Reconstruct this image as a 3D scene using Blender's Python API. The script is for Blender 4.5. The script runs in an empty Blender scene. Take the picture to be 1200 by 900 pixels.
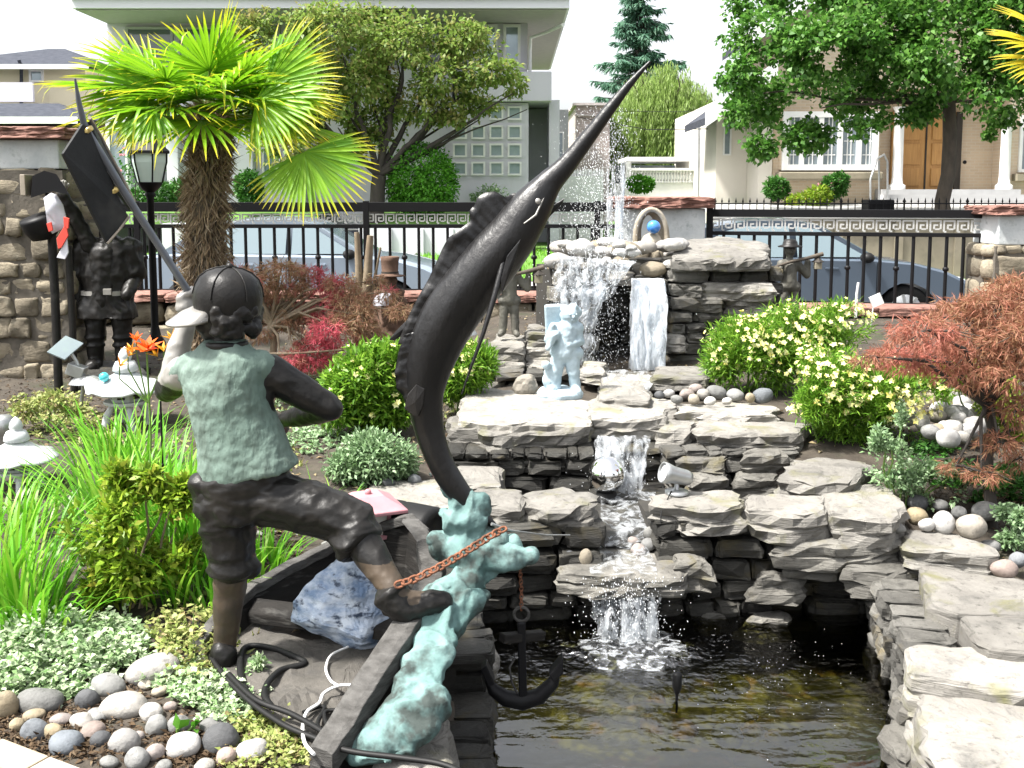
import bpy, bmesh, math, random
import numpy as np
from mathutils import Vector, Matrix, noise as mnoise
S = bpy.context.scene
COL = S.collection
PI = math.pi
rad = math.radians
# ------------------------------------------------------------------ camera, sky, sun, exposure
CAM_H, PITCH, F, Y0 = 1.6, rad(6.0), 1200.0, 354.0
cam_d = bpy.data.cameras.new('camera'); cam = bpy.data.objects.new('camera', cam_d); COL.objects.link(cam)
cam.location = (0, 0, CAM_H); cam.rotation_euler = (PI/2 - PITCH, 0, 0)
cam_d.sensor_width = 36; cam_d.lens = 36; cam_d.shift_y = -(450 - Y0)/1200.0
cam_d.clip_start = 0.05; cam_d.clip_end = 2000
S.camera = cam
SUN_EL, SUN_AZ = rad(60), rad(-110)        # azimuth from +Y towards +X
W = bpy.data.worlds.new('World'); S.world = W; W.use_nodes = True
wn = W.node_tree.nodes; wl = W.node_tree.links; wn.clear()
sky = wn.new('ShaderNodeTexSky'); sky.sky_type = 'NISHITA'; sky.sun_disc = False
sky.sun_elevation = SUN_EL; sky.sun_rotation = SUN_AZ
sky.air_density = 1.0; sky.dust_density = 4.0; sky.ozone_density = 1.0
hs = wn.new('ShaderNodeHueSaturation'); hs.inputs['Saturation'].default_value = 0.22   # thin white overcast
bg = wn.new('ShaderNodeBackground'); bg.inputs['Strength'].default_value = 0.10
wo = wn.new('ShaderNodeOutputWorld')
wl.new(sky.outputs[0], hs.inputs['Color']); wl.new(hs.outputs[0], bg.inputs[0]); wl.new(bg.outputs[0], wo.inputs[0])
sd = bpy.data.lights.new('sun', 'SUN'); sd.energy = 2.9; sd.angle = rad(5); sd.color = (1, .96, .9)
so = bpy.data.objects.new('sun', sd); COL.objects.link(so)
sdir = Vector((math.sin(SUN_AZ)*math.cos(SUN_EL), math.cos(SUN_AZ)*math.cos(SUN_EL), math.sin(SUN_EL)))
so.rotation_euler = sdir.to_track_quat('Z', 'Y').to_euler(); so.location = (0, 0, 30)
S.view_settings.view_transform = 'Standard'; S.view_settings.look = 'None'
S.view_settings.exposure = 1.95; S.view_settings.gamma = 1.0; S.view_settings.use_curve_mapping = False
S.render.engine = 'CYCLES'
S.cycles.max_bounces = 8; S.cycles.transparent_max_bounces = 12
S.cycles.caustics_reflective = False; S.cycles.caustics_refractive = False

# ------------------------------------------------------------------ helpers
rng = np.random.default_rng(7)
random.seed(7)
_c, _s = math.cos(PITCH), math.sin(PITCH)
def ray(px, py):
    u = (px-600)/F; v = -(py-Y0)/F
    return Vector((u, _c + v*_s, -_s + v*_c))
def P(px, py, Y):
    "point seen at photo pixel (px,py) standing Y metres in front of the camera"
    d = ray(px, py); return Vector((0, 0, CAM_H)) + d*(Y/d.y)
def G(px, py, z):
    "point seen at a photo pixel lying at height z"
    d = ray(px, py); return Vector((0, 0, CAM_H)) + d*((z-CAM_H)/d.z)
def U(Y): return Y/F/ _c                   # metres per photo pixel, roughly
def lerp(a, b, t): return a+(b-a)*t
def table(t, x):
    if x <= t[0][0]: return t[0][1]
    for (a, va), (b, vb) in zip(t, t[1:]):
        if x <= b: return lerp(va, vb, (x-a)/(b-a))
    return t[-1][1]
def fbm(p, sc, o=3):
    return mnoise.fractal(Vector(p)*sc, 1.0, 2.0, o)

def mesh_arrays(name, verts, faces):
    "verts (N,3), faces (M,k) arrays"
    me = bpy.data.meshes.new(name); verts = np.asarray(verts, np.float32); faces = np.asarray(faces, np.int32)
    k = faces.shape[1]; m = len(faces)
    me.vertices.add(len(verts)); me.vertices.foreach_set('co', verts.ravel())
    me.loops.add(m*k); me.loops.foreach_set('vertex_index', faces.ravel())
    me.polygons.add(m); me.polygons.foreach_set('loop_start', np.arange(0, m*k, k, dtype=np.int32))
    me.update(calc_edges=True); me.validate(); return me

def put(name, me, mats, parent=None, loc=None, smooth=None):
    "link a mesh (given in world coordinates) as one object whose origin is loc or its parent's"
    o = bpy.data.objects.new(name, me); COL.objects.link(o)
    for m in (mats if isinstance(mats, (list, tuple)) else [mats]): me.materials.append(m)
    off = Vector((0, 0, 0))
    if parent is not None:
        off = Vector(parent['_w']) if '_w' in parent else Vector(parent.location)
        o.parent = parent
        o['_w'] = tuple(off)
    elif loc is not None:
        off = Vector(loc); o.location = off; o['_w'] = tuple(off)
    else:
        n = len(me.vertices); a = np.empty(n*3, np.float32); me.vertices.foreach_get('co', a); a = a.reshape(-1, 3)
        if n:
            off = Vector((float((a[:, 0].min()+a[:, 0].max())/2), float((a[:, 1].min()+a[:, 1].max())/2), float(a[:, 2].min())))
        o.location = off; o['_w'] = tuple(off)
    if off.length > 0: me.transform(Matrix.Translation(-off))
    if smooth is not None:
        me.polygons.foreach_set('use_smooth', [smooth]*len(me.polygons))
    return o

def tag(o, label, cat=None, group=None, kind=None):
    if label: o['label'] = label
    if cat: o['category'] = cat
    if group: o['group'] = group
    if kind: o['kind'] = kind
    return o
def thing(name, label, cat, loc, group=None):
    o = bpy.data.objects.new(name, None); COL.objects.link(o); o.location = loc; o['_w'] = tuple(loc)
    o.empty_display_size = .1
    return tag(o, label, cat, group)
def copy_tree(o, parent=None):
    c = o.copy(); COL.objects.link(c)
    if parent is not None: c.parent = parent
    for ch in [x for x in o.children]: copy_tree(ch, c)
    return c

def frame_of(d):
    d = d.normalized(); a = Vector((0, 0, 1)) if abs(d.z) < .9 else Vector((1, 0, 0))
    x = d.cross(a).normalized(); return x, d.cross(x).normalized()
class MB:
    def __init__(s): s.v = []; s.f = []; s.m = []; s.sm = []
    def add(s, vs, fs, m=0, smooth=False):
        b = len(s.v); s.v += [tuple(v) for v in vs]
        for f in fs: s.f.append(tuple(b+i for i in f)); s.m.append(m); s.sm.append(smooth)
    def box(s, c, size, rz=0, m=0, mat=None):
        sx, sy, sz = size[0]/2, size[1]/2, size[2]/2; c = Vector(c)
        R = mat if mat is not None else Matrix.Rotation(rz, 3, 'Z')
        vs = [c + R @ Vector((x*sx, y*sy, z*sz)) for z in (-1, 1) for y in (-1, 1) for x in (-1, 1)]
        s.add(vs, [(0, 2, 3, 1), (4, 5, 7, 6), (0, 1, 5, 4), (2, 6, 7, 3), (1, 3, 7, 5), (0, 4, 6, 2)], m)
    def span(s, a, b, m=0):
        "axis aligned box between two corners"
        a = Vector(a); b = Vector(b); s.box((a+b)/2, (abs(b.x-a.x), abs(b.y-a.y), abs(b.z-a.z)), m=m)
    def beam(s, a, b, w, h, m=0):
        a = Vector(a); b = Vector(b); d = (b-a); x, y = frame_of(d)
        vs = [p + x*(i*w/2) + y*(j*h/2) for p in (a, b) for i, j in ((-1, -1), (1, -1), (1, 1), (-1, 1))]
        s.add(vs, [(0, 1, 2, 3), (7, 6, 5, 4), (0, 4, 5, 1), (1, 5, 6, 2), (2, 6, 7, 3), (3, 7, 4, 0)], m)
    def tube(s, pts, r, n=8, m=0, smooth=True, caps=True, flat=1.0):
        pts = [Vector(p) for p in pts]; k = len(pts)
        rs = r if isinstance(r, (list, tuple)) else [r]*k
        px = None; vs = []
        for i, p in enumerate(pts):
            d = (pts[min(i+1, k-1)]-pts[max(i-1, 0)])
            if d.length < 1e-9: d = Vector((0, 0, 1))
            d.normalize()
            if px is None: px, _ = frame_of(d)
            else:
                px = px - d*px.dot(d)
                if px.length < 1e-6: px, _ = frame_of(d)
                px.normalize()
            py = d.cross(px)
            for j in range(n):
                t = 2*PI*j/n; vs.append(p + px*(math.cos(t)*rs[i]) + py*(math.sin(t)*rs[i]*flat))
        fs = [(i*n+j, i*n+(j+1) % n, (i+1)*n+(j+1) % n, (i+1)*n+j) for i in range(k-1) for j in range(n)]
        s.add(vs, fs, m, smooth)
        if caps:
            s.add(vs[:n], [tuple(range(n))[::-1]], m); s.add(vs[-n:], [tuple(range(n))], m)
    def lathe(s, prof, c=(0, 0, 0), n=24, m=0, smooth=True, axis=None):
        "prof: list of (radius, height)"
        c = Vector(c); R = Matrix.Identity(3) if axis is None else Vector(axis).to_track_quat('Z', 'Y').to_matrix()
        vs = []
        for r, z in prof:
            for j in range(n):
                t = 2*PI*j/n; vs.append(c + R @ Vector((max(r, 1e-4)*math.cos(t), max(r, 1e-4)*math.sin(t), z)))
        k = len(prof)
        s.add(vs, [(i*n+j, i*n+(j+1) % n, (i+1)*n+(j+1) % n, (i+1)*n+j) for i in range(k-1) for j in range(n)], m, smooth)
        s.add(vs[:n], [tuple(range(n))[::-1]], m); s.add(vs[-n:], [tuple(range(n))], m)
    def ball(s, c, r, n=16, m=0, R=None, k=None):
        c = Vector(c); rr = (r, r, r) if not isinstance(r, (tuple, list)) else r
        k = k or max(6, n//2); vs = [c + ((R @ Vector((0, 0, -rr[2]))) if R else Vector((0, 0, -rr[2])))]
        for i in range(1, k):
            a = -PI/2 + PI*i/k
            for j in range(n):
                t = 2*PI*j/n; q = Vector((rr[0]*math.cos(a)*math.cos(t), rr[1]*math.cos(a)*math.sin(t), rr[2]*math.sin(a)))
                vs.append(c + (R @ q if R else q))
        vs.append(c + ((R @ Vector((0, 0, rr[2]))) if R else Vector((0, 0, rr[2]))))
        fs = [(0, 1+(j+1) % n, 1+j) for j in range(n)]
        for i in range(k-2):
            b = 1+i*n; fs += [(b+j, b+(j+1) % n, b+n+(j+1) % n, b+n+j) for j in range(n)]
        b = 1+(k-2)*n; fs += [(b+j, b+(j+1) % n, len(vs)-1) for j in range(n)]
        s.add(vs, fs, m, True)
    def prism(s, poly, depth_vec, m=0):
        "closed extrusion of a planar polygon (points) along a vector"
        n = len(poly); a = [Vector(p) for p in poly]; b = [p+Vector(depth_vec) for p in a]
        s.add(a+b, [tuple(range(n))[::-1], tuple(range(n, 2*n))] + [(i, (i+1) % n, n+(i+1) % n, n+i) for i in range(n)], m)
    def loft(s, rings, m=0, smooth=True, caps=True):
        n = len(rings[0]); vs = [p for r in rings for p in r]; k = len(rings)
        s.add(vs, [(i*n+j, i*n+(j+1) % n, (i+1)*n+(j+1) % n, (i+1)*n+j) for i in range(k-1) for j in range(n)], m, smooth)
        if caps: s.add(rings[0], [tuple(range(n))[::-1]], m); s.add(rings[-1], [tuple(range(n))], m)
    def quad(s, a, b, c, d, m=0): s.add([a, b, c, d], [(0, 1, 2, 3)], m)
    def mesh(s, name):
        me = bpy.data.meshes.new(name); me.from_pydata(s.v, [], s.f)
        me.polygons.foreach_set('material_index', s.m); me.polygons.foreach_set('use_smooth', s.sm)
        return me
    def build(s, name, mats, parent=None, loc=None, bevel=0, seg=2):
        me = s.mesh(name)
        bm = bmesh.new(); bm.from_mesh(me); bmesh.ops.recalc_face_normals(bm, faces=bm.faces); bm.to_mesh(me); bm.free()
        me.update(); o = put(name, me, mats, parent, loc)
        if bevel:
            b = o.modifiers.new('bevel', 'BEVEL'); b.width = bevel; b.segments = seg; b.limit_method = 'ANGLE'; b.angle_limit = rad(40)
        return o

# ---- organic shapes: overlapping tapered limbs fused into one skin by a voxel remesh
def cap_limb(mb, a, ra, b, rb, n=14, flat=None):
    a = Vector(a); b = Vector(b); d = b-a; L = max(d.length, 1e-4); x, y = frame_of(d); d = d/L; rings = []
    for i in range(0, 5):
        t = -PI/2 + (PI/2)*i/4; rings.append((a + d*(math.sin(t)*ra), max(math.cos(t)*ra, ra*.05)))
    for i in range(0, 5):
        t = (PI/2)*i/4; rings.append((b + d*(math.sin(t)*rb), max(math.cos(t)*rb, rb*.05)))
    mb.loft([[c + x*(r*math.cos(2*PI*j/n)) + y*(r*math.sin(2*PI*j/n)) for j in range(n)] for c, r in rings])
bake_scene = bpy.data.scenes.new('bake')      # empty side scene the voxel remesh is evaluated in
def fuse(name, mb, mats, parent=None, voxel=.01, smooth=4, amp=0, sc=20, loc=None, fac=.5, amp2=0, sc2=60, ridges=()):
    me = mb.mesh('tmp'); bm = bmesh.new(); bm.from_mesh(me)
    bmesh.ops.remove_doubles(bm, verts=bm.verts, dist=1e-6); bmesh.ops.recalc_face_normals(bm, faces=bm.faces); bm.to_mesh(me); bm.free()
    t = bpy.data.objects.new('tmp', me); bake_scene.collection.objects.link(t)
    r = t.modifiers.new('r', 'REMESH'); r.mode = 'VOXEL'; r.voxel_size = voxel
    if smooth:
        q = t.modifiers.new('s', 'SMOOTH'); q.factor = fac; q.iterations = smooth
    vl = bake_scene.view_layers[0]; vl.update(); ev = t.evaluated_get(vl.depsgraph)
    out = bpy.data.meshes.new_from_object(ev); out.name = name
    bpy.data.objects.remove(t); bpy.data.meshes.remove(me)
    if amp or amp2 or ridges:
        out.update(); n = len(out.vertices); co = np.empty(n*3, np.float32); no = np.empty(n*3, np.float32)
        out.vertices.foreach_get('co', co); out.vertices.foreach_get('normal', no); co = co.reshape(-1, 3); no = no.reshape(-1, 3)
        d = np.array([(amp*fbm(p, sc, 3) if amp else 0) + (amp2*fbm(p, sc2, 2) if amp2 else 0) for p in co], np.float32)
        for ra, (sx, sy, sz), wp in ridges:      # sharp creases: folds, seams, wave crests
            d += np.array([ra*(.45-abs(mnoise.noise(Vector((p[0]*sx+wp*mnoise.noise(Vector(p)*5), p[1]*sy, p[2]*sz+wp*mnoise.noise(Vector(p)*4+Vector((7, 1, 3)))))))*1.6) for p in co], np.float32)
        out.vertices.foreach_set('co', (co + no*d[:, None]).ravel())
    out.materials.clear(); out.update()
    return put(name, out, mats, parent, loc, True)

def ell(c, hw, hd, rot=0, n=30, tilt=0, sq=1.0):
    c = Vector(c); x = Vector((math.cos(rot), math.sin(rot), tilt)); y = Vector((-math.sin(rot), math.cos(rot), 0)); out = []
    for j in range(n):
        t = 2*PI*j/n; ct, s_ = math.cos(t), math.sin(t); out.append(c + x*(hw*math.copysign(abs(ct)**sq, ct)) + y*(hd*math.copysign(abs(s_)**sq, s_)))
    return out
# ---- stones
def stone_mesh(outline, ztop, thick, seed=0, rough=.02, strata=2, inset=.008, step=.05, zvar=.010, tilt=(0, 0)):
    "flat ledge stone: plan outline (world xy), layered broken sides, slightly uneven top"
    rnd = random.Random(seed); pts = []
    n = len(outline)
    for i in range(n):
        a = Vector(outline[i]).to_2d(); b = Vector(outline[(i+1) % n]).to_2d(); k = max(1, int((b-a).length/step))
        for j in range(k): pts.append(a.lerp(b, j/k))
    cx = sum(p.x for p in pts)/len(pts); cy = sum(p.y for p in pts)/len(pts); c = Vector((cx, cy)); N = len(pts)
    # soften corners
    pts = [(pts[i-1]+pts[i]*3+pts[(i+1) % N])/5 for i in range(N)]
    pts = [c + (p-c)*1.05 for p in pts]
    off = Vector((seed*3.1, seed*1.7, 0))
    def disp(p, z, sc=5): return fbm(Vector((p.x, p.y, z))+off, sc, 3)
    zs = []
    L = max(2, strata)
    for i in range(L):
        z0 = -thick + thick*i/L; z1 = -thick + thick*(i+1)/L; o = rnd.uniform(-.5, 1)*inset
        zs += [(z0+.002, o+inset*.6), (z0+(z1-z0)*.25, o), (z1-(z1-z0)*.2, o*1.0), (z1-.002, o+inset*.5)]
    zs = zs[:-1] + [(-.012, zs[-2][1]+.004), (0, zs[-2][1]+.018)]
    rings = []
    for z, ins in zs:
        r = []
        for p in pts:
            d = (p-c); l = d.length or 1; d = d/l
            chip = max(0, disp(p, z*1.5+7, 3.5)-.12)*.10; q = p - d*(ins+chip) + d*(rough*1.5*disp(p, z*2.0, 6) + rough*1.0*disp(p, z*7, 20))
            zz = ztop + z + (zvar*disp(q, 0, 4)+ tilt[0]*(q.x-cx)+tilt[1]*(q.y-cy) if z > -thick*.5 else 0)
            r.append(Vector((q.x, q.y, zz)))
        rings.append(r)
    mb = MB(); mb.loft(rings, 0, False, False)
    mb.add(rings[0], [tuple(range(N))[::-1]])
    # inner top rings
    last = rings[-1]; inner = [last]
    for k in (.8, .55, .28):
        r = []
        for i, p in enumerate(last):
            q = Vector((lerp(cx, p.x, k), lerp(cy, p.y, k)))
            zz = ztop + zvar*1.2*disp(q, 0, 4) + zvar*.5*disp(q, 3, 14)+tilt[0]*(q.x-cx)+tilt[1]*(q.y-cy) + .004
            r.append(Vector((q.x, q.y, zz)))
        inner.append(r)
    mb.loft(inner, 0, False, False)
    ctr = Vector((cx, cy, ztop+.004)); b = inner[-1]
    mb.add(b+[ctr], [(i, (i+1) % N, N) for i in range(N)])
    return mb
def rock_blob(c, r, seed=0, sub=3, amp=.18, sc=1.2, flat=None, R=None):
    "rounded stone: displaced icosphere"
    bm = bmesh.new(); bmesh.ops.create_icosphere(bm, subdivisions=sub, radius=1)
    off = Vector((seed*5.3, seed*2.9, seed*7.1)); vs = []; c = Vector(c)
    for v in bm.verts:
        p = v.co * (1 + amp*fbm(v.co*1.0+off, sc, 2))
        p = Vector((p.x*r[0], p.y*r[1], p.z*r[2]))
        if R: p = R @ p
        vs.append(c+p)
    fs = [tuple(x.index for x in f.verts) for f in bm.faces]; bm.free(); return vs, fs

# ---- foliage
def leaf_mesh(name, pos, axis, L, Wd, fold=.25, up=None, k=1):
    "one bent diamond leaf per position (numpy arrays)"
    n = len(pos); axis = axis/np.maximum(np.linalg.norm(axis, axis=1, keepdims=True), 1e-6)
    if up is None: up = rng.normal(size=(n, 3))
    side = np.cross(axis, up); side /= np.maximum(np.linalg.norm(side, axis=1, keepdims=True), 1e-6)
    nor = np.cross(side, axis); L = np.broadcast_to(L, (n,))[:, None]; Wd = np.broadcast_to(Wd, (n,))[:, None]
    a = pos; m = pos + axis*L*.45; t = pos + axis*L - nor*L*.12
    l = m + side*Wd*.5 + nor*Wd*fold; r = m - side*Wd*.5 + nor*Wd*fold
    v = np.stack([a, l, t, r], 1).reshape(-1, 3)
    f = np.arange(n*4).reshape(n, 4)
    return mesh_arrays(name, v, f)
def clump_points(n, clumps, shell=.55):
    "points through a set of ellipsoids (cx,cy,cz,rx,ry,rz), biased to the outside; returns points and outward direction"
    cl = np.array(clumps, float); w = cl[:, 3]*cl[:, 4]*cl[:, 5]; w = w**.7; idx = rng.choice(len(cl), n, p=w/w.sum())
    d = rng.normal(size=(n, 3)); d /= np.linalg.norm(d, axis=1, keepdims=True)
    rr = (shell + (1-shell)*rng.random(n))**1.0; rr *= rng.uniform(.75, 1.08, n)
    p = cl[idx, :3] + d*cl[idx, 3:6]*rr[:, None]
    return p, d
def blades_mesh(name, base, azim, length, width, lean, droop, seg=5):
    "arching strap leaves; arrays of equal length"
    n = len(base); t = np.linspace(0, 1, seg+1)
    h = np.stack([np.cos(azim), np.sin(azim), np.zeros(n)], 1); side = np.stack([-np.sin(azim), np.cos(azim), np.zeros(n)], 1)
    vs = np.zeros((n, seg+1, 2, 3)); pos = base.copy(); ang = lean.copy()
    for i in range(seg+1):
        w = width*(1-(t[i])**2.2)*(.55+.45*min(1, t[i]*4)) + .0006
        vs[:, i, 0] = pos + side*w[:, None]/2; vs[:, i, 1] = pos - side*w[:, None]/2
        st = length/seg
        pos = pos + h*(np.sin(ang)*st)[:, None]; pos[:, 2] += np.cos(ang)*st
        ang = ang + droop/seg*(.4+1.2*t[i])
    v = vs.reshape(-1, 3); f = []
    b = np.arange(n)*(seg+1)*2
    for i in range(seg):
        f.append(np.stack([b+i*2, b+i*2+1, b+i*2+3, b+i*2+2], 1))
    return mesh_arrays(name, v, np.concatenate(f))
# ------------------------------------------------------------------ materials
def _new(name):
    m = bpy.data.materials.new(name); m.use_nodes = True; nt = m.node_tree
    return m, nt, nt.nodes, nt.links, nt.nodes['Principled BSDF']
def mix_node(nt, a, b, fac, mode='MIX'):
    n = nt.nodes.new('ShaderNodeMix'); n.data_type = 'RGBA'; n.blend_type = mode
    for sock, v in ((n.inputs['Factor'], fac), (n.inputs[6], a), (n.inputs[7], b)):
        if hasattr(v, 'links'): nt.links.new(v, sock)
        elif isinstance(v, (int, float)): sock.default_value = v
        else: sock.default_value = (*v, 1) if len(v) == 3 else v
    return n.outputs[2]
def noise_node(nt, vec, scale, detail=4, rough=.55, lo=.35, hi=.65, dist=0):
    t = nt.nodes.new('ShaderNodeTexNoise'); t.inputs['Scale'].default_value = scale; t.inputs['Detail'].default_value = detail
    t.inputs['Roughness'].default_value = rough; t.inputs['Distortion'].default_value = dist
    if vec is not None: nt.links.new(vec, t.inputs['Vector'])
    r = nt.nodes.new('ShaderNodeMapRange'); r.inputs[1].default_value = lo; r.inputs[2].default_value = hi
    nt.links.new(t.outputs['Fac'], r.inputs[0]); return r.outputs[0]
def coords(nt, scl=(1, 1, 1)):
    tc = nt.nodes.new('ShaderNodeTexCoord'); mp = nt.nodes.new('ShaderNodeMapping'); mp.inputs['Scale'].default_value = scl
    nt.links.new(tc.outputs['Object'], mp.inputs['Vector'])
    oi = nt.nodes.new('ShaderNodeObjectInfo'); ml = nt.nodes.new('ShaderNodeMath'); ml.operation = 'MULTIPLY'; ml.inputs[1].default_value = 37.0
    nt.links.new(oi.outputs['Random'], ml.inputs[0]); cb = nt.nodes.new('ShaderNodeCombineXYZ')
    for i in range(3): nt.links.new(ml.outputs[0], cb.inputs[i])
    nt.links.new(cb.outputs[0], mp.inputs['Location']); return mp.outputs[0]
def M(name, c1, c2=None, sc=6, rough=.7, metal=0, bump=0, bsc=None, c3=None, sc3=None, lim3=(.55, .7), lim=(.35, .65), scl=(1, 1, 1),
      rnd=0, isl=0, spec=.5, coat=0, bdist=.01, detail=5):
    m, nt, N, Lk, bs = _new(name); bs.inputs['Roughness'].default_value = rough; bs.inputs['Metallic'].default_value = metal
    bs.inputs['Specular IOR Level'].default_value = spec
    if coat: bs.inputs['Coat Weight'].default_value = coat
    v = coords(nt, scl); col = None
    if c2 is not None: col = mix_node(nt, c1, c2, noise_node(nt, v, sc, detail, .6, *lim))
    if c3 is not None: col = mix_node(nt, col if col is not None else c1, c3, noise_node(nt, v, sc3 or sc*2.7, 4, .6, *lim3))
    if rnd or isl:
        hv = N.new('ShaderNodeHueSaturation')
        if col is not None: Lk.new(col, hv.inputs['Color'])
        else: hv.inputs['Color'].default_value = (*c1, 1)
        src = N.new('ShaderNodeObjectInfo').outputs['Random'] if rnd else N.new('ShaderNodeNewGeometry').outputs['Random Per Island']
        a = rnd or isl; r = N.new('ShaderNodeMapRange'); r.inputs[3].default_value = 1-a; r.inputs[4].default_value = 1+a
        Lk.new(src, r.inputs[0]); Lk.new(r.outputs[0], hv.inputs['Value'])
        r2 = N.new('ShaderNodeMath'); r2.operation = 'MULTIPLY'; r2.inputs[1].default_value = 7.31
        fr = N.new('ShaderNodeMath'); fr.operation = 'FRACT'; Lk.new(src, r2.inputs[0]); Lk.new(r2.outputs[0], fr.inputs[0])
        r3 = N.new('ShaderNodeMapRange'); r3.inputs[3].default_value = .6; r3.inputs[4].default_value = 1.4; Lk.new(fr.outputs[0], r3.inputs[0])
        Lk.new(r3.outputs[0], hv.inputs['Saturation']); col = hv.outputs[0]
    if col is not None: Lk.new(col, bs.inputs['Base Color'])
    else: bs.inputs['Base Color'].default_value = (*c1, 1)
    if bump:
        t = N.new('ShaderNodeTexNoise'); t.inputs['Scale'].default_value = bsc or sc*4; t.inputs['Detail'].default_value = 6; t.inputs['Roughness'].default_value = .6
        Lk.new(v, t.inputs['Vector']); b = N.new('ShaderNodeBump'); b.inputs['Strength'].default_value = bump; b.inputs['Distance'].default_value = bdist
        Lk.new(t.outputs['Fac'], b.inputs['Height']); Lk.new(b.outputs[0], bs.inputs['Normal'])
    return m
def LEAF(name, cols, trans=.35, rough=.45, big=None, tip=None, spec=.35):
    "leaf colours picked per leaf; optionally a large scale mix of kinds of leaf, and a tip colour"
    m, nt, N, Lk, bs = _new(name); ge = N.new('ShaderNodeNewGeometry')
    cr = N.new('ShaderNodeValToRGB'); cr.color_ramp.interpolation = 'LINEAR'; e = cr.color_ramp.elements
    e[0].position = 0; e[0].color = (*cols[0], 1); e[1].position = 1; e[1].color = (*cols[-1], 1)
    for i, c in enumerate(cols[1:-1]): q = e.new((i+1)/(len(cols)-1)); q.color = (*c, 1)
    Lk.new(ge.outputs['Random Per Island'], cr.inputs[0]); col = cr.outputs[0]
    if big:
        c2, sc, lo, hi = big; col = mix_node(nt, col, c2, noise_node(nt, coords(nt), sc, 3, .6, lo, hi))
    if tip:
        at = N.new('ShaderNodeAttribute'); at.attribute_name = 'along'; r = N.new('ShaderNodeMapRange'); r.inputs[1].default_value = tip[1]; r.inputs[2].default_value = tip[2]
        Lk.new(at.outputs['Fac'], r.inputs[0]); col = mix_node(nt, col, tip[0], r.outputs[0])
    Lk.new(col, bs.inputs['Base Color']); bs.inputs['Roughness'].default_value = rough; bs.inputs['Specular IOR Level'].default_value = spec
    tr = N.new('ShaderNodeBsdfTranslucent'); Lk.new(col, tr.inputs['Color']); mx = N.new('ShaderNodeMixShader'); mx.inputs[0].default_value = trans
    Lk.new(bs.outputs[0], mx.inputs[1]); Lk.new(tr.outputs[0], mx.inputs[2]); Lk.new(mx.outputs[0], N['Material Output'].inputs[0])
    return m
def STONE(name, c1, c2, c3, lichen=None, rnd=.18, isl=0, strat=3.0, bump=.7, wet=0, sc=3.2, rough=.9):
    "ledge stone: blotches, thin bedding streaks, dark pits and ochre or lichen stains"
    m, nt, N, Lk, bs = _new(name); v = coords(nt); v2 = coords(nt, (1, 1, 5*strat))
    col = mix_node(nt, c1, c2, noise_node(nt, v, sc, 6, .65, .38, .62, .4))
    col = mix_node(nt, col, c3, noise_node(nt, v2, 4.0, 6, .7, .52, .72, .3))
    pit = noise_node(nt, v, 26, 5, .7, .56, .74); col = mix_node(nt, col, tuple(x*.35 for x in c2), pit)
    if lichen: col = mix_node(nt, col, lichen, noise_node(nt, v, 5.1, 4, .6, .56, .74, .6))
    src = N.new('ShaderNodeObjectInfo').outputs['Random'] if not isl else N.new('ShaderNodeNewGeometry').outputs['Random Per Island']
    a = isl or rnd; hv = N.new('ShaderNodeHueSaturation'); r = N.new('ShaderNodeMapRange'); r.inputs[3].default_value = 1-a; r.inputs[4].default_value = 1+a
    Lk.new(src, r.inputs[0]); Lk.new(r.outputs[0], hv.inputs['Value']); Lk.new(col, hv.inputs['Color']); Lk.new(hv.outputs[0], bs.inputs['Base Color'])
    bs.inputs['Roughness'].default_value = rough - wet*.6; bs.inputs['Specular IOR Level'].default_value = .3
    t = N.new('ShaderNodeTexNoise'); t.inputs['Scale'].default_value = 14; t.inputs['Detail'].default_value = 8; t.inputs['Roughness'].default_value = .68
    Lk.new(v2, t.inputs['Vector']); b = N.new('ShaderNodeBump'); b.inputs['Strength'].default_value = bump; b.inputs['Distance'].default_value = .02
    Lk.new(t.outputs['Fac'], b.inputs['Height']); Lk.new(b.outputs[0], bs.inputs['Normal'])
    return m
MT = {}
MT['soil'] = M('soil', (.028, .022, .016), (.06, .049, .036), 9, .95, bump=.8, bsc=30, c3=(.03, .035, .015), sc3=3)
MT['asphalt'] = M('asphalt', (.05, .05, .052), (.075, .075, .075), 30, .9, bump=.3)
MT['concrete'] = M('concrete', (.4, .39, .37), (.3, .3, .29), 2.5, .9, bump=.3, bsc=25)
MT['lawn'] = M('lawn', (.075, .17, .022), (.10, .21, .03), 1.3, .9, bump=.6, bsc=60)
MT['slab'] = STONE('pale_ledge_stone', (.262, .25, .226), (.19, .18, .162), (.105, .102, .094), (.165, .16, .085), rnd=.26)
MT['slab_dark'] = STONE('grey_ledge_stone', (.17, .163, .145), (.095, .09, .08), (.055, .053, .047), (.115, .10, .05), strat=3)
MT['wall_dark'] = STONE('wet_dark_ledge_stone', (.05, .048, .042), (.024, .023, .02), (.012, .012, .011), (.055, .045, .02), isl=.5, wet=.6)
MT['wall_mid'] = STONE('grey_wall_stone', (.12, .116, .105), (.07, .067, .06), (.035, .034, .03), (.11, .09, .05), isl=.45)
MT['fieldstone'] = STONE('brown_field_stone', (.26, .225, .165), (.18, .155, .115), (.12, .105, .075), (.24, .22, .17), isl=.35, strat=.4)
MT['mortar'] = M('grey_tan_mortar', (.12, .105, .085), (.075, .067, .055), 9, .95, bump=.5)
MT['gap'] = M('dark_gap', (.022, .02, .017), (.035, .032, .026), 8, .95)
MT['cap_red'] = M('red_brown_capstone', (.16, .075, .058), (.26, .14, .11), 5, .9, bump=.8, bsc=16, c3=(.08, .04, .03), sc3=9)
MT['plaster'] = M('grey_white_plaster', (.42, .45, .46), (.56, .58, .58), 7, .85, bump=.5, bsc=22, c3=(.33, .36, .36), sc3=14)
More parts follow.
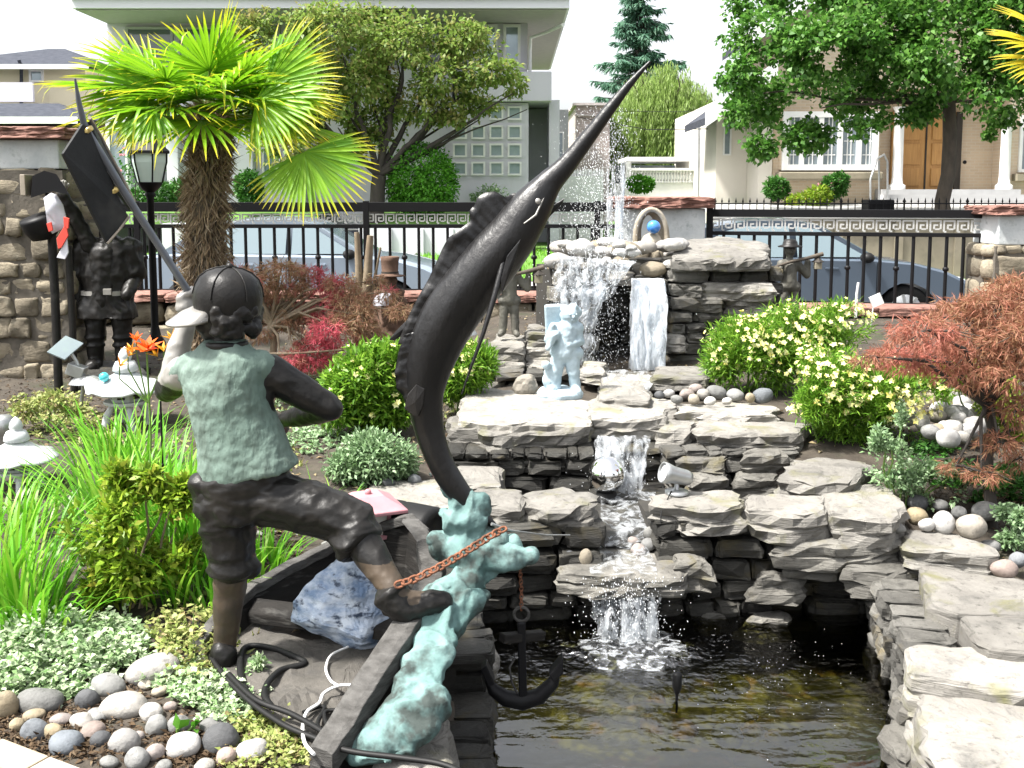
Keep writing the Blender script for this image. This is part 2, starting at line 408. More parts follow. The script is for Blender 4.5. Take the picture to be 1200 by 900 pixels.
MT['iron'] = M('black_iron', (.006, .006, .007), rough=.5, spec=.2)
MT['key_silver'] = M('silver_key_pattern', (.55, .55, .53), (.42, .42, .41), 9, .45, metal=.3)
MT['bronze'] = M('dark_bronze', (.008, .0078, .0075), (.016, .0148, .0135), 9, .42, spec=.25, metal=.0, bump=.25, bsc=40, c3=(.035, .033, .03), sc3=5, lim3=(.58, .8))
MT['marlin'] = M('black_bronze_skin', (.005, .005, .0055), (.010, .0095, .0095), 5, .38, spec=.42, bump=.6, bsc=16, c3=(.028, .025, .022), sc3=3.2, lim3=(.58, .8), scl=(1, 1, .5))
MT['bronze_skin'] = M('brown_bronze', (.075, .055, .037), (.05, .038, .028), 8, .5, spec=.35, metal=.1, bump=.2, bsc=40, c3=(.03, .028, .026), sc3=5)
MT['bronze_light'] = M('pale_and_sunlit_bronze', (.33, .32, .30), (.24, .23, .21), 6, .42, metal=.2, bump=.15)  # pale bronze; on the boy's forearm and cap brim it paints in sunlight
MT['patina'] = M('verdigris', (.105, .16, .132), (.155, .215, .182), 4, .75, bump=.9, bsc=30, c3=(.045, .062, .05), sc3=9, lim3=(.52, .72), scl=(1, 1, .45))
MT['patina_wave'] = M('wave_verdigris', (.07, .14, .132), (.15, .245, .235), 6, .85, bump=.7, bsc=24, c3=(.03, .042, .038), sc3=7.5, lim3=(.47, .60))
MT['boat_wood'] = M('weathered_boat_timber', (.022, .02, .018), (.012, .0115, .011), 5, .8, spec=.15, bump=.6, bsc=14, c3=(.10, .097, .09), sc3=7, lim3=(.56, .8), scl=(1, 1, 5))
MT['boat_rail'] = M('grey_boat_rail', (.10, .097, .092), (.05, .048, .045), 8, .85, spec=.15, bump=.6, bsc=24, scl=(2, 2, 8))
MT['silt'] = M('grey_silt', (.095, .087, .076), (.05, .046, .039), 7, .9, bump=.8, bsc=22, c3=(.045, .042, .038), sc3=11, lim3=(.5, .7))
MT['blue_rock'] = M('blue_white_speckled_rock', (.58, .65, .74), (.16, .24, .38), 15, .6, bump=1, bsc=12, c3=(.04, .06, .10), sc3=22, lim3=(.54, .66), scl=(1, 1, 1.8))
MT['rust'] = M('rusty_iron', (.23, .085, .04), (.10, .04, .02), 30, .85, bump=.5)
MT['rubber'] = M('black_rubber', (.008, .008, .008), rough=.55, spec=.25)
MT['white_cable'] = M('white_cable_sheath', (.75, .75, .73), rough=.5)
MT['steel'] = M('brushed_grey_metal', (.42, .43, .43), (.33, .34, .34), 12, .35, metal=.7)
MT['chrome'] = M('mirror_steel', (.9, .9, .9), rough=.06, metal=1)
MT['white'] = M('white_paint', (.78, .78, .76), (.7, .7, .69), 4, .6)
MT['white_plastic'] = M('white_resin', (.52, .54, .545), (.42, .44, .45), 12, .5, bump=.2)
MT['pink'] = M('dusty_pink_paint', (.46, .22, .24), (.38, .17, .19), 8, .6)
MT['pale_pane'] = M('frosted_pane', (.66, .64, .56), rough=.3)
MT['stone_white'] = M('pale_blue_cast_stone', (.38, .47, .52), (.30, .385, .43), 9, .8, bump=.5, bsc=30, c3=(.27, .34, .38), sc3=12, lim3=(.55, .75))
MT['stone_figure'] = M('olive_grey_cast_bronze', (.12, .115, .095), (.075, .072, .06), 9, .6, metal=.1, bump=.5, bsc=30)
MT['tan_stone'] = M('tan_cast_stone', (.46, .41, .33), (.30, .26, .20), 8, .85, bump=.8, bsc=20)
MT['blue_glass'] = M('blue_glass_ball', (.05, .22, .62), rough=.08, coat=1)
MT['turquoise'] = M('turquoise_glass_ball', (.05, .45, .5), rough=.1, coat=1)
MT['brown_felt'] = M('brown_felt', (.13, .075, .05), (.08, .045, .03), 10, .9)
MT['flag_white'] = M('white_cloth', (.62, .62, .68), (.5, .5, .56), 8, .8)
MT['flag_red'] = M('red_cloth', (.62, .06, .04), rough=.7)
MT['pipe_blue'] = M('blue_grey_metal_tube', (.15, .165, .19), (.11, .12, .14), 8, .38, metal=.4)
MT['board'] = M('charcoal_board', (.014, .015, .016), (.024, .025, .026), 5, .6, spec=.2, bump=.3, c3=(.055, .055, .052), sc3=3)
MT['tan_edge'] = M('worn_tan_edge', (.34, .29, .23), (.22, .19, .15), 9, .6)
MT['brass'] = M('brass', (.55, .42, .16), rough=.3, metal=.8)
# foliage
MT['palm'] = LEAF('fan_palm_leaf', [(.16, .36, .012), (.24, .45, .018), (.10, .28, .010)], .45, .4, tip=((.66, .54, .03), .70, 1.0))
MT['palm_yellow'] = LEAF('yellowing_palm_leaf', [(.50, .46, .03), (.62, .50, .04), (.36, .40, .03)], .4, .45, tip=((.62, .46, .1), .8, 1.0))
MT['petiole'] = M('palm_stalk', (.16, .24, .04), (.12, .17, .03), 10, .5)
MT['palm_fibre'] = LEAF('palm_trunk_fibre', [(.27, .19, .12), (.37, .285, .19), (.16, .11, .075), (.46, .38, .28)], .1, .9, spec=.1)
MT['maple'] = LEAF('street_maple_leaf', [(.035, .11, .013), (.06, .175, .021), (.095, .235, .032), (.155, .30, .062)], .4, .45)
MT['bronze_tree'] = LEAF('reddening_leaf', [(.12, .20, .035), (.17, .27, .045), (.23, .31, .07), (.25, .23, .08)], .45, .5, big=((.30, .14, .08), .8, .58, .8))
MT['conifer'] = LEAF('spruce_needles', [(.06, .15, .095), (.085, .19, .125), (.11, .23, .14)], .35, .6)
MT['willow'] = LEAF('willow_leaf', [(.26, .39, .09), (.33, .46, .13), (.20, .31, .07), (.40, .50, .20)], .5, .5)
MT['bush'] = LEAF('bright_bush_leaf', [(.05, .19, .012), (.08, .27, .02), (.12, .33, .03)], .3, .5)
MT['dark_shrub'] = LEAF('dark_shrub_leaf', [(.025, .10, .015), (.045, .15, .02), (.07, .19, .03)], .25, .5)
MT['tickseed'] = LEAF('feathery_green_leaf', [(.10, .25, .02), (.16, .33, .03), (.23, .40, .04), (.06, .17, .012)], .4, .5)
MT['flower_yellow'] = LEAF('pale_yellow_petal', [(.78, .76, .28), (.80, .80, .45), (.76, .66, .14)], .3, .6)
MT['lime_shrub'] = LEAF('lime_shrub_leaf', [(.20, .34, .025), (.28, .40, .03), (.12, .25, .02), (.34, .38, .05)], .35, .45, big=((.42, .27, .06), 6, .60, .74))
MT['lace_red'] = LEAF('red_lace_maple_leaf', [(.32, .15, .09), (.38, .16, .105), (.25, .13, .07), (.34, .21, .11)], .4, .6, big=((.42, .15, .11), 1.7, .54, .70))
MT['lace_brown'] = LEAF('bronze_lace_maple_leaf', [(.36, .24, .14), (.42, .21, .15), (.30, .19, .10), (.38, .29, .17)], .4, .6, big=((.56, .10, .14), 2.6, .52, .60))
MT['grass_blade'] = LEAF('green_strap_leaf', [(.09, .30, .015), (.13, .38, .02), (.18, .44, .03), (.26, .44, .05)], .35, .4)
MT['varieg'] = LEAF('variegated_leaf', [(.22, .36, .15), (.48, .56, .38), (.34, .46, .24), (.14, .27, .08), (.60, .64, .50)], .3, .5)
MT['grey_green'] = LEAF('grey_green_leaf', [(.20, .33, .16), (.28, .40, .22), (.15, .26, .10), (.33, .43, .27)], .3, .5)
MT['sparse'] = LEAF('yellowing_creeper_leaf', [(.26, .33, .08), (.36, .38, .14), (.20, .28, .06), (.40, .30, .16)], .3, .5)
MT['lily'] = LEAF('orange_red_petal', [(.80, .10, .015), (.85, .16, .02), (.75, .07, .01)], .25, .45)
MT['lily_bud'] = LEAF('yellow_orange_petal', [(.80, .42, .04), (.78, .30, .03)], .25, .45)
MT['rose'] = LEAF('pink_petal', [(.72, .26, .34), (.8, .45, .5)], .25, .5)
MT['dry'] = LEAF('dry_leaf', [(.30, .24, .13), (.22, .16, .09), (.38, .33, .2)], .2, .8)
MT['bark'] = M('grey_brown_bark', (.10, .08, .06), (.055, .045, .035), 9, .9, bump=.9, bsc=16, scl=(1, 1, .35))
MT['bark_dark'] = M('dark_bark', (.05, .042, .034), (.028, .024, .02), 9, .9, bump=.9, bsc=16, scl=(1, 1, .35))
MT['stalk'] = M('green_stalk', (.10, .18, .03), rough=.6)
MT['twig'] = M('tan_twig', (.24, .19, .13), (.16, .12, .08), 10, .8)
# buildings
MT['house_grey'] = M('lilac_grey_render', (.61, .60, .66), (.57, .56, .615), 1.2, .9, bump=.15, bsc=40, c3=(.48, .475, .49), sc3=1.4, lim3=(.58, .8), scl=(1, 1, .25))
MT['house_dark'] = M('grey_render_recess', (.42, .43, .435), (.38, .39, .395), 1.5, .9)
MT['fascia'] = M('pale_fascia', (.62, .63, .66), rough=.6)
MT['soffit'] = M('soffit_boards', (.36, .35, .33), (.32, .31, .3), 8, .8)
MT['glass'] = M('window_glass', (.09, .11, .12), rough=.05, spec=.9)
MT['glass_sky'] = M('reflecting_window_glass', (.34, .40, .44), (.25, .30, .33), 1.5, .06, metal=.35)
MT['glass_block'] = M('pale_green_glass_block', (.30, .38, .38), (.24, .31, .32), 3, .15)
MT['teal_door'] = M('grey_teal_paint', (.17, .25, .26), rough=.5)
MT['brick'] = None
MT['cream'] = M('cream_stucco', (.72, .65, .47), (.66, .59, .42), 1.5, .9)
MT['cream_white'] = M('pale_cream_stucco', (.70, .66, .58), (.64, .60, .53), 1.2, .9)
MT['roof_dark'] = M('dark_roof_shingle', (.045, .05, .062), (.07, .075, .09), 6, 1.0, spec=.05, bump=.4, scl=(1, 1, 4))
MT['door_wood'] = M('golden_oak', (.50, .27, .085), (.40, .20, .06), 4, .5, scl=(6, 6, .6))
MT['terrace'] = M('porch_concrete', (.42, .42, .42), (.36, .36, .36), 3, .85)
MT['far_wall'] = M('pale_pebbledash', (.50, .45, .44), (.42, .38, .37), 6, .9, bump=.3)
MT['moss_wall'] = M('stained_concrete_wall', (.25, .22, .16), (.19, .17, .12), 2, .9, bump=.3, c3=(.12, .11, .08), sc3=1.2)
# cars
MT['car_blue'] = M('pale_silver_blue_paint', (.30, .36, .43), rough=.28, metal=.4, coat=.8)
MT['car_slate'] = M('slate_blue_paint', (.10, .13, .17), rough=.28, metal=.4, coat=.8)
MT['car_glass'] = M('car_window', (.14, .19, .21), rough=.05, spec=.9, coat=.5)
MT['tyre'] = M('tyre_rubber', (.008, .008, .008), rough=.9, spec=.1)
MT['lamp_clear'] = M('clear_lamp_lens', (.8, .82, .84), rough=.1, coat=1)
MT['lamp_glass'] = M('frosted_lantern_glass', (.66, .76, .74), (.56, .66, .65), 3, .2)
MT['paver'] = M('tan_paver', (.42, .36, .28), (.33, .29, .23), 8, .9, bump=.4, isl=.12)
def brick_mat(name, a, b, mortar, w=.22, h=.075):
    m, nt, N, Lk, bs = _new(name); t = N.new('ShaderNodeTexBrick'); tc = N.new('ShaderNodeTexCoord'); mp = N.new('ShaderNodeMapping')
    mp.inputs['Rotation'].default_value = (rad(-90), 0, 0); Lk.new(tc.outputs['Object'], mp.inputs['Vector']); Lk.new(mp.outputs[0], t.inputs['Vector'])
    t.inputs['Color1'].default_value = (*a, 1); t.inputs['Color2'].default_value = (*b, 1); t.inputs['Mortar'].default_value = (*mortar, 1)
    t.inputs['Scale'].default_value = 1; t.inputs['Brick Width'].default_value = w; t.inputs['Row Height'].default_value = h; t.inputs['Mortar Size'].default_value = .008
    Lk.new(t.outputs['Color'], bs.inputs['Base Color']); bs.inputs['Roughness'].default_value = .9; return m
MT['brick'] = brick_mat('tan_brick', (.62, .50, .36), (.55, .44, .32), (.6, .53, .43))
MT['far_brick'] = brick_mat('pinkish_brick', (.42, .35, .33), (.36, .30, .28), (.46, .42, .40))
PEB = {}
for k, c in dict(pale=(.36, .345, .32), grey=(.20, .20, .192), dark=(.075, .078, .082), tan=(.29, .25, .185), blue=(.15, .162, .175), pink=(.30, .25, .225), white=(.47, .46, .44)).items():
    PEB[k] = M(k+'_river_stone', c, tuple(x*.72 for x in c), 7, .8, bump=.5, bsc=50, c3=tuple(x*.45 for x in c), sc3=34, lim3=(.54, .74), rnd=.22)
# water
def water_mat():
    m, nt, N, Lk, bs = _new('pond_water_surface'); N.remove(bs); out = N['Material Output']
    tc = N.new('ShaderNodeTexCoord'); mp = N.new('ShaderNodeMapping'); mp.inputs['Scale'].default_value = (1.0, 3.4, 1); mp.inputs['Rotation'].default_value = (0, 0, rad(-9))
    Lk.new(tc.outputs['Object'], mp.inputs['Vector'])
    t = N.new('ShaderNodeTexNoise'); t.inputs['Scale'].default_value = 1.9; t.inputs['Detail'].default_value = 3; t.inputs['Roughness'].default_value = .42; t.inputs['Distortion'].default_value = .8
    Lk.new(mp.outputs[0], t.inputs['Vector'])
    t2 = N.new('ShaderNodeTexNoise'); t2.inputs['Scale'].default_value = 26; t2.inputs['Detail'].default_value = 3; Lk.new(tc.outputs['Object'], t2.inputs['Vector'])
    at = N.new('ShaderNodeAttribute'); at.attribute_name = 'churn'
    b1 = N.new('ShaderNodeBump'); b1.inputs['Strength'].default_value = .42; b1.inputs['Distance'].default_value = .034; Lk.new(t.outputs['Fac'], b1.inputs['Height'])
    b2 = N.new('ShaderNodeBump'); b2.inputs['Distance'].default_value = .03; Lk.new(t2.outputs['Fac'], b2.inputs['Height']); Lk.new(at.outputs['Fac'], b2.inputs['Strength']); Lk.new(b1.outputs[0], b2.inputs['Normal'])
    gl = N.new('ShaderNodeBsdfGlossy'); gl.inputs['Roughness'].default_value = .05; Lk.new(b2.outputs[0], gl.inputs['Normal'])
    tr = N.new('ShaderNodeBsdfTransparent'); tr.inputs['Color'].default_value = (.66, .66, .40, 1)
    fr = N.new('ShaderNodeFresnel'); fr.inputs['IOR'].default_value = 2.4; Lk.new(b2.outputs[0], fr.inputs['Normal'])
    mx = N.new('ShaderNodeMixShader'); Lk.new(fr.outputs[0], mx.inputs[0]); Lk.new(tr.outputs[0], mx.inputs[1]); Lk.new(gl.outputs[0], mx.inputs[2])
    Lk.new(mx.outputs[0], out.inputs[0]); return m
MT['water'] = water_mat()
def fall_mat(name, op_lo, op_hi, scl=(24, 24, 3.5)):
    "broken white water: streaks of opaque froth with clear gaps"
    m, nt, N, Lk, bs = _new(name); bs.inputs['Base Color'].default_value = (.80, .84, .88, 1); bs.inputs['Roughness'].default_value = .25; bs.inputs['Specular IOR Level'].default_value = .8
    v = coords(nt, scl); f = noise_node(nt, v, 1.0, 5, .6, op_lo, op_hi, .5)
    t = N.new('ShaderNodeTexNoise'); t.inputs['Scale'].default_value = 1.3; t.inputs['Detail'].default_value = 5; Lk.new(v, t.inputs['Vector'])
    b = N.new('ShaderNodeBump'); b.inputs['Strength'].default_value = .4; b.inputs['Distance'].default_value = .03; Lk.new(t.outputs['Fac'], b.inputs['Height']); Lk.new(b.outputs[0], bs.inputs['Normal'])
    tl = N.new('ShaderNodeBsdfTranslucent'); tl.inputs['Color'].default_value = (.86, .9, .94, 1); mt = N.new('ShaderNodeMixShader'); mt.inputs[0].default_value = .6; Lk.new(bs.outputs[0], mt.inputs[1]); Lk.new(tl.outputs[0], mt.inputs[2])
    tr = N.new('ShaderNodeBsdfTransparent'); mx = N.new('ShaderNodeMixShader'); Lk.new(f, mx.inputs[0]); Lk.new(tr.outputs[0], mx.inputs[1]); Lk.new(mt.outputs[0], mx.inputs[2])
    Lk.new(mx.outputs[0], N['Material Output'].inputs[0]); return m
MT['fall'] = fall_mat('falling_water', .44, .72)
MT['fall_thick'] = fall_mat('thick_falling_water', .26, .54, (22, 22, 8))
MT['foam'] = fall_mat('foam', .46, .66, (22, 30, 22))
MT['film'] = fall_mat('running_water_film', .40, .70, (20, 7, 9))
MT['drop'] = M('water_drop', (.86, .89, .92), rough=.1, spec=1)
# ------------------------------------------------------------------ ground, street, lawn
WZ = -0.30                                     # pond water level
POND = [(-.12, 1.2), (-.14, 3.2), (-.30, 3.7), (-.35, 4.55), (.9, 4.68), (1.92, 4.62), (1.62, 3.9), (1.36, 3.3), (1.25, 2.6), (1.2, 1.2)]
def in_poly(x, y, poly):
    c = False; j = len(poly)-1
    for i in range(len(poly)):
        xi, yi = poly[i]; xj, yj = poly[j]
        if (yi > y) != (yj > y) and x < (xj-xi)*(y-yi)/(yj-yi)+xi: c = not c
        j = i
    return c
T_L = [(3.0, 0), (4.0, .06), (5.0, .14), (6, .2), (7.5, .27), (9.3, .4)]
T_R = [(3.0, -.2), (4.7, .06), (5.2, .22), (6, .34), (7, .42), (9.3, .55)]
T_C = [(4.6, -.25), (5.1, -.05), (5.35, .05), (5.6, .25), (6.5, .33), (7, .38), (9.3, .55)]
def gz(x, y):
    if y > 9.75:
        return table([(9.75, .35), (9.9, -.06), (11, -.06), (11.05, -.2), (18.4, -.2), (18.45, -.06), (19.4, -.06), (21.5, .28), (40, .4)], y)
    if in_poly(x, y, POND): return -.72
    if x > lerp(-.50, -.27, (y-2.7)/.5) and x < .5 and y < 3.45: return -.2
    l = table(T_L, y)
    if x < -.5: z = l
    else:
        c = table(T_C, y); r = table(T_R, y)
        z = lerp(l, c, min(1, (x+.5)/.5)) if x < .0 else (c if x < 1.0 else lerp(c, r, min(1, (x-1.0)/.5)))
    return z + .02*fbm((x, y, 0), 1.6, 3)
xs = np.unique(np.concatenate([np.linspace(-140, -5, 28), np.arange(-5, 5.01, .06), np.linspace(5, 140, 28)]))
ys = np.unique(np.concatenate([np.linspace(-40, 1.2, 14), np.arange(1.2, 10.0, .06), np.linspace(10, 22, 60), np.linspace(22, 300, 40)]))
gv = np.array([(x, y, gz(x, y)) for y in ys for x in xs]); nx, ny = len(xs), len(ys)
ii, jj = np.meshgrid(np.arange(nx-1), np.arange(ny-1)); b0 = (jj*nx+ii).ravel()
gf = np.stack([b0, b0+1, b0+nx+1, b0+nx], 1)
tag(put('ground', mesh_arrays('ground', gv, gf), MT['soil'], loc=(0, 0, 0), smooth=True), None, kind='structure')
def sheet(name, x0, y0, x1, y1, z0, z1, m, nx=1, ny=1):
    mb = MB(); mb.quad((x0, y0, z0), (x1, y0, z0), (x1, y1, z1), (x0, y1, z1))
    o = mb.build(name, m); o['kind'] = 'structure'; return o
sheet('road', -80, 11.06, 80, 18.39, -.19, -.19, MT['asphalt'])
sheet('near_pavement', -80, 9.95, 80, 10.99, -.045, -.045, MT['concrete'])
sheet('far_pavement', -80, 18.46, 80, 19.35, -.045, -.045, MT['concrete'])
lw = MB()
for a, b in ((-.045, .0),):
    pass
lv = [(x, y, gz(0, y)+.02) for y in (19.42, 20.2, 21.0, 21.5, 24, 30, 45) for x in (-60, 60)]
lw.add(lv, [(2*i, 2*i+1, 2*i+3, 2*i+2) for i in range(6)])
lo = lw.build('lawn', MT['lawn']); lo['kind'] = 'structure'
# far verge grass between the far pavement and the lawn reads as short grass tufts
n = 9000
px_ = rng.uniform(-4.5, 5.5, n); py_ = rng.uniform(19.45, 24, n)
gp = np.stack([px_, py_, np.array([gz(0, y)+.02 for y in py_])], 1)
gme = blades_mesh('lawn_grass', gp, rng.uniform(0, 6.28, n), rng.uniform(.05, .10, n), np.full(n, .02), rng.uniform(.1, .6, n), rng.uniform(.2, .8, n), 2)
ty = MB(); a_ = P(180, 0, 22.6).x; b_ = P(566, 0, 22.6).x; z1_ = P(0, 266, 22).z-.03
for xa, xb in ((a_-6, P(350, 0, 22).x), (P(416, 0, 22).x, b_+.3)): ty.quad((xa, 22.55, z1_), (xb, 22.55, z1_), (xb, 24.2, z1_+.28), (xa, 24.2, z1_+.28)); ty.quad((xa, 24.2, z1_+.28), (xb, 24.2, z1_+.28), (xb, 26.2, z1_+.3), (xa, 26.2, z1_+.3))
tyo = ty.build('terrace_yard', MT['lawn']); tyo['kind'] = 'structure'
tag(put('lawn_grass', gme, MT['grass_blade'], loc=(0, 20, 0)), 'short bright green lawn grass across the street', 'grass', kind='stuff')

# ------------------------------------------------------------------ houses across the street
def rect(x0, y0, x1, y1, Y):     # photo rectangle at depth Y -> (x0,z0,x1,z1), z0 lower
    a = P(x0, y1, Y); b = P(x1, y0, Y); return a.x, a.z, b.x, b.z
def slab_box(mb, x0, z0, x1, z1, y0, y1, m=0): mb.span((x0, y0, z0), (x1, y1, z1), m)
def window_on(parent, r, y, name='window', fw=.05, cols=1, rows=1, glass='glass_sky', frame='white', depth=.06, sill=False):
    x0, z0, x1, z1 = r; f = MB()
    f.span((x0, y-depth, z0), (x0+fw, y+.02, z1)); f.span((x1-fw, y-depth, z0), (x1, y+.02, z1))
    f.span((x0+fw, y-depth, z0), (x1-fw, y+.02, z0+fw)); f.span((x0+fw, y-depth, z1-fw), (x1-fw, y+.02, z1))
    for i in range(1, cols):
        xc = lerp(x0, x1, i/cols); f.span((xc-fw*.4, y-depth*.9, z0+fw), (xc+fw*.4, y+.02, z1-fw))
    for i in range(1, rows):
        zc = lerp(z0, z1, i/rows); f.span((x0+fw, y-depth*.6, zc-fw*.2), (x1-fw, y+.015, zc+fw*.2))
    fo = f.build(name, MT[frame], parent)
    g = MB(); g.span((x0+fw*.9, y-.022, z0+fw*.9), (x1-fw*.9, y-.012, z1-fw*.9)); g.build('pane', MT[glass], fo)
    if sill:
        s = MB(); s.span((x0-.08, y-.16, z0-.09), (x1+.08, y, z0-.003)); s.build('sill', MT[frame], fo)
    return fo
# --- grey modern house
YG = 26.0
gh = thing('grey_house', 'large lilac grey rendered modern house with a flat overhanging roof behind the palm', 'house', (P(400, 230, YG).x, YG, .3))
w = MB()
def gx(px): return P(px, 200, YG).x
def gzp(py): return P(400, py, YG).z
ZB = .2
w.span((gx(128), YG, ZB), (gx(530), YG+9, gzp(82)))               # main lower block
w.span((gx(530), YG-.35, ZB), (gx(619), YG+6, gzp(122)))          # block wall with the small windows
w.span((gx(128), YG+.25, gzp(82)), (gx(618), YG+9, gzp(24)))      # set back upper storey
w.build('wall', MT['house_grey'], gh)
w = MB(); w.span((gx(540), YG-.6, gzp(121)), (gx(645), YG+2.6, gzp(87))); w.build('balcony', MT['house_grey'], gh, bevel=.02)
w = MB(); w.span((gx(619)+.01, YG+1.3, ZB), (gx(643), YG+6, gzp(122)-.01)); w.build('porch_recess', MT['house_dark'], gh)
w = MB(); w.span((gx(643), YG-.2, ZB), (gx(655), YG+5.0, gzp(118))); w.build('pier', MT['house_grey'], gh)
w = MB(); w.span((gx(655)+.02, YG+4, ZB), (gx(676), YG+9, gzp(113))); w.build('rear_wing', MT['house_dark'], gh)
window_on(gh, (gx(657), gzp(200), gx(670), gzp(143)), YG+4, fw=.04)
rf = MB(); rf.span((gx(128)-.05, YG-1.7, gzp(24)+.0), (gx(662), YG+10.0, gzp(5))); ro = rf.build('roof', MT['fascia'], gh)
rs = MB(); rs.span((gx(128), YG-1.6, gzp(24)-.03), (gx(659), YG+9.9, gzp(24)-.004)); rs.build('soffit', MT['soffit'], ro)
fg = MB(); fg.span((gx(128)-.06, YG-1.78, gzp(14)), (gx(662)+.03, YG-1.703, gzp(7))); fg.build('gutter', MT['white'], ro)
dp = MB(); dp.tube([P(660, 29, YG-1.3), P(640, 38, YG-.0), P(622, 44, YG+.17), P(621, 60, YG+.17), P(621, 84, YG+.17)], .045, 8); dp.build('downpipe', MT['white'], gh)
for a, b in ((150, 205), (210, 262), (268, 330), (336, 400), (406, 470), (476, 550)):
    window_on(gh, (gx(a), gzp(78), gx(b), gzp(30)), YG+.24, fw=.06, glass='glass', frame='house_dark')
for a, b in ((566, 583), (590, 610)):
    window_on(gh, (gx(a), gzp(72), gx(b), gzp(27)), YG+.24, fw=.07)
for i, py in enumerate((126, 148, 169, 190)):
    for j, px in enumerate((532, 553, 574, 595)):
        if i == 0 and j < 2: continue
        window_on(gh, (gx(px), gzp(py+16), gx(px+16), gzp(py)), YG-.352, fw=.045, glass='glass_block', cols=1, rows=1)
for a, b in ((131, 158), (166, 192), (200, 214), (277, 300), (338, 360)):
    p = MB(); p.span((gx(a), YG-.3, ZB), (gx(b), YG-.003, gzp(126))); p.build('pilaster', MT['fascia'], gh, bevel=.02)
window_on(gh, (gx(308), gzp(214), gx(330), gzp(172)), YG-.003, fw=.05, glass='teal_door', name='door', rows=1)
window_on(gh, (gx(134), gzp(215), gx(156), gzp(150)), YG-.303, fw=.05)
# its front terrace walls and the dark steps
fw_ = thing('terrace_wall', 'pale grey rendered terrace wall with dark steps below the grey house', 'garden wall', (P(400, 300, 22).x, 22, 0))
w = MB(); w.span((P(180, 0, 22).x, 22, -.1), (P(350, 0, 22).x, 22.6, P(0, 262, 22).z)); w.span((P(416, 0, 22).x, 22, -.1), (P(566, 0, 22).x, 22.6, P(0, 266, 22).z))
for q in (452, 490, 526): w.span((P(q, 0, 22).x, 21.94, -.1), (P(q+4, 0, 22).x, 21.998, P(0, 268, 22).z))
w.build('wall', MT['house_grey'], fw_)
for k in range(7):
    s = MB(); z = lerp(P(0, 326, 21).z, P(0, 268, 22.4).z, k/6); s.span((P(350, 0, 22).x+.01, 21.0+k*.25, -.1), (P(416, 0, 22).x-.01, 22.9, z)); s.build('step', MT['roof_dark'], fw_, bevel=.008)
    e = MB(); e.span((P(352, 0, 22).x, 20.985+k*.25, z-.035), (P(414, 0, 22).x, 20.997+k*.25, z-.004)); e.build('nosing', MT['concrete'], fw_)
hr = MB(); hr.tube([P(372, 260, 21.7), P(366, 268, 21.4), P(340, 292, 21.0), P(336, 300, 21.0)], .035, 8); hr.build('handrail', MT['white'], fw_)
lc = thing('planter_wall', 'low mossy stone planter wall beside the dark steps', 'garden wall', (P(450, 320, 20.6).x, 20.6, 0))
w = MB(); w.span((P(424, 0, 20.6).x, 20.6, -.1), (P(480, 0, 20.6).x, 21.3, P(0, 302, 20.6).z)); w.build('wall', MT['moss_wall'], lc, bevel=.03)
w = MB(); w.span((P(422, 0, 20.6).x, 20.55, P(0, 302, 20.6).z+.003), (P(482, 0, 20.6).x, 21.35, P(0, 298, 20.6).z)); w.build('coping', MT['concrete'], lc, bevel=.02)
# --- right brick house
YB = 25.5
bh = thing('brick_house', 'tan brick house with a white bay window and golden oak double door at right', 'house', (P(1050, 230, YB).x, YB, .3))
def bx(px): return P(px, 200, YB).x
def bz(py): return P(1000, py, YB).z
w = MB(); w.span((bx(905), YB, .2), (bx(1030), YB+8, bz(88))); w.span((bx(1030), YB+.9, bz(228)), (bx(1195), YB+8, bz(88))); w.span((bx(1182), YB, .2), (bx(1330), YB+8, bz(88)))
w.build('wall', MT['brick'], bh)
w = MB(); w.span((bx(838)+.25, YB+1.2, .2), (bx(905)-.004, YB+8, bz(112))); w.span((bx(888), YB-.05, .2), (bx(904), YB+1.19, bz(104))); w.build('side_wall', MT['cream_white'], bh)
window_on(bh, (bx(858), bz(180), bx(868), bz(140)), YB+1.2, fw=.04)
g = MB()   # lower gable roof slope at left, its white barge board, and the main roof hidden in the maple
def roof_slab(mb, a, b, y0, y1, th=.18):
    (xa, za), (xb, zb) = a, b; mb.prism([(xa, y0, za), (xb, y0, zb), (xb, y0, zb+th), (xa, y0, za+th)], (0, y1-y0, 0))
roof_slab(g, (bx(822), bz(148)), (bx(900), bz(92)), YB-.6, YB+2.6); roof_slab(g, (bx(858), bz(62)), (bx(980), bz(-20)), YB-.7, YB+1.5); roof_slab(g, (bx(980), bz(-20)), (bx(1400), bz(-20)), YB-.7, YB+1.5)
r_ = g.build('roof', MT['roof_dark'], bh)
g = MB(); roof_slab(g, (bx(820), bz(151)), (bx(900), bz(94)), YB-.72, YB-.602, .40); roof_slab(g, (bx(856), bz(64)), (bx(980), bz(-18)), YB-.82, YB-.702, .3); g.build('barge_board', MT['white'], r_)
w = MB(); w.prism([(bx(868), YB-.1, bz(104)), (bx(1330), YB-.1, bz(104)), (bx(1330), YB-.1, bz(-15)), (bx(978), YB-.1, bz(-15)), (bx(868), YB-.1, bz(58))], (0, .095, 0)); w.build('gable_wall', MT['brick'], bh)
fo = window_on(bh, (bx(912), bz(200), bx(1022), bz(132)), YB-.3, 'bay_window', fw=.14, cols=5, rows=1, depth=.1)
for i in range(5):
    mm = MB(); x0 = lerp(bx(912), bx(1022), i/5)+.1; x1 = lerp(bx(912), bx(1022), (i+1)/5)-.1
    for q in range(1, 4): mm.span((x0, YB-.33, lerp(bz(198), bz(134), q/4)-.012), (x1, YB-.325, lerp(bz(198), bz(134), q/4)+.012))
    for q in range(1, 3): mm.span((lerp(x0, x1, q/3)-.012, YB-.3352, bz(198)), (lerp(x0, x1, q/3)+.012, YB-.3302, bz(134)))
    mm.build('glazing_bar', MT['white'], fo)
